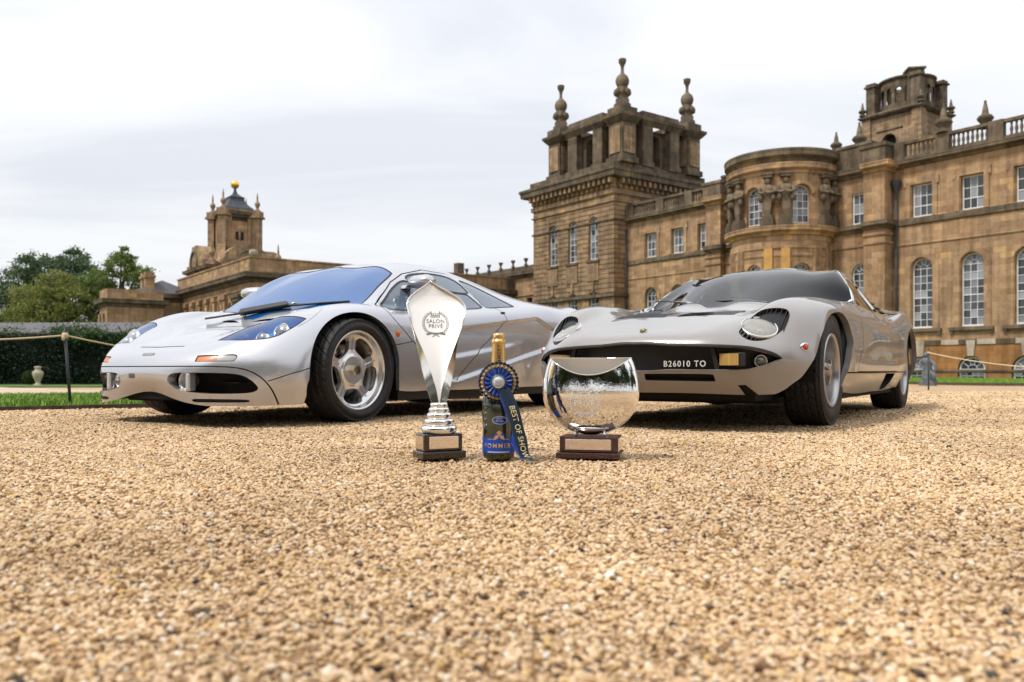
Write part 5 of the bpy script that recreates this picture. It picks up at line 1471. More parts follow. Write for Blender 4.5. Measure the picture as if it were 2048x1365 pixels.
    for sgn in (1, -1):
        mm = (lambda t: t) if sgn > 0 else (lambda t: t.mirror())
        do = tmobj('door', mm(door), paint, root)
        for k in ('w1', 'w2'):
            tmobj('window', mm(wins[k][0]), glass_s, do)
            tmobj('window_seal', mm(wins[k][1]), BLACK, do)
        q = tmobj('quarter_window', mm(wins['w3'][0]), glass_s, root)
        tmobj('window_seal', mm(wins['w3'][1]), BLACK, q)
        hb = Bag()
        hb.box((-1.665, .868 * sgn, .752), (.045, .03, .014), 0)
        h = hb.build('handle', BLACK, do); bevel(h, .004, 2)
        # headlight: clear cover over a blue bowl with two lamps
        hc = glass_mat('headlight_cover', (0.92, 0.95, 1.0), 1.5, (0.5, 0.6, 0.8), 0.03) if 'hc' not in _mats else _mats['hc']
        _mats['hc'] = hc
        bl = mat('headlight_bowl', (0.03, 0.32, 0.74), rough=0.25, coat=0.6)
        hh = tmobj('headlight', mm(hl_bowl), bl, root)
        tmobj('cover', mm(hl_glass), hc, hh)
        tmobj('cover_seal', mm(hl_seal), BLACK, hh)
        for (lx, ly, lz, r) in ((.525, .628, .494, .036), (.440, .690, .535, .043)):
            b = Bag(); aim = Matrix.Translation((lx, ly * sgn, lz)) @ Euler((0, math.radians(62), 0)).to_matrix().to_4x4()
            b.lathe([(0, -.03), (r * .7, -.02), (r, 0), (r * 1.12, .012), (r * 1.12, -.03)], n=32, M=aim)
            b.build('lamp', CHROME, hh)
            b = Bag(); b.lathe([(r * 1.0, .006), (r * .8, .017), (r * .45, .024), (0, .026)], n=32, M=aim)
            b.build('lamp_lens', CLEARL, hh)
        t = tmobj('indicator', mm(sig_frame), BLACK, root)
        tmobj('amber_lens', mm(sig_amber), AMBER, t)
        tmobj('clear_lens', mm(sig_clear), CLEARL, t)
        # intake: painted throat, a round brake duct, a pillar, a dark mouth with one vane
        back = mm(wall(iseg, 0, -.055, direction=(1, -.05, 0)))
        it = tmobj('air_intake', back, paint, root)
        b = Bag(); poly = [(sgn * p[0], p[1]) for p in ip]
        b.prism(poly, .60, .62, axis='x')
        b.V = [(v[0] + .165 * (1 if True else 0) - (abs(v[1]) - .22) * .42 - .02, v[1], v[2]) for v in b.V]
        b.build('intake_mouth', WELL, it)
        b = Bag(); b.bbox((.755, min(sgn * .345, sgn * .380), .195), (.805, max(sgn * .345, sgn * .380), .298))
        b.V = [(v[0] + .02, v[1], v[2]) for v in b.V]
        bevel(b.build('intake_pillar', paint, it), .008, 2)
        b = Bag(); aim = Matrix.Translation((.79, sgn * .297, .252)) @ Euler((0, math.radians(90), 0)).to_matrix().to_4x4()
        b.lathe([(.036, -.12), (.036, 0), (.044, .006), (.052, 0), (.056, -.03)], n=32, M=aim, sc=(1.05, 1))
        b.build('brake_duct', paint, it)
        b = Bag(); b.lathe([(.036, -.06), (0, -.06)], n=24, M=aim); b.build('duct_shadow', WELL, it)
        b = Bag(); b.bbox((.60, min(sgn * .40, sgn * .60), .240), (.67, max(sgn * .40, sgn * .60), .246)); b.build('intake_vane', BLACK, it)
        tmobj('bumper_slot', mm(slot), BLACK, root)
        # mirror on the pillar
        b = Bag()
        b.lathe([(.001, -.105), (.045, -.095), (.062, -.06), (.066, 0), (.064, .06), (.05, .095), (.001, .105)], n=20, axis='y', sc=(.9, .72))
        mo = b.build('mirror', paint, root, (-.69, sgn * .825, .915), (0, 0, math.radians(-10 * sgn)))
        b = Bag(); b.prism([(-.05, -.012), (.05, -.012), (.03, .012), (-.03, .012)], 0, .16, axis='y')
        b.build('mirror_arm', paint, mo, (0.01, -sgn * .10 - (0.16 if sgn > 0 else 0) + (0 if sgn > 0 else 0), -.03))
        # side skirt below the sill
        b = Bag(); b.bbox((-2.36, min(sgn * .80, sgn * .872), .118), (-.38, max(sgn * .80, sgn * .872), .19))
        b.build('side_skirt', BLACK, root)
        # wheel wells
        for xc in (0, -2.718):
            b = Bag(); b.lathe([(.358, -.075 * sgn), (.358, .09 * sgn)], c=(xc, sgn * .74, .30), n=28, axis='y', a0=PI - .35, a1=2 * PI + .35)
            b.lathe([(.0, -.075 * sgn), (.358, -.075 * sgn)], c=(xc, sgn * .74, .30), n=28, axis='y', a0=PI - .35, a1=2 * PI + .35)
            b.build('wheel_well', WELL, root, fixn=False)
        b = Bag(); aim = Matrix.Translation((-.344, sgn * .902, .546)) @ Euler((math.radians(-90 * sgn), 0, 0)).to_matrix().to_4x4()
        b.lathe([(.021, -.004), (.021, .003), (.016, .008), (0, .011)], n=24, M=aim); b.build('side_marker', AMBER, root)
    # tow-eye cover, badge, wiper, floor, lights
    b = Bag(); b.bbox((.80, -.134, .266), (.8495, -.069, .299)); bevel(b.build('tow_eye_cover', mat('grey_plastic', (.10, .10, .11), .4), root), .010, 3)
    b = Bag(); b.box((.797, -.014, .4045), (.016, .10, .004)); o = b.build('badge', STEEL, root); o.rotation_euler = (0, 0, 0)
    o.matrix_local = Matrix.Translation((.797, -.014, .4045)) @ Euler((0, math.radians(48), 0)).to_matrix().to_4x4() @ Matrix.Translation((-.797, .014, -.4045))
    tmobj('cowl_scoop', scoop.both(), BLACK, root)
    b = Bag()
    arm = [(.02, -.50, .668), (.03, -.30, .680), (.028, -.12, .692), (-.005, .06, .712), (-.06, .25, .735), (-.15, .40, .748), (-.235, .59, .758)]
    b.tube(arm, .0075, 6)
    wo = b.build('wiper', BLACK, root)
    b = Bag()
    for k in range(2):
        pass
    p0, p1 = Vector((.045, -.13, .686)), Vector((-.055, .235, .738))
    d_ = (p1 - p0); L = d_.length; d_.normalize()
    upv = Vector((-.35, 0, .93)); sidev = d_.cross(upv).normalized(); upv = sidev.cross(d_)
    Mx = Matrix(((d_.x, sidev.x, upv.x, p0.x), (d_.y, sidev.y, upv.y, p0.y), (d_.z, sidev.z, upv.z, p0.z), (0, 0, 0, 1)))
    b.box((L / 2, 0, -.008), (L, .045, .036), M=Mx, taper=.9)
    bevel(b.build('wiper_shroud', mat('dark_grey_plastic', (.045, .048, .052), .45), wo), .006, 2)
    b = Bag(); b.tube([(-.055, .235, .738), (-.075, .255, .752), (-.085, .28, .744)], .008, 6); b.build('washer_jet', STEEL, wo)
    b = Bag(); b.bbox((-3.25, -.62, .12), (.52, .62, .16)); b.bbox((-2.3, -.85, .13), (-.42, .85, .17)); b.bbox((.45, -.50, .145), (.78, .50, .185))
    b.build('undertray', WELL, root)
    b = Bag(); b.bbox((-3.44, -.70, .28), (-3.30, .70, .83)); b.build('rear_panel', BLACK, root)
    for sgn in (1, -1):
        b = Bag(); b.lathe([(.055, 0), (.055, .02), (.03, .032), (0, .035)], c=(0, 0, 0), n=24, axis='x'); o = b.build('tail_light', REDL, root, (-3.44, sgn * .5, .68), (0, 0, PI))
    # cabin
    cab = Bag(); cab.bbox((-1.75, -.72, .17), (-.10, .72, .30)); cab.build('cabin_floor', CABIN, root)
    b = Bag(); b.prism([(.0, .50), (-.10, .66), (-.26, .715), (-.42, .70), (-.46, .55), (-.40, .40), (.0, .40)], -.68, .68, axis='y'); bevel(b.build('dashboard', mat('dash_trim', (.10, .11, .125), .6), root), .02, 2)
    def seat(ys, x0):
        b = Bag(); b.prism([(x0, .30), (x0 + .02, .42), (x0 - .42, .36), (x0 - .55, .42), (x0 - .74, .88), (x0 - .80, .90), (x0 - .84, .86), (x0 - .64, .32)], ys - .21, ys + .21, axis='y')
        bevel(b.build('seat', mat('seat_leather', (.16, .165, .18), .6), root), .03, 3)
    seat(0, -.75); seat(.44, -1.0); seat(-.44, -1.0)
    b = Bag(); n = 28
    Mw = Matrix.Translation((-.53, 0, .66)) @ Euler((0, math.radians(-68), 0)).to_matrix().to_4x4()
    b.tube([tuple(Mw @ Vector((.165 * math.cos(2 * PI * i / n), .165 * math.sin(2 * PI * i / n), 0))) for i in range(n + 1)], .014, 8)
    for a in (0.3, 2.84, 4.71):
        b.tube([tuple(Mw @ Vector((0, 0, -.01))), tuple(Mw @ Vector((.16 * math.cos(a), .16 * math.sin(a), 0)))], .012, 6)
    b.build('steering_wheel', BLACK, root)
    b = Bag(); b.bbox((-1.78, -.60, .2), (-1.70, .60, .88)); b.build('bulkhead', CABIN, root)
    # wheels
    def tread(th, y):
        k = np.abs(y)
        s = (th * 26 / (2 * PI) + 0.55 * k ** 1.3 * 2.0) % 1.0
        g = ((s < .17) & (k > .10) & (k < .99)) * .0055
        s2 = (th * 52 / (2 * PI) + 0.9 * k) % 1.0
        g2 = ((s2 < .10) & (k > .55)) * .0035
        c = (np.abs(k - .10) < .035) * .006 + (np.abs(k - .52) < .022) * .006
        return np.maximum(np.maximum(g, g2), c)
    tyre = tyre_mesh('tyre', .317, .235, .243, tread)
    face = polar_face([(.0, .046), (.085, .049), (.10, .042), (.13, .038), (.19, .046), (.218, .064), (.226, .088)], 70, 500)
    def spoke_t(V):
        a = np.arctan2(V[:, 2], V[:, 0]) - PI / 2
        k = np.round(a / (2 * PI / 5)); a2 = a - k * 2 * PI / 5
        r = np.hypot(V[:, 0], V[:, 2])
        return r, np.abs(r * np.sin(a2)), a2
    def holes(V):
        r, t, a2 = spoke_t(V)
        hw = .028 + .020 * np.clip((r - .165) / .045, 0, 1) ** 2 + .016 * np.clip((.125 - r) / .03, 0, 1)
        q = np.stack([hw - t, .112 - r, r - .207], 1) / .010
        return .010 * np.log(np.exp(np.clip(q, -40, 40)).sum(1))
    face = refine(face, holes, .006, 1)
    _, face, hseg2 = cut(face, holes(face.V))
    def slots(V):
        r, t, a2 = spoke_t(V)
        return lim(t - .0055, .118 - r, r - .200)
    face = refine(face, slots, .004, 2)
    sli, face, sseg2 = cut(face, slots(face.V))
    rimm = mat('polished_alloy', (0.86, 0.86, 0.865), rough=0.17, metal=0.75)
    barrel = lathe_tm([(.200, -.10), (.212, .0), (.222, .06), (.226, .088), (.233, .098), (.243, .098), (.246, .088), (.243, .06), (.235, -.10)], 96)
    bN = barrel.N
    spokes = join(face, wall(hseg2, 0, -.028, direction=(0, 1, 0), flip=True), wall(sseg2, 0, -.012, direction=(0, 1, 0)), TM(sli.V - np.array([0, .012, 0]), sli.N, sli.T))
    rim_me = mesh_of('rim', join(spokes, barrel).V, T=join(spokes, barrel).T, N=join(spokes, barrel).N)
    def make(root):
        w = obj('wheel', rim_me, rimm, root)
        obj('tyre', tyre, RUBBER, w)
        b = Bag(); b.lathe([(.10, -.035), (.158, -.035), (.158, -.058), (.10, -.058)], n=64, axis='y'); bd = b.build('brake_disc', STEEL, w)
        b = Bag()
        for k in range(40):
            a = 2 * PI * k / 40; rr = .118 + .028 * ((k * 7) % 3) / 2
            b.lathe([(.0045, -.0345), (0, -.0345)], c=(rr * math.cos(a), 0, rr * math.sin(a)), n=6, axis='y')
        b.build('disc_holes', WELL, w, fixn=False)
        b = Bag(); b.prism([(.105 * math.cos(t), .105 * math.sin(t)) for t in np.linspace(-.5, .5, 7)] + [(.178 * math.cos(t), .178 * math.sin(t)) for t in np.linspace(.5, -.5, 7)], -.075, -.012, axis='y')
        bevel(b.build('brake_caliper', CALIPER, w), .006, 2)
        b = Bag(); b.lathe([(.034, .046), (.034, .080), (.030, .088), (.020, .088), (.018, .065), (0, .065)], n=6, axis='y', smooth=False)
        b.build('wheel_nut', mat('nut_bronze', (.45, .40, .30), .25, 1.0), w)
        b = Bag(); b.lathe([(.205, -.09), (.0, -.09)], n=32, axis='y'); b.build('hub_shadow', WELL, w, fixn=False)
        return w
    wheel_set(root, make, [(0, .785, .312, 1, 1), (0, -.785, .312, 1, -1), (-2.718, .755, .314, 1.25, 1), (-2.718, -.755, .314, 1.25, -1)], None, None)
    return root
build_f1()
# ------------------------------------------------------------------ the grey sports coupe on the right
def build_mi():
    root = empty('grey_sports_coupe', (1.1232, 5.009, 0), math.radians(-123.177))
    tag(root, 'low grey-beige classic sports coupe with lashed round headlights and black nose grille', 'car', 'show cars on the gravel')
    paint = mat('grey_paint', (0.315, 0.295, 0.285), rough=0.32, metal=0.28, coat=0.85, coat_r=0.02, noise=(1200, 0.06, 2))
    R_ = tighten(MI_RAILS, 2, .25, 7); R_ = tighten(R_, 1, .70, 7)
    G, full = half_surface(R_, nu=300, nv=160, pw=1.0, smooth=5)
    tm = grid_tm(G, full)
    V = tm.V; x, y, z = V.T
    # crisp fold just above the sill and a soft raised edge round the wheel lips
    side = sstep(y, .70, .78)
    d = -.006 * (1 - sstep(z, .285, .303)) * side * (1 - sstep(x, -.3, -.1)) * sstep(x, -2.2, -2.1)
    for xc in (0, -2.504):
        r = np.hypot(x - xc, z - .31)
        d = d + .008 * np.exp(-((r - .345) / .03) ** 2) * side * (z > .31)
    tm.V = V + tm.N * d[:, None]
    tm = renormal(tm)
    tm.N[tm.V[:, 1] < 1e-6, 1] = 0
    sk = Skin(tm)
    P = lambda V: V[:, [0, 2]]
    Q = lambda V: V[:, [1, 2]]
    frontal = lambda V: .35 - V[:, 0]
    # wheel arches
    a1 = smooth_poly([(.72, .08), (.62, .22), (.55, .275), (.50, .33), (.425, .405), (.36, .465), (.289, .525), (.2, .577), (.065, .622), (-.07, .640), (-.18, .632), (-.26, .598), (-.30, .54), (-.30, .47), (-.275, .40), (-.235, .306), (-.205, .222), (-.19, .08)], 4)
    lips = []
    _, seg = sk.take(lambda V: lim(sdf_poly(P(V), a1), .56 - V[:, 1]), .014, 2)
    lips.append(wall(seg, 0, -.035, direction=(0, 1, 0)))
    def a2(V):
        dx, dz = V[:, 0] + 2.504, V[:, 2] - .31
        return lim(np.where(dz > 0, np.hypot(dx, dz) - .338, np.abs(dx) - .338), .45 - V[:, 1])
    _, seg = sk.take(a2, .014, 2)
    lips.append(wall(seg, 0, -.035, direction=(0, 1, 0)))
    # side windows, louvred quarter
    glass_s = glass_mat('dark_side_glass', (0.50, 0.50, 0.48), 1.5, (0.02, 0.02, 0.02), 0.1)
    glass_w = glass_mat('grey_windscreen', (0.30, 0.36, 0.39), 1.28, (0.03, 0.04, 0.05), 0.08)
    w1 = smooth_poly([(-.93, .738, 1), (-1.12, .845), (-1.36, .966), (-1.46, .982), (-1.61, .978), (-1.68, .955), (-1.67, .87), (-1.63, .76), (-1.60, .728), (-1.3, .722)], 4)
    w2 = smooth_poly([(-1.735, .960), (-1.82, .950), (-2.0, .890), (-2.15, .815), (-2.21, .783), (-2.18, .758), (-1.95, .736), (-1.72, .730), (-1.70, .79), (-1.73, .92)], 4)
    wins = {}
    for key, poly in (('w1', w1), ('w2', w2)):
        fn = lambda V, poly=poly: lim(sdf_poly(P(V), poly), .42 - V[:, 1])
        seal, seg = sk.take(lambda V, fn=fn: fn(V) - .012, .012, 2)
        seal = refine(seal, fn, .008, 2)
        g, sl, seg2 = cut(seal, fn(seal.V))
        wins[key] = (g.moved(-.006), join(sl.moved(.001), wall(seg2, .001, -.010), wall(seg, 0, .001)), g.moved(-.03))
    ws = [(-.405, 0), (-.405, .14), (-.41, .27), (-.46, .43), (-.60, .615), (-.79, .716), (-.868, .738), (-.925, .728), (-1.10, .668), (-1.235, .608), (-1.365, .538, 1), (-1.385, .44), (-1.395, .25), (-1.40, 0)]
    ws = smooth_poly(ws, 5)
    ws = np.concatenate([ws[ws[:, 1] > 1e-4], [(-1.40, -.3), (-.405, -.3)]])
    wsf = lambda V: lim(sdf_poly(V[:, :2], ws), .62 - V[:, 2])
    seal, seg = sk.take(lambda V: wsf(V) - .010, .012, 2)
    seal = refine(seal, wsf, .008, 2)
    g, sl, seg2 = cut(seal, wsf(seal.V))
    ws_glass, ws_seal = g.moved(-.004), join(sl.moved(.001), wall(seg2, .001, -.005))
    # headlight pods
    pod = smooth_poly([(.500, .497), (.492, .520), (.498, .556), (.522, .603), (.556, .629), (.614, .638), (.660, .630), (.681, .605), (.686, .571), (.676, .524), (.638, .478), (.589, .459), (.541, .467)], 4)
    podf = lambda V: lim(sdf_poly(Q(V), pod), .3 - V[:, 0])
    pin, pseg = sk.take(podf, .012, 3)
    pod_floor = join(pin.moved(-.020), wall(pseg, 0, -.020))
    pc = pin.V.mean(0); pn = pin.N.mean(0); pn /= np.linalg.norm(pn)
    pod_pts = pseg
    # grille, slot, notch
    gp = [(0, .441), (.2, .438), (.4, .431), (.53, .423), (.60, .411), (.65, .394), (.692, .372, 1), (.65, .347), (.60, .327), (.54, .316), (.39, .313), (.2, .315), (0, .316)]
    gp = smooth_poly(gp, 4); gp = np.concatenate([gp[gp[:, 0] > 1e-5], [(-.3, .316), (-.3, .441)]])
    grf = lambda V: lim(sdf_poly(Q(V), gp), frontal(V))
    _, gseg = sk.take(grf, .012, 3)
    # thin black lip carried round the mouth
    lipi, lseg = sk.take(lambda V: grf(V) - .010 * sstep(V[:, 2], .36, .40), .010, 2)
    slp = smooth_poly([(.050, .291), (.073, .294), (.23, .295), (.385, .293), (.404, .283), (.406, .262), (.395, .256), (.23, .258), (.066, .260), (.050, .267)], 3)
    sl_in, sseg = sk.take(lambda V: lim(sdf_poly(Q(V), slp), frontal(V)), .008, 2)
    slot = join(sl_in.moved(-.03), wall(sseg, 0, -.03))
    nt = np.array([(.506, .238), (.541, .240), (.60, .180), (.535, .180)])
    n_in, nseg = sk.take(lambda V: lim(sdf_poly(Q(V), nt), frontal(V)), .008, 2)
    notch = join(n_in.moved(-.02), wall(nseg, 0, -.02))
    # bonnet vents in plan view
    vt = np.array([(.405, .036), (.385, .360), (.165, .360), (.185, .036)])
    vf = lambda V: lim(sdf_poly(V[:, :2], vt), .5 - V[:, 2])
    vin, vseg = sk.take(vf, .008, 2)
    vent = join(vin.moved(-.016), wall(vseg, 0, -.016))
    # brake scoop in the sill ahead of the rear wheel
    sc = smooth_poly([(-1.42, .290, 1), (-1.80, .290, 1), (-1.76, .23), (-1.66, .185), (-1.50, .172), (-1.44, .205)], 4)
    sc_in, scseg = sk.take(lambda V: lim(sdf_poly(P(V), sc), .6 - V[:, 1]), .01, 2)
    scoop = join(sc_in.moved(-.05), wall(scseg, 0, -.05))
    # shut lines
    sk.groove(lambda V: lim(np.abs(V[:, 2] - .298), .6 - V[:, 1], V[:, 0] + .15, -2.2 - V[:, 0]), .008, .012)
    doorp = smooth_poly([(-.62, .70), (-.622, .60), (-.612, .51), (-.55, .43), (-.475, .375), (-.45, .305, 1), (-1.83, .305, 1), (-1.93, .42), (-1.95, .56), (-1.88, .70), (-1.72, .742, 1), (-1.71, .90), (-1.69, 1.005, 1), (-1.45, 1.02), (-1.33, .995), (-1.05, .875), (-.82, .757), (-.66, .735)], 4)
    doorf = lambda V: lim(sdf_poly(P(V), doorp), .50 - V[:, 1])
    sk.groove(doorf, .004, .010)
    bonnet_edge = np.array([(-.36, .10), (-.365, .30), (-.42, .44), (-.30, .52), (.35, .455), (.50, .43)])
    sk.groove(lambda V: lim(sdf_line(V[:, :2], curve_open([(-.37, 0), (-.372, .22), (-.40, .38), (-.45, .45)], 5))[0], .5 - V[:, 2]), .003, .006)
    door = sk.split(doorf)
    body = sk.tm
    tmobj('body', join(body.both(), join(*lips).both(), wall(gseg, 0, -.01).both()), paint, root)
    tmobj('panel_gap', join(*sk.gap).both(), BLACK, root)
    wsg = tmobj('windscreen', ws_glass.both(), glass_w, root)
    tmobj('windscreen_trim', ws_seal.both(), CHROME, wsg)
    lip = tmobj('grille_lip', join(lipi.moved(.004), wall(lseg, 0, .004), wall(gseg, .004, -.07, direction=(1, 0, 0))).both(), BLACK, root)
    # grille: dark mesh set back in the mouth
    gm = bpy.data.materials.new('grille_mesh'); gm.use_nodes = True
    nt_ = gm.node_tree; bs = nt_.nodes['Principled BSDF']; bs.inputs['Roughness'].default_value = .5
    tc = nt_.nodes.new('ShaderNodeTexCoord'); mp = nt_.nodes.new('ShaderNodeMapping'); mp.inputs['Rotation'].default_value = (math.radians(45), 0, 0)
    ck = nt_.nodes.new('ShaderNodeTexChecker'); ck.inputs['Scale'].default_value = 160; ck.inputs['Color1'].default_value = (.004, .004, .004, 1); ck.inputs['Color2'].default_value = (.02, .02, .021, 1)
    nt_.links.new(tc.outputs['Object'], mp.inputs[0]); nt_.links.new(mp.outputs[0], ck.inputs['Vector']); nt_.links.new(ck.outputs['Color'], bs.inputs['Base Color'])
    ys = np.linspace(-.70, .70, 41); xs = .815 - .10 * (ys / .5) ** 2 - .10 * np.clip(np.abs(ys) - .5, 0, 1)
    V = np.concatenate([np.stack([xs, ys, np.full(41, .30)], 1), np.stack([xs, ys, np.full(41, .45)], 1)])
    F = [(i, i + 1, 42 + i, 41 + i) for i in range(40)]
    g = obj('grille', mesh_of('grille', V, F), gm, root)
    # number, painted on the mesh plate
    nV, nT = text_mesh('B26010 TO', .043, .001, space=1.22, offset=.0003)
    no = obj('number_lettering', mesh_of('number_lettering', nV, T=nT, smooth=False), mat('plate_white', (.70, .68, .62), .5), root)
    no.matrix_local = Matrix.Translation((.862, .262, .344)) @ Euler((0, 0, math.radians(-8.5))).to_matrix().to_4x4() @ Euler((math.radians(90), 0, math.radians(90))).to_matrix().to_4x4()
    # lens material of the headlights: fluted glass over a bright bowl
    hm = glass_mat('lamp_glass', (.95, .96, .95), 1.4, (.80, .79, .73), .38)
    refl = mat('lamp_reflector', (.86, .85, .79), rough=.30, metal=1.0)
    yl = mat('yellow_lens', (.48, .30, .07), rough=.2, coat=.8)
    flank = mat('lamp_silver', (.75, .73, .66), rough=.15, metal=.9)
    bez = mat('bezel_alloy', (.80, .80, .78), rough=.22, metal=.85)
    # frame of the pod
    nn = Vector(pn); rt = Vector((0, 1, 0)); rt = (rt - nn * rt.dot(nn)).normalized(); up = nn.cross(rt) * -1
    if up.z < 0: up = -up
    for sgn in (1, -1):
        mm = (lambda t: t) if sgn > 0 else (lambda t: t.mirror())
        do = tmobj('door', mm(door), paint, root)
        tmobj('window', mm(wins['w1'][0]), glass_s, do)
        tmobj('window_trim', mm(wins['w1'][1]), CHROME, do)
        q = tmobj('quarter_panel', mm(wins['w2'][2]), BLACK, root)
        tmobj('quarter_trim', mm(wins['w2'][1]), CHROME, q)
        for k in range(6):                                              # louvres of the quarter
            zz = .752 + k * .033; x0, x1 = -1.735, -2.19 + k * .074
            b = Bag(); yy = .722 - k * .030
            b.bbox((x1, min(sgn * (yy - .03), sgn * (yy + .016)), zz), (x0, max(sgn * (yy - .03), sgn * (yy + .016)), zz + .010))
            b.build('louvre', BLACKG, q)
        # headlight
        hp = tmobj('headlight', mm(pod_floor), BLACK, root)
        f = np.array([1, sgn, 1])
        M3 = Matrix(((rt.x, up.x, nn.x), (rt.y * sgn, up.y * sgn, nn.y * sgn), (rt.z, up.z, nn.z))).to_4x4()
        cc = Vector(pc * f); cc.y += 0; 
        lampc = Matrix.Translation(cc - Vector(((nn.x, nn.y * sgn, nn.z))) * .014 + Vector((0, -.002 * sgn, -.004))) @ M3
        b = Bag(); b.lathe([(.086, -.02), (.086, .006), (.089, .010), (.095, .006), (.096, -.008)], n=64); bo = b.build('bezel', bez, hp, fixn=True); bo.matrix_local = lampc
        b = Bag(); b.lathe([(.0865, .003), (.074, .010), (.05, .017), (.025, .020), (0, .021)], n=48); lo = b.build('lens', hm, hp); lo.matrix_local = lampc
        b = Bag(); b.lathe([(.0862, .002), (.078, -.016), (.060, -.034), (.035, -.046), (.012, -.050), (0, -.050)], n=48); lo = b.build('reflector', refl, hp); lo.matrix_local = lampc
        b = Bag(); b.lathe([(.013, -.050), (.014, -.014), (.010, -.008), (0, -.007)], n=16); lo = b.build('bulb_cap', STEEL, hp); lo.matrix_local = lampc
        for k in range(9):
            xx = -.056 + k * .014; yy_ = math.sqrt(.080 ** 2 - xx * xx) * (.62 if k % 2 else .88); b = Bag(); zz_ = .003 + .016 * (1 - (xx / .0865) ** 2) - .004
            b.tube([(xx, -yy_, zz_ - .007), (xx, -yy_ * .3, zz_ - .001), (xx, yy_ * .3, zz_ - .001), (xx, yy_ * .45, zz_ - .003)], .0016, 5); lo = b.build('lens_flute', refl, hp); lo.matrix_local = lampc
        # lashes: fins between the bezel and the edge of the pod
        el = (pseg[0].mean(1)) * f
        Mi = lampc.inverted()
        loc = np.array([tuple(Mi @ Vector(p)) for p in el])
        ang = np.arctan2(loc[:, 1], loc[:, 0]); rad = np.hypot(loc[:, 0], loc[:, 1])
        for a_ in list(np.linspace(math.radians(12), math.radians(158), 22)) + list(np.linspace(math.radians(-152), math.radians(-18), 17)):
            i = np.abs(np.angle(np.exp(1j * (ang - a_)))).argmin()
            r1 = rad[i] - .001
            if r1 < .104: continue
            # the fins stand fore and aft, so they run along the up axis of the lamp
            xb = r1 * math.cos(a_); y1 = r1 * math.sin(a_); y0 = math.copysign(math.sqrt(max(.097 ** 2 - xb * xb, 0)), y1)
            if abs(y1) - abs(y0) < .006: continue
            z1 = loc[i, 2]
            b = Bag(); t = .0016
            V = [(xb + s_ * t, yy, zz) for s_ in (-1, 1) for (yy, zz) in ((y0, -.016), (y1, z1 - .018), (y1, z1 + .0015), (y0, .004))]
            b.add(V, [(0, 1, 2, 3), (7, 6, 5, 4), (0, 4, 5, 1), (1, 5, 6, 2), (2, 6, 7, 3), (3, 7, 4, 0)])
            lo = b.build('lash', BLACKG, hp); lo.matrix_local = lampc
        # driving lamp and side lamp behind the mouth
        b = Bag(); b.box((0, 0, -.034), (.05, .125, .068)); dl = b.build('driving_lamp', BLACK, root); bevel(dl, .006, 2)
        dl.matrix_local = Matrix.Translation((.800, sgn * .49, .366)) @ Euler((0, 0, math.radians(-20 * sgn))).to_matrix().to_4x4()
        for k in range(11):
            if k == 5: continue
            b = Bag(); b.lathe([(.0052, -.029), (.0052, .029)], c=(.029, -.0525 + k * .0105, 0), n=8); b.build('lens_rib', yl, dl)
        b = Bag(); b.box((.026, 0, -.029), (.010, .112, .058)); b.build('yellow_lens', yl, dl)
        b = Bag(); b.lathe([(.033, -.03), (.033, 0), (.029, .004), (.026, -.004)], n=32, axis='x'); sl_ = b.build('side_lamp', flank, root, (.715, sgn * .605, .358), (0, 0, math.radians(28 * sgn)))
        b = Bag(); b.lathe([(.027, -.002), (.018, .008), (0, .012)], n=24, axis='x'); b.build('lens', mat('smoke_lens', (.12, .12, .115), .08, .2, 1.0), sl_)
        b = Bag(); b.box((0, 0, -.06), (.02, .022, .12)); st = b.build('grille_strut', BLACK, root); st.matrix_local = Matrix.Translation((.815, sgn * .405, .375)) @ Euler((math.radians(14 * sgn), 0, 0)).to_matrix().to_4x4()
        tmobj('nose_slot', mm(slot), WELL, root)
        tmobj('chin_notch', mm(notch), WELL, root)
        v = tmobj('bonnet_vent', mm(vent), BLACK, root)
        for k in range(25):
            yy = .043 + k * .0128
            xf, xr = .40 - .06 * yy, .18 - .055 * yy
            b = Bag()
            zf = float(np.interp(xf, [.1, .2, .58], [.663, .647, .572])); zr = float(np.interp(xr, [.1, .2, .58], [.663, .647, .572]))
            vv = [(xf, sgn * (yy - .0022), zf - .010), (xf, sgn * (yy + .0022), zf - .010), (xr, sgn * (yy + .0022), zr - .010), (xr, sgn * (yy - .0022), zr - .010),
                  (xf, sgn * (yy + .003), zf + .0025), (xf, sgn * (yy + .007), zf + .0025), (xr, sgn * (yy + .007), zr + .0025), (xr, sgn * (yy + .003), zr + .0025)]
            b.add(vv, [(3, 2, 1, 0), (4, 5, 6, 7), (0, 1, 5, 4), (1, 2, 6, 5), (2, 3, 7, 6), (3, 0, 4, 7)])
            b.build('slat', BLACKG, v)
        tmobj('sill_scoop', mm(scoop), WELL, root)
        b = Bag(); aim = Matrix.Translation((.525, sgn * .771, .431)) @ Euler((math.radians(-90 * sgn), 0, math.radians(-38 * sgn))).to_matrix().to_4x4()
        b.lathe([(.021, -.012), (.021, .004), (.017, .006)], n=24, M=aim); mk = b.build('side_marker', CHROME, root)
        b = Bag(); b.lathe([(.017, .003), (.010, .010), (0, .012)], n=20, M=aim); b.build('red_lens', REDL, mk)
        b = Bag(); b.box((-1.60, sgn * .852, .66), (.11, .014, .018)); h = b.build('handle', CHROME, do); bevel(h, .004, 2)
        for xc, yo in ((0, .70), (-2.504, .72)):
            b = Bag(); b.lathe([(.375, -.22 * sgn), (.375, .08 * sgn)], c=(xc, sgn * yo, .285), n=28, axis='y', a0=PI - .1, a1=2 * PI + .1)
            b.lathe([(.0, -.20 * sgn), (.375, -.20 * sgn)], c=(xc, sgn * yo, .285), n=28, axis='y', a0=PI - .1, a1=2 * PI + .1)
            b.build('wheel_well', WELL, root, fixn=False)
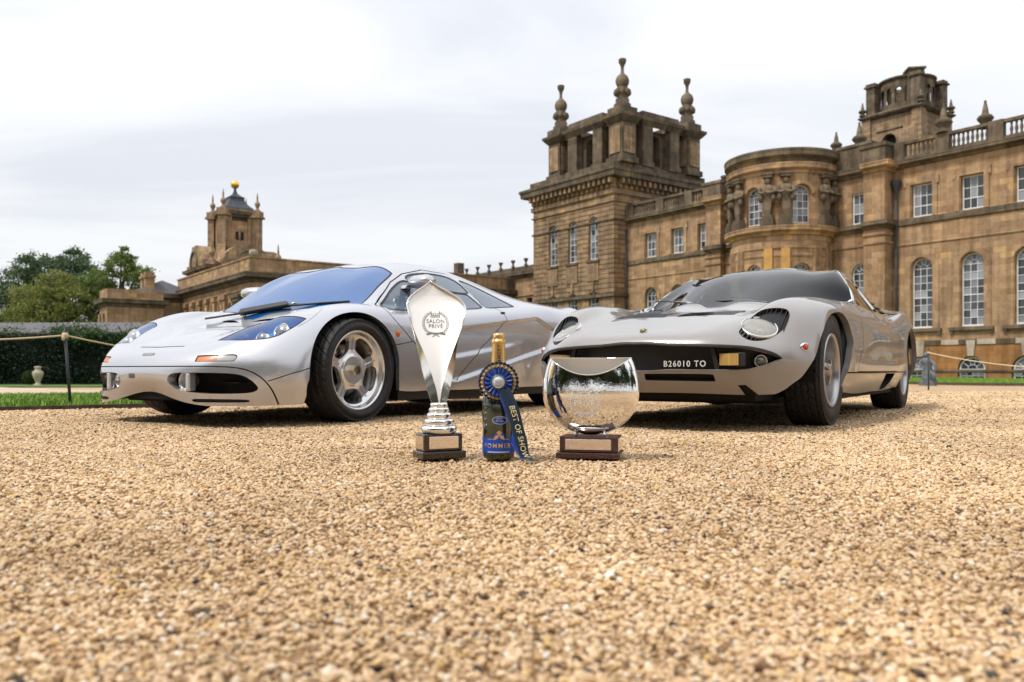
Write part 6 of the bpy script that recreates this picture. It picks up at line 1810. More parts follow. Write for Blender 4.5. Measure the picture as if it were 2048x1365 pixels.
    # shield badge on the nose
    b = Bag(); sh = [(-.021, .016), (-.014, .022), (0, .024), (.014, .022), (.021, .016), (.018, -.008), (.010, -.020), (0, -.027), (-.010, -.020), (-.018, -.008)]
    b.prism(sh, 0, .004); bd = b.build('badge', mat('badge_gold', (.62, .50, .22), .2, 1.0), root)
    Mb = Matrix.Translation((.783, 0, .5185)) @ Euler((0, math.radians(32), math.radians(0))).to_matrix().to_4x4() @ Euler((0, 0, math.radians(90))).to_matrix().to_4x4()
    bd.matrix_local = Mb
    b = Bag(); b.prism([(p[0] * .8, p[1] * .8) for p in sh], .0025, .0055); b.build('badge_field', BLACKG, bd)
    b = Bag(); b.tube([(-.010, -.002, .006), (-.003, .004, .006), (.006, .002, .006), (.011, -.004, .006)], [.003, .0045, .0045, .0025], 6); b.build('badge_emblem', mat('badge_gold', (.62, .50, .22), .2, 1.0), bd)
    # wipers and washer
    for piv, c0, e0, e1 in (((-.455, .30, .742), (-.50, .06, .770), (-.475, .20, .757), (-.52, -.10, .772)), ((-.44, -.14, .742), (-.56, -.40, .790), (-.50, -.28, .765), (-.64, -.54, .80))):
        b = Bag(); b.tube([piv, tuple((Vector(piv) + Vector(c0)) / 2 + Vector((0, 0, .010))), c0], [.008, .006, .004], 6); w = b.build('wiper', STEEL, root)
        b = Bag(); b.tube([e0, c0, e1], .0042, 6); b.build('wiper_blade', BLACK, w)
    # valance, floor, tail
    b = Bag(); b.bbox((.30, -.56, .155), (.66, .56, .215)); b.bbox((-3.0, -.60, .13), (.35, .60, .17)); b.bbox((-2.1, -.78, .145), (-.35, .78, .18)); b.build('undertray', WELL, root)
    b = Bag(); b.bbox((-3.35, -.62, .3), (-3.22, .62, .74)); b.build('rear_panel', BLACK, root)
    # cabin
    b = Bag(); b.bbox((-1.95, -.70, .2), (-.35, .70, .30)); b.build('cabin_floor', CABIN, root)
    b = Bag(); b.prism([(-.30, .45), (-.42, .66), (-.56, .715), (-.80, .745), (-.92, .74), (-.96, .66), (-.90, .45)], -.66, .66, axis='y'); bevel(b.build('dashboard', mat('black_vinyl', (.02, .02, .022), .5), root), .02, 2)
    for ys in (.35, -.35):
        b = Bag(); x0 = -1.15; b.prism([(x0, .28), (x0 + .02, .40), (x0 - .38, .34), (x0 - .48, .40), (x0 - .62, .86), (x0 - .69, .88), (x0 - .72, .84), (x0 - .56, .30)], ys - .20, ys + .20, axis='y')
        bevel(b.build('seat', mat('black_leather', (.03, .03, .03), .5), root), .03, 3)
    b = Bag(); Mw = Matrix.Translation((-.98, .34, .70)) @ Euler((0, math.radians(-62), 0)).to_matrix().to_4x4(); n = 28
    b.tube([tuple(Mw @ Vector((.18 * math.cos(2 * PI * i / n), .18 * math.sin(2 * PI * i / n), 0))) for i in range(n + 1)], .012, 8)
    for a in (0.2, 2.94, 4.71):
        b.tube([tuple(Mw @ Vector((0, 0, -.02))), tuple(Mw @ Vector((.175 * math.cos(a), .175 * math.sin(a), 0)))], .009, 6)
    b.build('steering_wheel', BLACK, root)
    b = Bag(); b.bbox((-1.98, -.50, .2), (-1.90, .50, .92)); b.build('bulkhead', CABIN, root)
    # wheels
    def tread(th, y):
        zig = .045 * (np.abs(((th * 40 / (2 * PI)) % 1) * 2 - 1) * 2 - 1)
        g = np.zeros_like(th)
        for c in (-.66, -.33, 0, .33, .66):
            g = np.maximum(g, (np.abs(y - c - zig) < .030) * .0065)
        row = np.floor((y + 1) * 3.03)
        s = (th * 40 / (2 * PI) + .5 * (row % 2) + .35 * y) % 1.0
        g = np.maximum(g, ((s < .13) & (np.abs(y) < .97)) * .004)
        return g
    tyre = tyre_mesh('tyre', .316, .208, .205, tread, crown=.009)
    alloy = mat('silver_alloy', (0.50, 0.50, 0.52), rough=0.30, metal=.85)
    face = polar_face([(.0, .034), (.05, .034), (.062, .012), (.10, .002), (.15, -.010), (.168, -.002)], 60, 480)
    def spk(V, n, off=0):
        a = np.arctan2(V[:, 2], V[:, 0]) - off; k = np.round(a / (2 * PI / n)); a2 = a - k * 2 * PI / n
        return np.hypot(V[:, 0], V[:, 2]), a2
    def holes(V):
        r, a2 = spk(V, 10)
        t = np.abs(r * np.sin(a2))
        hw = .008 + .006 * np.clip((r - .12) / .04, 0, 1)
        q = np.stack([hw - t, .074 - r, r - .155], 1) / .006
        return .006 * np.log(np.exp(np.clip(q, -40, 40)).sum(1))
    face = refine(face, holes, .005, 1)
    _, face, hs = cut(face, holes(face.V))
    barrel = lathe_tm([(.165, -.10), (.170, -.01), (.168, -.002), (.176, .02), (.182, .072), (.186, .094), (.194, .101), (.205, .102), (.208, .094), (.205, .05), (.190, -.10)], 96)
    al = join(face, wall(hs, 0, -.024, direction=(0, 1, 0), flip=True), barrel)
    rim_me = mesh_of('rim', al.V, T=al.T, N=al.N)
    fins = Bag()
    for k in range(10):
        a = 2 * PI * k / 10
        Mf = Euler((0, -a, 0)).to_matrix().to_4x4()
        v = [(.045, .018, 0), (.168, -.002, 0), (.172, .030, 0), (.10, .040, 0), (.05, .060, 0)]
        V = [tuple(Mf @ Vector((p[0], p[1], s_ * .0035))) for s_ in (-1, 1) for p in v]
        fins.add(V, [(4, 3, 2, 1, 0), (5, 6, 7, 8, 9)] + [(i, (i + 1) % 5, 5 + (i + 1) % 5, 5 + i) for i in range(5)])
    fin_me = fins.mesh('ribs')
    def make(root):
        w = obj('wheel', rim_me, alloy, root)
        obj('tyre', tyre, RUBBER, w)
        obj('ribs', fin_me, alloy, w)
        b = Bag(); b.lathe([(.046, .02), (.044, .067), (.036, .088), (.026, .096), (.0, .098)], n=32, axis='y')
        for k in range(3):
            a = 2 * PI * k / 3 + .4
            Mf = Euler((0, -a, 0)).to_matrix().to_4x4()
            v = [(.022, .072), (.078, .068), (.084, .076), (.078, .084), (.024, .096)]
            V = [tuple(Mf @ Vector((p[0], p[1], s_ * .013))) for s_ in (-1, 1) for p in v]
            b.add(V, [(4, 3, 2, 1, 0), (5, 6, 7, 8, 9)] + [(i, (i + 1) % 5, 5 + (i + 1) % 5, 5 + i) for i in range(5)])
        bevel(b.build('wheel_spinner', mat('spinner_grey', (.40, .38, .36), .3, 1.0), w), .003, 2)
        b = Bag(); b.lathe([(.06, -.05), (.145, -.05), (.145, -.07), (.06, -.07)], n=48, axis='y'); b.build('brake_disc', STEEL, w)
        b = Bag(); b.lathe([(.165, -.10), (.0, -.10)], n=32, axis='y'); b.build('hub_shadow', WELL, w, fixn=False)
        return w
    wheel_set(root, make, [(0, .693, .312, 1, 1), (0, -.693, .312, 1, -1), (-2.504, .712, .314, 1.08, 1), (-2.504, -.712, .314, 1.08, -1)], None, None)
    return root
build_mi()
# ------------------------------------------------------------------ trees, hedge, garden things
def leaf_mat(name, c1, c2, c3):
    m = bpy.data.materials.new(name); m.use_nodes = True
    nt = m.node_tree; b = nt.nodes['Principled BSDF']; b.inputs['Roughness'].default_value = .55; b.inputs['Specular IOR Level'].default_value = .3
    gi = nt.nodes.new('ShaderNodeNewGeometry'); cr = nt.nodes.new('ShaderNodeValToRGB'); e = cr.color_ramp.elements
    e[0].color = (*c1, 1); e[1].color = (*c3, 1); x = e.new(.5); x.color = (*c2, 1)
    nt.links.new(gi.outputs['Random Per Island'], cr.inputs[0]); nt.links.new(cr.outputs[0], b.inputs['Base Color'])
    tl = nt.nodes.new('ShaderNodeBsdfTranslucent'); nt.links.new(cr.outputs[0], tl.inputs[0])
    mx = nt.nodes.new('ShaderNodeMixShader'); mx.inputs[0].default_value = .3
    out = nt.nodes['Material Output']; nt.links.new(b.outputs[0], mx.inputs[1]); nt.links.new(tl.outputs[0], mx.inputs[2]); nt.links.new(mx.outputs[0], out.inputs[0])
    return m

def leaf_cloud(P, size, r, up=.3):
    """rhombic leaves at points P with random lie"""
    n = len(P); N = r.normal(size=(n, 3)) + np.array([0, 0, up]); N /= np.linalg.norm(N, axis=1)[:, None]
    A = np.cross(N, r.normal(size=(n, 3))); A /= np.linalg.norm(A, axis=1)[:, None]; B = np.cross(N, A)
    s = (size * r.uniform(.6, 1.3, n))[:, None]
    V = np.concatenate([P - A * s, P - B * s * .5 + N * s * .12, P + A * s, P + B * s * .5 + N * s * .12]); i = np.arange(n)
    return V, np.concatenate([np.stack([i, i + n, i + 2 * n], 1), np.stack([i, i + 2 * n, i + 3 * n], 1)])

BARK = mat('bark', (.09, .065, .045), rough=.9, noise=(6, .4))
def tree(label, loc, h, lobes, n, leaf, m, seed, spread=.34):
    """lobes: (x, y, z, radius) of the crown's clumps above the foot"""
    root = empty('tree', loc); root.scale = (1, 1, 1.10); tag(root, label, 'tree', 'trees beyond the garden wall')
    r = np.random.default_rng(seed)
    # each lobe breaks into many twig clumps, each clump into leaves
    P = []
    W_ = np.array([l[3] ** 2 for l in lobes]); W_ = W_ / W_.sum()
    for (x, y, z, R), w in zip(lobes, W_):
        nc = max(14, int(260 * w * len(lobes) / 4)); d = r.normal(size=(nc, 3)); d /= np.linalg.norm(d, axis=1)[:, None]
        rad = R * r.uniform(.55, 1.08, nc) ** .6
        C = np.array([x, y, z]) + d * rad[:, None] * np.array([1, 1, .82])
        k = int(n * w / nc)
        for c in C:
            rr = R * r.uniform(.10, .24); P.append(c + r.normal(size=(k, 3)) * rr * np.array([1, 1, .55]))
    P = np.concatenate(P)
    V, T = leaf_cloud(P, leaf, r, .5)
    tag(obj('crown', mesh_of('crown', V, T=T, smooth=False), m, root), kind='stuff')
    b = Bag(); tz = min(l[2] for l in lobes)
    b.tube([(0, 0, -1), (.1, 0, h * .18), (.15, .1, h * .4), (.1, .1, h * .62)], [h * .035, h * .027, h * .02, h * .010], 9)
    for (x, y, z, R) in lobes:
        s = .16 + .3 * r.random()
        b.tube([(.12, .05, h * s), (x * .5, y * .5, h * s + (z - h * s) * .55), (x, y, z), (x * 1.1, y * 1.1, z + R * .5)], [h * .016, h * .011, h * .007, .03], 6)
    b.build('trunk', BARK, root)
    return root
LF1 = leaf_mat('dark_leaves', (.05, .09, .05), (.09, .145, .065), (.15, .20, .09))
LF2 = leaf_mat('olive_leaves', (.12, .16, .035), (.21, .25, .06), (.36, .32, .10))
LF3 = leaf_mat('green_leaves', (.08, .13, .03), (.16, .23, .055), (.28, .32, .09))
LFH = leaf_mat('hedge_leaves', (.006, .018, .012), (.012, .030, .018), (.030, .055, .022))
LFI = leaf_mat('creeper_leaves', (.02, .05, .012), (.05, .10, .025), (.10, .15, .04))
LF0 = leaf_mat('park_leaves', (.015, .030, .012), (.035, .060, .020), (.07, .10, .03))
def at(px, Y): return ((px - 1024) / 1640 * Y, Y)
# far dark broad crown, olive one in front of it, lighter loose one to the right
x, y = at(85, 135); s = 135 / 1640
tree('broad dark green tree standing behind the olive one', (x, y, -.5), 19, [(-3.8, 0, 13.0, 3.8), (2.2, .5, 15.4, 3.6), (6.0, 0, 14.6, 3.4), (-6.2, -1, 9.5, 3.2), (8.6, 0, 11.8, 3.0), (0, 0, 11, 4.5), (-2, 1, 16.2, 2.6), (4.5, 1, 17.2, 2.2)], 30000, .22, LF1, 1)
x, y = at(98, 118)
tree('rounded olive green tree in front of the dark one', (x, y, -.5), 14, [(-2.6, 0, 9.6, 2.8), (1.2, 0, 11.6, 2.6), (3.6, -.5, 9.6, 2.5), (-4.6, 0, 7.0, 2.4), (5.0, 0, 7.0, 2.2), (0, -1, 8, 3.2), (-1, 0, 5.5, 2.8), (3, 0, 5, 2.5)], 34000, .17, LF2, 2)
x, y = at(238, 120)
tree('tall loose green tree right of the dark one with sky showing through', (x, y, -.5), 18, [(-2.8, 0, 12.2, 2.1), (0.3, 0, 14.6, 2.0), (2.6, 0, 13.2, 2.0), (3.4, 0, 10.4, 2.0), (-1.2, 0, 10.2, 2.2), (1.0, .5, 16.0, 1.3), (-3.6, 0, 9.0, 1.9), (1.2, 0, 8.0, 2.2), (-2, 0, 6.5, 2.2)], 26000, .17, LF3, 3)
x, y = at(-60, 140)
tree('dark green tree at the picture edge beyond the garden wall', (x, y, -.5), 14, [(-3, 0, 9, 3.5), (2, 0, 8, 3.0), (0, 0, 6, 3.5)], 14000, .22, LF1, 4)

# clipped hedge with looser growth along its top
root = empty('hedge', (-27.5, 45.6, float(gz(45.6))), 0); tag(root, 'tall dark clipped hedge with creeper along its top behind the rope', 'hedge')
r = np.random.default_rng(8); n = 60000
P = np.stack([r.uniform(-17, 17, n), np.where(r.random(n) < .75, -.85 + r.normal(0, .10, n), r.uniform(-.9, .9, n)), r.uniform(0, 2.75, n)], 1)
P[:, 1] += .12 * np.sin(P[:, 0] * 1.7) + .1 * np.sin(P[:, 2] * 3 + P[:, 0])
V, T = leaf_cloud(P, .075, r, .2); tag(obj('foliage', mesh_of('foliage', V, T=T, smooth=False), LFH, root), kind='stuff')
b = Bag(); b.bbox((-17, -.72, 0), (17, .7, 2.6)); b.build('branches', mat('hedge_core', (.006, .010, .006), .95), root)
P = []
for k in range(46):
    c = np.array([r.uniform(-16.5, 16.5), r.uniform(-.9, .2), 2.70 + r.uniform(-.45, .40)]); P.append(c + r.normal(size=(420, 3)) * np.array([.55, .28, .20]) * r.uniform(.6, 1.3))
V, T = leaf_cloud(np.concatenate(P), .070, r, .3); tag(obj('creeper', mesh_of('creeper', V, T=T, smooth=False), LFI, root), kind='stuff')

# stone urn and clipped box ball before the hedge
x, y = at(76, 42.5); g = float(gz(y))
root = empty('garden_urn', (x, y, g)); tag(root, 'weathered stone garden urn standing before the dark hedge', 'urn')
b = Bag(); b.lathe([(.20, 0), (.20, .06), (.11, .12), (.12, .20), (.22, .42), (.27, .60), (.26, .70), (.15, .80), (.13, .88), (.19, .93), (.17, .98), (0, 1.0)], n=24); b.build('vessel', STONEP, root)
b = Bag(); b.box((0, 0, -.1), (.5, .5, .12)); b.build('base', STONEP, root)
x, y = at(60, 43.2)
root = empty('box_ball', (x, y, g + .42)); tag(root, 'small clipped green box ball beside the stone urn', 'bush')
d = r.normal(size=(5000, 3)); d /= np.linalg.norm(d, axis=1)[:, None]; V, T = leaf_cloud(d * .36 * r.uniform(.9, 1.04, (5000, 1)), .035, r); tag(obj('foliage', mesh_of('foliage', V, T=T, smooth=False), LFI, root), kind='stuff')
b = Bag(); b.lathe([(0, -.33), (.24, -.24), (.33, 0), (.24, .24), (0, .33)], n=16); b.build('branches', mat('hedge_core', (.006, .010, .006), .95), root)

# rope barrier: thin leaning posts, slack rope
postm = mat('dark_iron', (.035, .042, .048), rough=.55)
ropem = mat('pale_rope', (.62, .52, .34), rough=.9)
bp_ = Vector((*at(142, 6.95), .0)); tp_ = Vector((*at(130, 6.98), .630))
root = empty('barrier_post', bp_); tag(root, 'thin leaning dark post with rope knotted on top, left of the silver supercar', 'post', 'rope barrier posts')
b = Bag(); b.tube([(0, 0, -.05), tuple(tp_ - bp_)], .0125, 10); b.lathe([(.020, 0), (.020, .012), (.008, .018), (.006, .05), (0, .055)], tuple(tp_ - bp_), 10); b.build('shaft', postm, root)
b = Bag(); b.lathe([(.0, -.03), (.022, -.026), (.027, 0), (.022, .022), (0, .026)], tuple((tp_ - bp_) * .965), 12); b.lathe([(.0, -.02), (.014, -.012), (.014, .02), (0, .03)], tuple((tp_ - bp_) * .92 + Vector((-.008, -.02, 0))), 10); b.build('knot', ropem, root)
def rope(p, q, sag, label, n=24, rad=.0075):
    p, q = Vector(p), Vector(q); pts = [tuple(p.lerp(q, t) + Vector((0, 0, -sag * 4 * t * (1 - t)))) for t in np.linspace(0, 1, n)]
    b = Bag(); b.tube(pts, rad, 7); tag(b.build('rope', ropem), label, 'rope', 'ropes of the barrier')
kt = bp_ + (tp_ - bp_) * .965
w2 = Vector((*at(-420, 5.6), .56)); rope(kt, w2, .045, 'pale rope running from the leaning post out at the left edge')
w3 = Vector((*at(760, 11.5), .60)); rope(kt, w3, .20, 'pale rope sagging behind the nose of the silver supercar')
# right hand barrier before the verge
q0 = Vector((*at(1857, 20.0), float(gz(20)))); root = empty('barrier_post', q0); tag(root, 'dark rope post beside the rear wheel of the grey coupe', 'post', 'rope barrier posts')
b = Bag(); b.tube([(0, 0, -.3), (0, 0, 1.0)], .020, 10); b.build('shaft', postm, root)
b = Bag(); b.lathe([(0, -.03), (.028, -.02), (.028, .02), (0, .03)], (0, 0, .90), 10); b.build('knot', ropem, root)
q1 = Vector((*at(2190, 16.0), float(gz(16)) + .42)); rope(q0 + Vector((0, 0, .90)), q1, .10, 'thin pale rope crossing before the basement windows at right', rad=.012)

# lead figure by the basement window
x, y = at(1856, 41.5); root = empty('statue', (x, y, float(gz(44)) + .1), math.radians(-40)); root.scale = (.85, .85, .85); tag(root, 'blue-grey leaning statue by the basement window behind the rope post', 'statue')
sm = mat('blue_grey_lead', (.12, .135, .155), rough=.6, noise=(5, .35))
b = Bag(); b.box((0, 0, -.1), (.85, .7, .32)); b.build('pedestal', sm, root)
b = Bag()
b.lathe([(.30, .2), (.33, .5), (.27, .8), (.22, 1.0), (.27, 1.2), (.30, 1.38), (.20, 1.52), (.09, 1.58)], (0, 0, 0), 16, sc=(1.1, .8))
b.tube([(.22, -.05, 1.40), (.42, -.15, 1.15), (.50, -.30, .85), (.46, -.36, .70)], [.10, .09, .075, .05], 8); b.tube([(-.24, -.02, 1.40), (-.40, -.22, 1.20), (-.16, -.40, 1.12)], [.10, .085, .05], 8)
b.tube([(.16, -.02, .7), (.40, -.30, .55), (.42, -.34, .2)], [.16, .13, .10], 8)
b.V = [(v[0] - .10 * max(v[2] - .9, 0), v[1] - .12 * max(v[2] - .9, 0), v[2]) for v in b.V]; b.build('body', sm, root)
b = Bag(); b.lathe([(0, -.17), (.10, -.12), (.135, 0), (.12, .10), (.06, .16), (0, .17)], (-.09, -.12, 1.72), 14, sc=(.9, 1.05)); b.lathe([(.0, -.04), (.03, -.02), (.025, .03), (0, .05)], (-.09, -.26, 1.71), 8); b.build('head', sm, root)

# park trees behind the photographer, seen only as reflections in the silver
r = np.random.default_rng(21); P = []
for k in range(19):
    a = math.radians(-168 + 10.5 * k)
    R = r.uniform(27, 38); cx_, cy_ = R * math.cos(a), R * math.sin(a) - 4; hh = r.uniform(9, 17)
    if k > 15: cx_, cy_, hh = ((-6.8, -11, 14), (-2.6, -12.5, 13), (-11, -9, 10))[k - 16]
    for q in range(7):
        c = np.array([cx_ + r.normal(0, 3), cy_ + r.normal(0, 2), hh * r.uniform(.25, .9)]); P.append(c + r.normal(size=(420, 3)) * np.array([1.5, 1.5, 1.2]))
V, T = leaf_cloud(np.concatenate(P), .40, r, .3); tag(obj('woods', mesh_of('woods', V, T=T, smooth=False), LF0), kind='stuff')
# ------------------------------------------------------------------ the prizes on the gravel: trophies, bottle, rosette
def place(name, V, T, fn, m, parent):
    """lettering bent on to a surface: fn(x, y, z) -> point"""
    return obj(name, mesh_of(name, fn(V), T=T, smooth=False), m, parent)

def wreath(R):
    """laurel wreath with crown, two lines, ribbon: flat shapes in x,y"""
    V, T = [], []
    def poly(p):
        o = len(V); V.extend([(q[0], q[1], .0) for q in p])
        for i in range(1, len(p) - 1): T.append((o, o + i, o + i + 1))
    for s in (-1, 1):
        for k in range(15):
            a = -PI / 2 + .42 + k * (PI - .85) / 14
            for side in (-1, 1):
                c = np.array([s * R * math.cos(a), R * math.sin(a)]); t = np.array([-s * math.sin(a), math.cos(a)]); n = np.array([s * math.cos(a), math.sin(a)])
                d = t * .8 + n * .6 * side; d /= np.linalg.norm(d); w = np.array([-d[1], d[0]]); l = R * .20
                poly([c, c + d * l * .5 + w * l * .20, c + d * l, c + d * l * .5 - w * l * .20])
    for k in range(5):
        x = (k - 2) * R * .16; poly([(x - R * .03, R * .74), (x + R * .03, R * .74), (x + R * .035, R * .82), (x, R * (1.0 - .04 * abs(k - 2))), (x - R * .035, R * .82)])
    poly([(-R * .40, R * .66), (R * .40, R * .66), (R * .40, R * .70), (-R * .40, R * .70)])
    for k in range(6): x = (k - 2.5) * R * .14; poly([(x - R * .04, R * .50), (x + R * .04, R * .50), (x + R * .04, R * .61), (x - R * .04, R * .61)])
    for k in range(8):
        x0, x1 = -R * .6 + k * R * .15, -R * .6 + (k + 1) * R * .15 - R * .02; f = lambda x: -R * .82 - .12 * R * math.cos(x / R * 2)
        poly([(x0, f(x0)), (x1, f(x1)), (x1, f(x1) + R * .16), (x0, f(x0) + R * .16)])
    for s in (-1, 1): poly([(s * R * .6, -R * 1.0), (s * R * .82, -R * .96), (s * R * .72, -R * .82), (s * R * .6, -R * .85)]); poly([(0, -R * .98), (s * R * .25, -R * 1.16), (s * R * .32, -R * 1.12), (s * R * .06, -R * .95)])
    return np.array(V), np.array(T)

SILVER = mat('polished_silver', (.93, .92, .90), rough=.035, metal=1.0)
SATIN = mat('satin_silver', (.86, .82, .77), rough=.42, metal=.7)
ENGR = mat('engraving_grey', (.17, .165, .16), rough=.6)
MAHOG = mat('dark_mahogany', (.040, .010, .010), rough=.22, coat=.8, noise=(25, .3))
EBONY = mat('ebonised_wood', (.018, .009, .008), rough=.22, coat=.8, noise=(25, .3))
PLATE = mat('plate_silver', (.80, .72, .68), rough=.10, metal=1.0, bump=(70, .5, .002))

def build_petal():
    root = empty('tall_trophy', (-.258, 2.908, .004), math.radians(27)); tag(root, 'tall silver trophy with kite-shaped engraved face on dark wooden plinth', 'trophy', 'trophies on the gravel')
    b = Bag(); b.box((0, 0, 0), (.163, .108, .026)); bevel(b.build('plinth', EBONY, root), .004, 2)
    b = Bag(); b.box((0, .002, .0262), (.143, .088, .060)); bevel(b.build('base_block', EBONY, root), .003, 2)
    b = Bag(); b.box((0, -.0445, .035), (.112, .003, .043)); bevel(b.build('name_plate', PLATE, root), .003, 2)
    b = Bag(); b.box((-.0735, .002, .033), (.0025, .072, .046)); b.build('side_plate', PLATE, root)
    z = .0865
    for r_, h in ((.0640, .0275), (.0535, .0250), (.0440, .0225), (.0365, .0190), (.0315, .0170)):
        b = Bag(); k = 9; b.lathe([(0, 0)] + [(r_ - h * .42 + h * .42 * math.sin(a), h / 2 - h / 2 * math.cos(a)) for a in np.linspace(.25, PI - .25, k)] + [(0, h)], (0, .002, z), 56); b.build('tier', SILVER, root); z += h * .965
    # the vessel: a flattened cone whose front is sliced by a dished kite-shaped face
    S = 1 / 556.0; zt0 = z
    def zpx(y): return zt0 + (806 - y) * S
    Rz = np.array([[806, 14.5], [780, 23], [740, 33], [700, 39.5], [660, 49], [630, 56], [612, 59.5]]) * 1.0
    view = math.radians(-27 + 9)
    b = Bag()
    prof = [(r * S, zpx(y)) for y, r in Rz]
    ve = empty('vessel_axis', (0, .002, 0), view, root) if False else None
    Mv = Matrix.Translation((0, .002, 0)) @ Euler((0, 0, view)).to_matrix().to_4x4()
    n = 72; V = []; F = []
    for (r_, zz) in prof:
        for i in range(n + 1):
            a = -.22 + (PI + .44) * i / n
            V.append(tuple(Mv @ Vector((r_ * math.cos(a) * 1.0, r_ * math.sin(a) * .62 + .62 * (r_ - .0254) + .26 * (zz - zt0) + .35 * (zz - zt0) ** 2 + .0045, zz))))
    k = n + 1
    F = [(j * k + i, j * k + i + 1, (j + 1) * k + i + 1, (j + 1) * k + i) for j in range(len(prof) - 1) for i in range(n)]
    b.add(V, F, True)
    vess = b
    # kite outline: half widths (left, right) against height, in the plane of the face
    K = np.array([[806, 1, 1], [780, 5, 5], [740, 16.5, 16.5], [700, 31, 31], [660, 47, 47], [636, 55, 55], [618, 59.5, 59.5], [607, 59.3, 59.3], [598, 55, 55], [588, 46, 46], [578, 32, 32], [568, 16, 16], [561, 6, 6], [556.5, .4, .4]])
    yk = np.concatenate([np.linspace(806, 618, 40), np.linspace(616, 556.5, 34)]); hw = np.interp(yk, K[::-1, 0], K[::-1, 1]) * S
    for _ in range(2): hw[1:-1] = (hw[:-2] + 2 * hw[1:-1] + hw[2:]) / 4
    nt_ = 33; t = np.linspace(-1, 1, nt_)
    def front_y(y):                                                    # face leans back as it climbs
        zz = (806 - y) * S; return -.0115 + .26 * zz + .35 * zz * zz
    G = np.zeros((len(yk), nt_, 3))
    for i, (y, w) in enumerate(zip(yk, hw)):
        zz = zpx(y); dish = .16 * w
        lipc = np.clip((np.abs(t) - .90) / .10, 0, 1) ** 2 * (y < 640) * .008
        G[i] = np.stack([t * w + (-12 * S * min(max((618 - y) / 62, 0), 1)), front_y(y) + dish * (1 - t * t) - lipc, np.full(nt_, zz)], 1)
    for side, col in ((0, 0), (1, n)):                                  # flanks between the back of the vessel and the face
        A = [Vector(V[j * k + col]) for j in range(len(prof))]; E = G[:, 0 if side else -1]
        B_ = [Mv @ Vector([float(np.interp(-a_.z, -E[::-1, 2] if E[0, 2] > E[-1, 2] else -E[::-1, 2], E[::-1, q])) if q < 2 else a_.z for q in range(3)]) for a_ in A]
        m0 = len(A); vess.add([tuple(a_) for a_ in A] + [tuple(b_) for b_ in B_], [(j, j + 1, m0 + j + 1, m0 + j) for j in range(m0 - 1)], True)
    obj('vessel', vess.mesh('vessel'), mat('vessel_silver', (.90, .86, .80), rough=.14, metal=1.0), root)
    # the lip along the two upper edges turns forward and catches the sky
    m = grid_tm(G)
    if m.N[:, 1].mean() > 0: m = TM(m.V, -m.N, m.T[:, ::-1])
    R4 = np.array(Mv)
    m.V = m.V @ R4[:3, :3].T + R4[:3, 3]; m.N = m.N @ R4[:3, :3].T
    back = TM(m.V - m.N * .003, -m.N, m.T[:, ::-1])
    tmobj('face', join(m, back), SATIN, root)
    # rim: bright bead round the kite
    rim = [G[i, 0] for i in range(len(yk))] + [G[i, -1] for i in range(len(yk) - 1, -1, -1)]
    sh = [p for p in rim if p[2] > zpx(640)]
    b = Bag(); b.tube([tuple(Mv @ Vector(p)) for p in rim if p[2] > zpx(648)], .0022, 7); b.build('rim', SILVER, root)
    # engraving
    def onface(V, ys, cx=0.0):
        out = np.zeros((len(V), 3)); zz = V[:, 1] + (zpx(ys) - 0)
        y = 806 - (zz - zt0) / S; w = np.interp(y, yk[::-1], hw[::-1]); xo = -12 * S * np.clip((618 - y) / 62, 0, 1)
        tt = np.clip((V[:, 0] + cx - 0) / np.maximum(w, 1e-4), -1, 1)
        out[:, 0] = V[:, 0] + cx + xo; out[:, 1] = front_y(y) + .16 * w * (1 - tt * tt) - .0012 - V[:, 2]; out[:, 2] = zz
        return out @ R4[:3, :3].T + R4[:3, 3]
    V, T = wreath(24.5 * S); place('wreath', V, T, lambda v: onface(v, 646, -3 * S), ENGR, root)
    V, T = text_mesh('SALON', 11.2 * S, .0002, space=1.05); place('lettering', V, T, lambda v: onface(v, 641.5, -3 * S), ENGR, root)
    V, T = text_mesh('PRIV\u00c9', 11.2 * S, .0002, space=1.08); place('lettering', V, T, lambda v: onface(v, 652.0, -3 * S), ENGR, root)
build_petal()

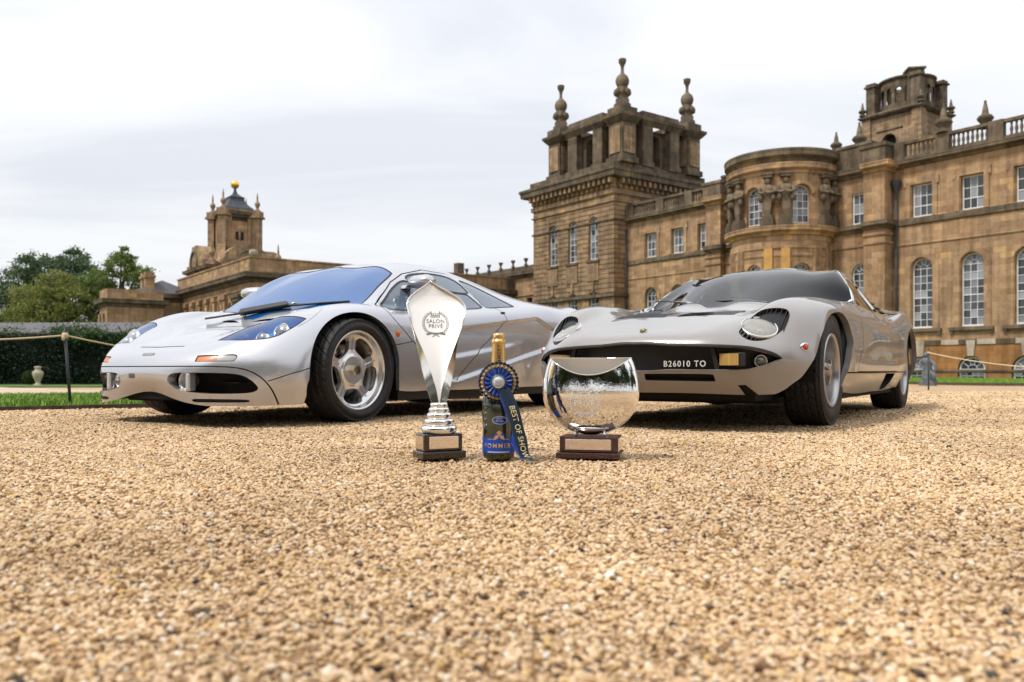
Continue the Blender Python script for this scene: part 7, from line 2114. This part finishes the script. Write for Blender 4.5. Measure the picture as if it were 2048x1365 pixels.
def build_moon():
    root = empty('bowl_trophy', (.280, 2.930, .004), math.radians(-13)); tag(root, 'moon-shaped silver bowl trophy mirroring the gravel on a red-brown plinth', 'trophy', 'trophies on the gravel')
    b = Bag(); b.box((0, 0, 0), (.226, .150, .021)); bevel(b.build('plinth', MAHOG, root), .004, 2)
    b = Bag(); b.box((.002, .002, .0212), (.206, .130, .055)); bevel(b.build('base_block', MAHOG, root), .003, 2)
    b = Bag(); b.box((.0, -.0637, .030), (.162, .003, .038)); bevel(b.build('name_plate', PLATE, root), .002, 2)
    b = Bag(); b.box((.1055, .002, .026), (.0025, .115, .046)); b.build('side_plate', PLATE, root)
    S = 1 / 563.0; zb = .0765
    b = Bag()
    b.lathe([(0, .0), (.030, .002), (.055, .012), (.080, .026), (.079, .028), (.04, .018), (0, .014)], (0, .0, zb + .002), 40, sc=(1, .55)); b.build('foot', SILVER, root)
    for s in (-1, 1):
        for t in (-1, 1):
            b = Bag(); b.lathe([(0, 0), (.007, .002), (.008, .007), (.004, .011), (.003, .022), (.006, .026), (0, .028)], (s * .052, t * .022, zb), 10); b.build('ball_foot', SILVER, root)
    zc = zb + .024 + 82 * S * .88
    RX, RU, RD, RY = 97.5 * S, 128 * S, 84 * S, .062
    hm = bpy.data.materials.new('hammered_silver'); hm.use_nodes = True
    nt = hm.node_tree; bs = nt.nodes['Principled BSDF']; bs.inputs['Base Color'].default_value = (.93, .92, .90, 1); bs.inputs['Metallic'].default_value = 1; bs.inputs['Roughness'].default_value = .03
    tc = nt.nodes.new('ShaderNodeTexCoord'); vo = nt.nodes.new('ShaderNodeTexVoronoi'); vo.feature = 'SMOOTH_F1'; vo.inputs['Scale'].default_value = 190; nt.links.new(tc.outputs['Object'], vo.inputs['Vector'])
    bp = nt.nodes.new('ShaderNodeBump'); bp.inputs['Strength'].default_value = .055; bp.inputs['Distance'].default_value = .0022; nt.links.new(vo.outputs['Distance'], bp.inputs['Height']); nt.links.new(bp.outputs[0], bs.inputs['Normal'])
    def shell(sgn, cutfn):
        th = np.linspace(-PI / 2, PI / 2, 90); ph = np.linspace(0, PI, 120)     # th vertical, ph across the front
        TH, PH = np.meshgrid(th, ph, indexing='ij')
        rz = np.where(TH > 0, RU, RD)
        c = np.cos(TH); X = RX * c * np.cos(PH); Y = sgn * RY * (c * np.sin(PH)) ** 1.0 * 1.0; Z = rz * np.sin(TH)
        G = np.stack([X, -Y, Z], 2); G[:, :, 1] = -sgn * RY * c * np.sin(PH)
        m = grid_tm(G)
        if (m.N[:, 1] * m.V[:, 1]).sum() < 0: m = TM(m.V, -m.N, m.T[:, ::-1])
        s = cutfn(m.V)
        i, o, seg = cut(m, s)
        return i, seg
    zt = (795 - 725) * S
    fr = lambda V: V[:, 2] - (zt - 34 * S * np.clip(1 - (V[:, 0] / (82 * S)) ** 2, 0, 1))
    bk = lambda V: V[:, 2] - zt
    f, s1 = shell(1, fr); k, s2 = shell(-1, bk)
    off = np.array([0, .002, zc])
    for m in (f, k): m.V = m.V + off
    fo = tmobj('front_shell', f, hm, root)
    fi = f.moved(-.0022); bi = k.moved(-.0022)
    bo = tmobj('back_shell', k, hm, root)
    tmobj('lining', join(TM(fi.V, -fi.N, fi.T[:, ::-1]), TM(bi.V, -bi.N, bi.T[:, ::-1])), SATIN, root)
    b = Bag()
    xs = np.linspace(-82 * S, 82 * S, 41)
    def ysurf(x, z, sg):
        rz = RU if z > 0 else RD; q = 1 - (z / rz) ** 2 - (x / RX) ** 2; return -sg * RY * math.sqrt(max(q, 0))
    fp = [(x, ysurf(x, zz, 1) + .002, zz + zc) for x in xs for zz in [zt - 34 * S * max(1 - (x / (82 * S)) ** 2, 0)]]
    bp_ = [(x, ysurf(x, zt, -1) + .002, zt + zc) for x in xs[::-1]]
    b.tube(fp + bp_, .0016, 6); b.build('rim', SILVER, root)
    white = mat('engraving_white', (.75, .76, .78), rough=.6)
    def on(V, dx, dz):
        x = V[:, 0] + dx; z = V[:, 1] + dz; q = np.clip(1 - (z / np.where(z > 0, RU, RD)) ** 2 - (x / RX) ** 2, 0, 1)
        return np.stack([x, -RY * np.sqrt(q) + .002 - .0012 - V[:, 2], z + zc], 1)
    V, T = wreath(29 * S); place('wreath', V, T, lambda v: on(v, -8 * S, -14 * S), white, root)
    V, T = text_mesh('SALON', 16 * S, .0002, space=1.08); place('lettering', V, T, lambda v: on(v, -8 * S, -7 * S), white, root)
    V, T = text_mesh('PRIV\u00c9', 16 * S, .0002, space=1.08); place('lettering', V, T, lambda v: on(v, -8 * S, -20 * S), white, root)
build_moon()

def build_bottle():
    root = empty('champagne_bottle', (-.0470, 2.890, .002), math.radians(3)); tag(root, 'dark green champagne bottle with gold foil neck and blue label', 'bottle')
    gl = mat('dark_green_glass', (.010, .020, .006), rough=.05, coat=1.0, spec=.8)
    S = 1 / 567.0
    def zp(y): return (918.5 - y) * S
    prof = [(0, .004), (.044, 0), (.052, .004), (.0555, .012), (.0575, zp(890)), (.0575, zp(812)), (.0565, zp(800)), (.052, zp(788)), (.044, zp(775)), (.036, zp(762)), (.030, zp(748)), (.0262, zp(735))]
    b = Bag(); b.lathe(prof, n=64); b.build('glass', gl, root)
    foil = mat('gold_foil', (.78, .50, .17), rough=.30, metal=.85, bump=(45, .25, .004))
    b = Bag(); b.lathe([(.0292, zp(744)), (.0268, zp(735)), (.0245, zp(718)), (.0232, zp(700)), (.0228, zp(690))], n=48); b.build('neck_foil', foil, root)
    b = Bag(); b.lathe([(.0228, zp(690)), (.0245, zp(689)), (.0252, zp(686)), (.0240, zp(683)), (.0205, zp(681)), (.0195, zp(678)), (.0198, zp(674)), (.0190, zp(670)), (.0140, zp(668.2)), (0, zp(667.8))], n=40); b.build('cork_foil', foil, root)
    b = Bag()
    for k in range(4):
        a = PI / 4 + k * PI / 2; b.tube([(.0258 * math.cos(a), .0258 * math.sin(a), zp(686)), (.021 * math.cos(a), .021 * math.sin(a), zp(676)), (.012 * math.cos(a), .012 * math.sin(a), zp(667.5))], .0012, 5)
    b.build('muselet_wire', mat('gold_wire', (.70, .46, .16), .3, 1.0), root)
    blue = mat('royal_blue_label', (.012, .07, .42), rough=.35); gold = mat('label_gold', (.72, .47, .22), rough=.35, metal=.6); pale = mat('label_pale', (.62, .60, .62), rough=.5)
    R = .0578
    def band(z0, z1, r, m, name, a0=-PI, a1=PI):
        b = Bag(); b.lathe([(r, z0), (r, z1)], n=64, a0=a0 - PI / 2, a1=a1 - PI / 2); return b.build(name, m, root, fixn=False)
    band(zp(905), zp(874), R, blue, 'label')
    band(zp(903.5), zp(901.5), R + .0003, pale, 'label_rule', -.75, .65); band(zp(878), zp(877), R + .0003, gold, 'label_rule', -.75, -.32); band(zp(878), zp(877), R + .0003, gold, 'label_rule', .25, .65)
    def wrap(V, zc, r, a0=0.0):
        a = V[:, 0] / r - PI / 2 + a0; rr = r + V[:, 2]; return np.stack([rr * np.cos(a), rr * np.sin(a), V[:, 1] + zc], 1)
    V, T = text_mesh('POMMERY', 12.5 * S, .0002, space=1.25, offset=.0001); place('lettering', V, T, lambda v: wrap(v, zp(890.5), R + .0006), gold, root)
    # crest over the label: blue shield, gold coronet and monogram
    def disc(rx, rz, n=28): return np.array([(rx * math.cos(a), rz * math.sin(a), 0) for a in np.linspace(0, 2 * PI, n, endpoint=False)] + [(0, 0, 0)]), np.array([(i, (i + 1) % n, n) for i in range(n)])
    V, T = disc(10.5 * S, 9 * S); place('crest', V, T, lambda v: wrap(v, zp(871), R + .0004), blue, root)
    P = []
    for k in range(3): P.append(((k - 1) * 5.5 * S, (1.5 if k == 1 else -1.5) * S, 3.6 * S))
    VV, TT = [], []; o = 0
    for (x, y, r_) in P + [(-8.5 * S, -4.5 * S, 2.6 * S), (8.5 * S, -4.5 * S, 2.6 * S), (0, 8.0 * S, 3.0 * S), (-3 * S, 6.5 * S, 2 * S), (3 * S, 6.5 * S, 2 * S)]:
        V, T = disc(r_, r_, 12); VV.append(V + np.array([x, y, 0])); TT.append(T + o); o += len(V)
    place('crest_emblem', np.concatenate(VV), np.concatenate(TT), lambda v: wrap(v, zp(871.5), R + .0007), gold, root)
    V, T = text_mesh('P', 8 * S, .0002); place('monogram', V, T, lambda v: wrap(v, zp(872.5), R + .0011), blue, root)
    V, T = disc(15.5 * S, 8.0 * S); place('oval_rim', V, T, lambda v: wrap(v, zp(840), R + .0003, .04), pale, root)
    V, T = disc(14.3 * S, 6.9 * S); place('oval_label', V, T, lambda v: wrap(v, zp(840), R + .0006, .04), blue, root)
    for s, yy in (('BRUT', 836.3), ('ROYAL', 841.5)):
        V, T = text_mesh(s, 4.6 * S, .0002, space=1.1); place('lettering', V, T, lambda v: wrap(v, zp(yy), R + .0010, .04), pale, root)
    V, T = text_mesh('POMMERY', 11.5 * S, .0002, space=1.05, offset=.0001)
    def up(v):                                                        # reads upwards along the neck
        z = v[:, 0] + zp(718); rn = np.interp(z, [zp(744), zp(735), zp(718), zp(700), zp(690)], [.0292, .0268, .0245, .0232, .0228]) + .0006 + v[:, 2]
        a = -v[:, 1] / rn - PI / 2 + .08; return np.stack([rn * np.cos(a), rn * np.sin(a), z], 1)
    place('lettering', V, T, up, mat('foil_print', (.035, .03, .05), .5), root)
    return root
build_bottle()

def build_rosette():
    S = 1 / 575.0; Y = 2.817
    def pt(px, py, dy=0.0): return Vector(((px - 1024) / 1640 * Y, dy, .315 + (740 - py) / 1640 * Y))
    c = pt(997, 764.5); root = empty('rosette', (c.x, Y, c.z)); tag(root, 'blue pleated prize rosette with printed ribbon tails hung on the bottle', 'rosette')
    navy = mat('navy_satin', (.006, .020, .060), rough=.38, sheen=.3); royal = mat('royal_blue_satin', (.010, .060, .38), rough=.34, sheen=.3); teal = mat('teal_satin', (.006, .055, .105), rough=.4, sheen=.2)
    braid = mat('gold_braid', (.42, .31, .18), rough=.5, metal=.2); white = mat('rosette_white', (.74, .76, .82), rough=.45); printc = mat('print_grey', (.25, .27, .33), .6)
    def ruffle(name, r0, r1, y0, y1, amp, pleats, m):
        n = pleats * 8; V = []; rows = 5
        for j in range(rows):
            t = j / (rows - 1)
            for i in range(n):
                a = 2 * PI * i / n; w = math.sin(a * pleats); sq = math.copysign(abs(w) ** .6, w)
                r_ = r0 + (r1 - r0) * t + amp * .35 * t * math.cos(a * pleats * 2)
                V.append((r_ * math.cos(a + .25 * amp / r1 * sq), y0 + (y1 - y0) * t - amp * t * sq, r_ * math.sin(a + .25 * amp / r1 * sq)))
        F = [(j * n + i, j * n + (i + 1) % n, (j + 1) * n + (i + 1) % n, (j + 1) * n + i) for j in range(rows - 1) for i in range(n)]
        b = Bag(); b.add(V, F, False); return b.build(name, m, root, fixn=False)
    ruffle('outer_pleats', 22 * S, 40 * S, .004, .002, .0055, 30, navy)
    ruffle('braid_ring', 28.5 * S, 35.0 * S, -.006, -.005, .0030, 26, braid)
    ruffle('middle_pleats', 18 * S, 30.0 * S, -.008, -.009, .0045, 24, navy)
    ruffle('inner_pleats', 10 * S, 27.0 * S, -.012, -.014, .0055, 18, royal)
    b = Bag(); b.lathe([(0, .0), (15 * S, 0), (15.5 * S, .002), (15 * S, .004), (0, .004)], n=48, axis='y'); o = b.build('centre_disc', teal, root, (0, -.024, 0))
    b = Bag(); b.lathe([(11.6 * S, 0), (11.9 * S, -.0008), (11.3 * S, -.0012), (10.9 * S, 0)], n=48, axis='y'); b.build('disc_ring', white, root, (0, -.0242, 0), fixn=True)
    b = Bag(); b.lathe([(0, 0), (10 * S, 0), (10 * S, -.001), (0, -.001)], n=48, axis='y'); b.build('disc_face', white, root, (0, -.0242, 0))
    V, T = wreath(7.2 * S); place('wreath', V, T, lambda v: np.stack([v[:, 0], np.full(len(v), -.0262), v[:, 1]], 1), printc, root)
    for s, dz in (('SALON', 1.4), ('PRIV\u00c9', -1.7)):
        V, T = text_mesh(s, 4.0 * S, .0001); place('lettering', V, T, lambda v: np.stack([v[:, 0], np.full(len(v), -.0262), v[:, 1] + dz * S], 1), printc, root)
    # tails: strips along a spine, given as left edge, right edge, bulge towards the camera
    def tail(name, rows, m):
        L_ = np.array([[*(pt(l[0], l[1]) - c)[:], ] for l in [r_[0] for r_ in rows]]); R_ = np.array([[*(pt(q[0], q[1]) - c)[:]] for q in [r_[1] for r_ in rows]]); D = np.array([r_[2] for r_ in rows])
        L_[:, 1] = -D; R_[:, 1] = -D - np.array([r_[3] if len(r_) > 3 else 0 for r_ in rows])
        L2, R2 = curve_open(L_, 8), curve_open(R_, 8); k = np.linspace(0, 1, 7)
        G = L2[:, None] * (1 - k[None, :, None]) + R2[:, None] * k[None, :, None]; G[:, :, 1] -= .004 * np.sin(k * PI)[None]
        m_ = grid_tm(G)
        if m_.N[:, 1].mean() > 0: m_ = TM(m_.V, -m_.N, m_.T[:, ::-1])
        tmobj(name, join(m_, TM(m_.V - m_.N * .0006, -m_.N, m_.T[:, ::-1])), m, root); return G
    tail('ribbon_tail', [((995, 780), (1018, 778), .016), ((1003, 805), (1024, 806), .018), ((1014, 832), (1034, 834), .016), ((1024, 858), (1040, 858), .012), ((1023, 880), (1036, 885), .012), ((1030, 900), (1043, 899), .020), ((1043, 916), (1056, 912), .034)], royal)
    G = tail('ribbon_tail', [((998, 780), (1020, 776), .022), ((1008, 806), (1031, 800), .030), ((1018, 835), (1041, 828), .036), ((1026, 865), (1048, 858), .040), ((1033, 890), (1055, 886), .043), ((1040, 908), (1058, 905), .046), ((1052, 918.5), (1070, 918.0), .060)], mat('dark_ribbon', (.004, .022, .050), rough=.42, sheen=.2))
    # words down the tail: x of the text runs down the spine
    nR = G.shape[0]; spine = G.mean(1); ln = np.concatenate([[0], np.cumsum(np.linalg.norm(np.diff(spine, axis=0), axis=1))])
    V, T = text_mesh('BEST OF SHOW', 15.2 * S, .0001, space=1.02, align='LEFT')
    def down(v):
        s0 = np.interp(811, np.array([c.z * 0 + (740 - (p[2] + c.z - .315) / Y * 1640) for p in spine]), ln); q = np.clip(s0 + v[:, 0], 0, ln[-1])
        ctr = np.stack([np.interp(q, ln, spine[:, i]) for i in range(3)], 1)
        tg = np.stack([np.interp(np.minimum(q + .004, ln[-1]), ln, spine[:, i]) - np.interp(q - .004, ln, spine[:, i]) for i in range(3)], 1); tg /= np.linalg.norm(tg, axis=1)[:, None]
        ac = np.stack([np.interp(q, ln, (G[:, -1] - G[:, 0])[:, i]) for i in range(3)], 1); ac /= np.linalg.norm(ac, axis=1)[:, None]
        nn = np.cross(ac, tg); nn *= np.where(nn[:, 1:2] > 0, -1, 1); nn /= np.linalg.norm(nn, axis=1)[:, None]
        return ctr + ac * (v[:, 1:2]) + nn * (.0050 + v[:, 2:3])
    place('lettering', V, T, down, mat('ribbon_gold_print', (.78, .68, .36), .45), root)
build_rosette()
pebbles()
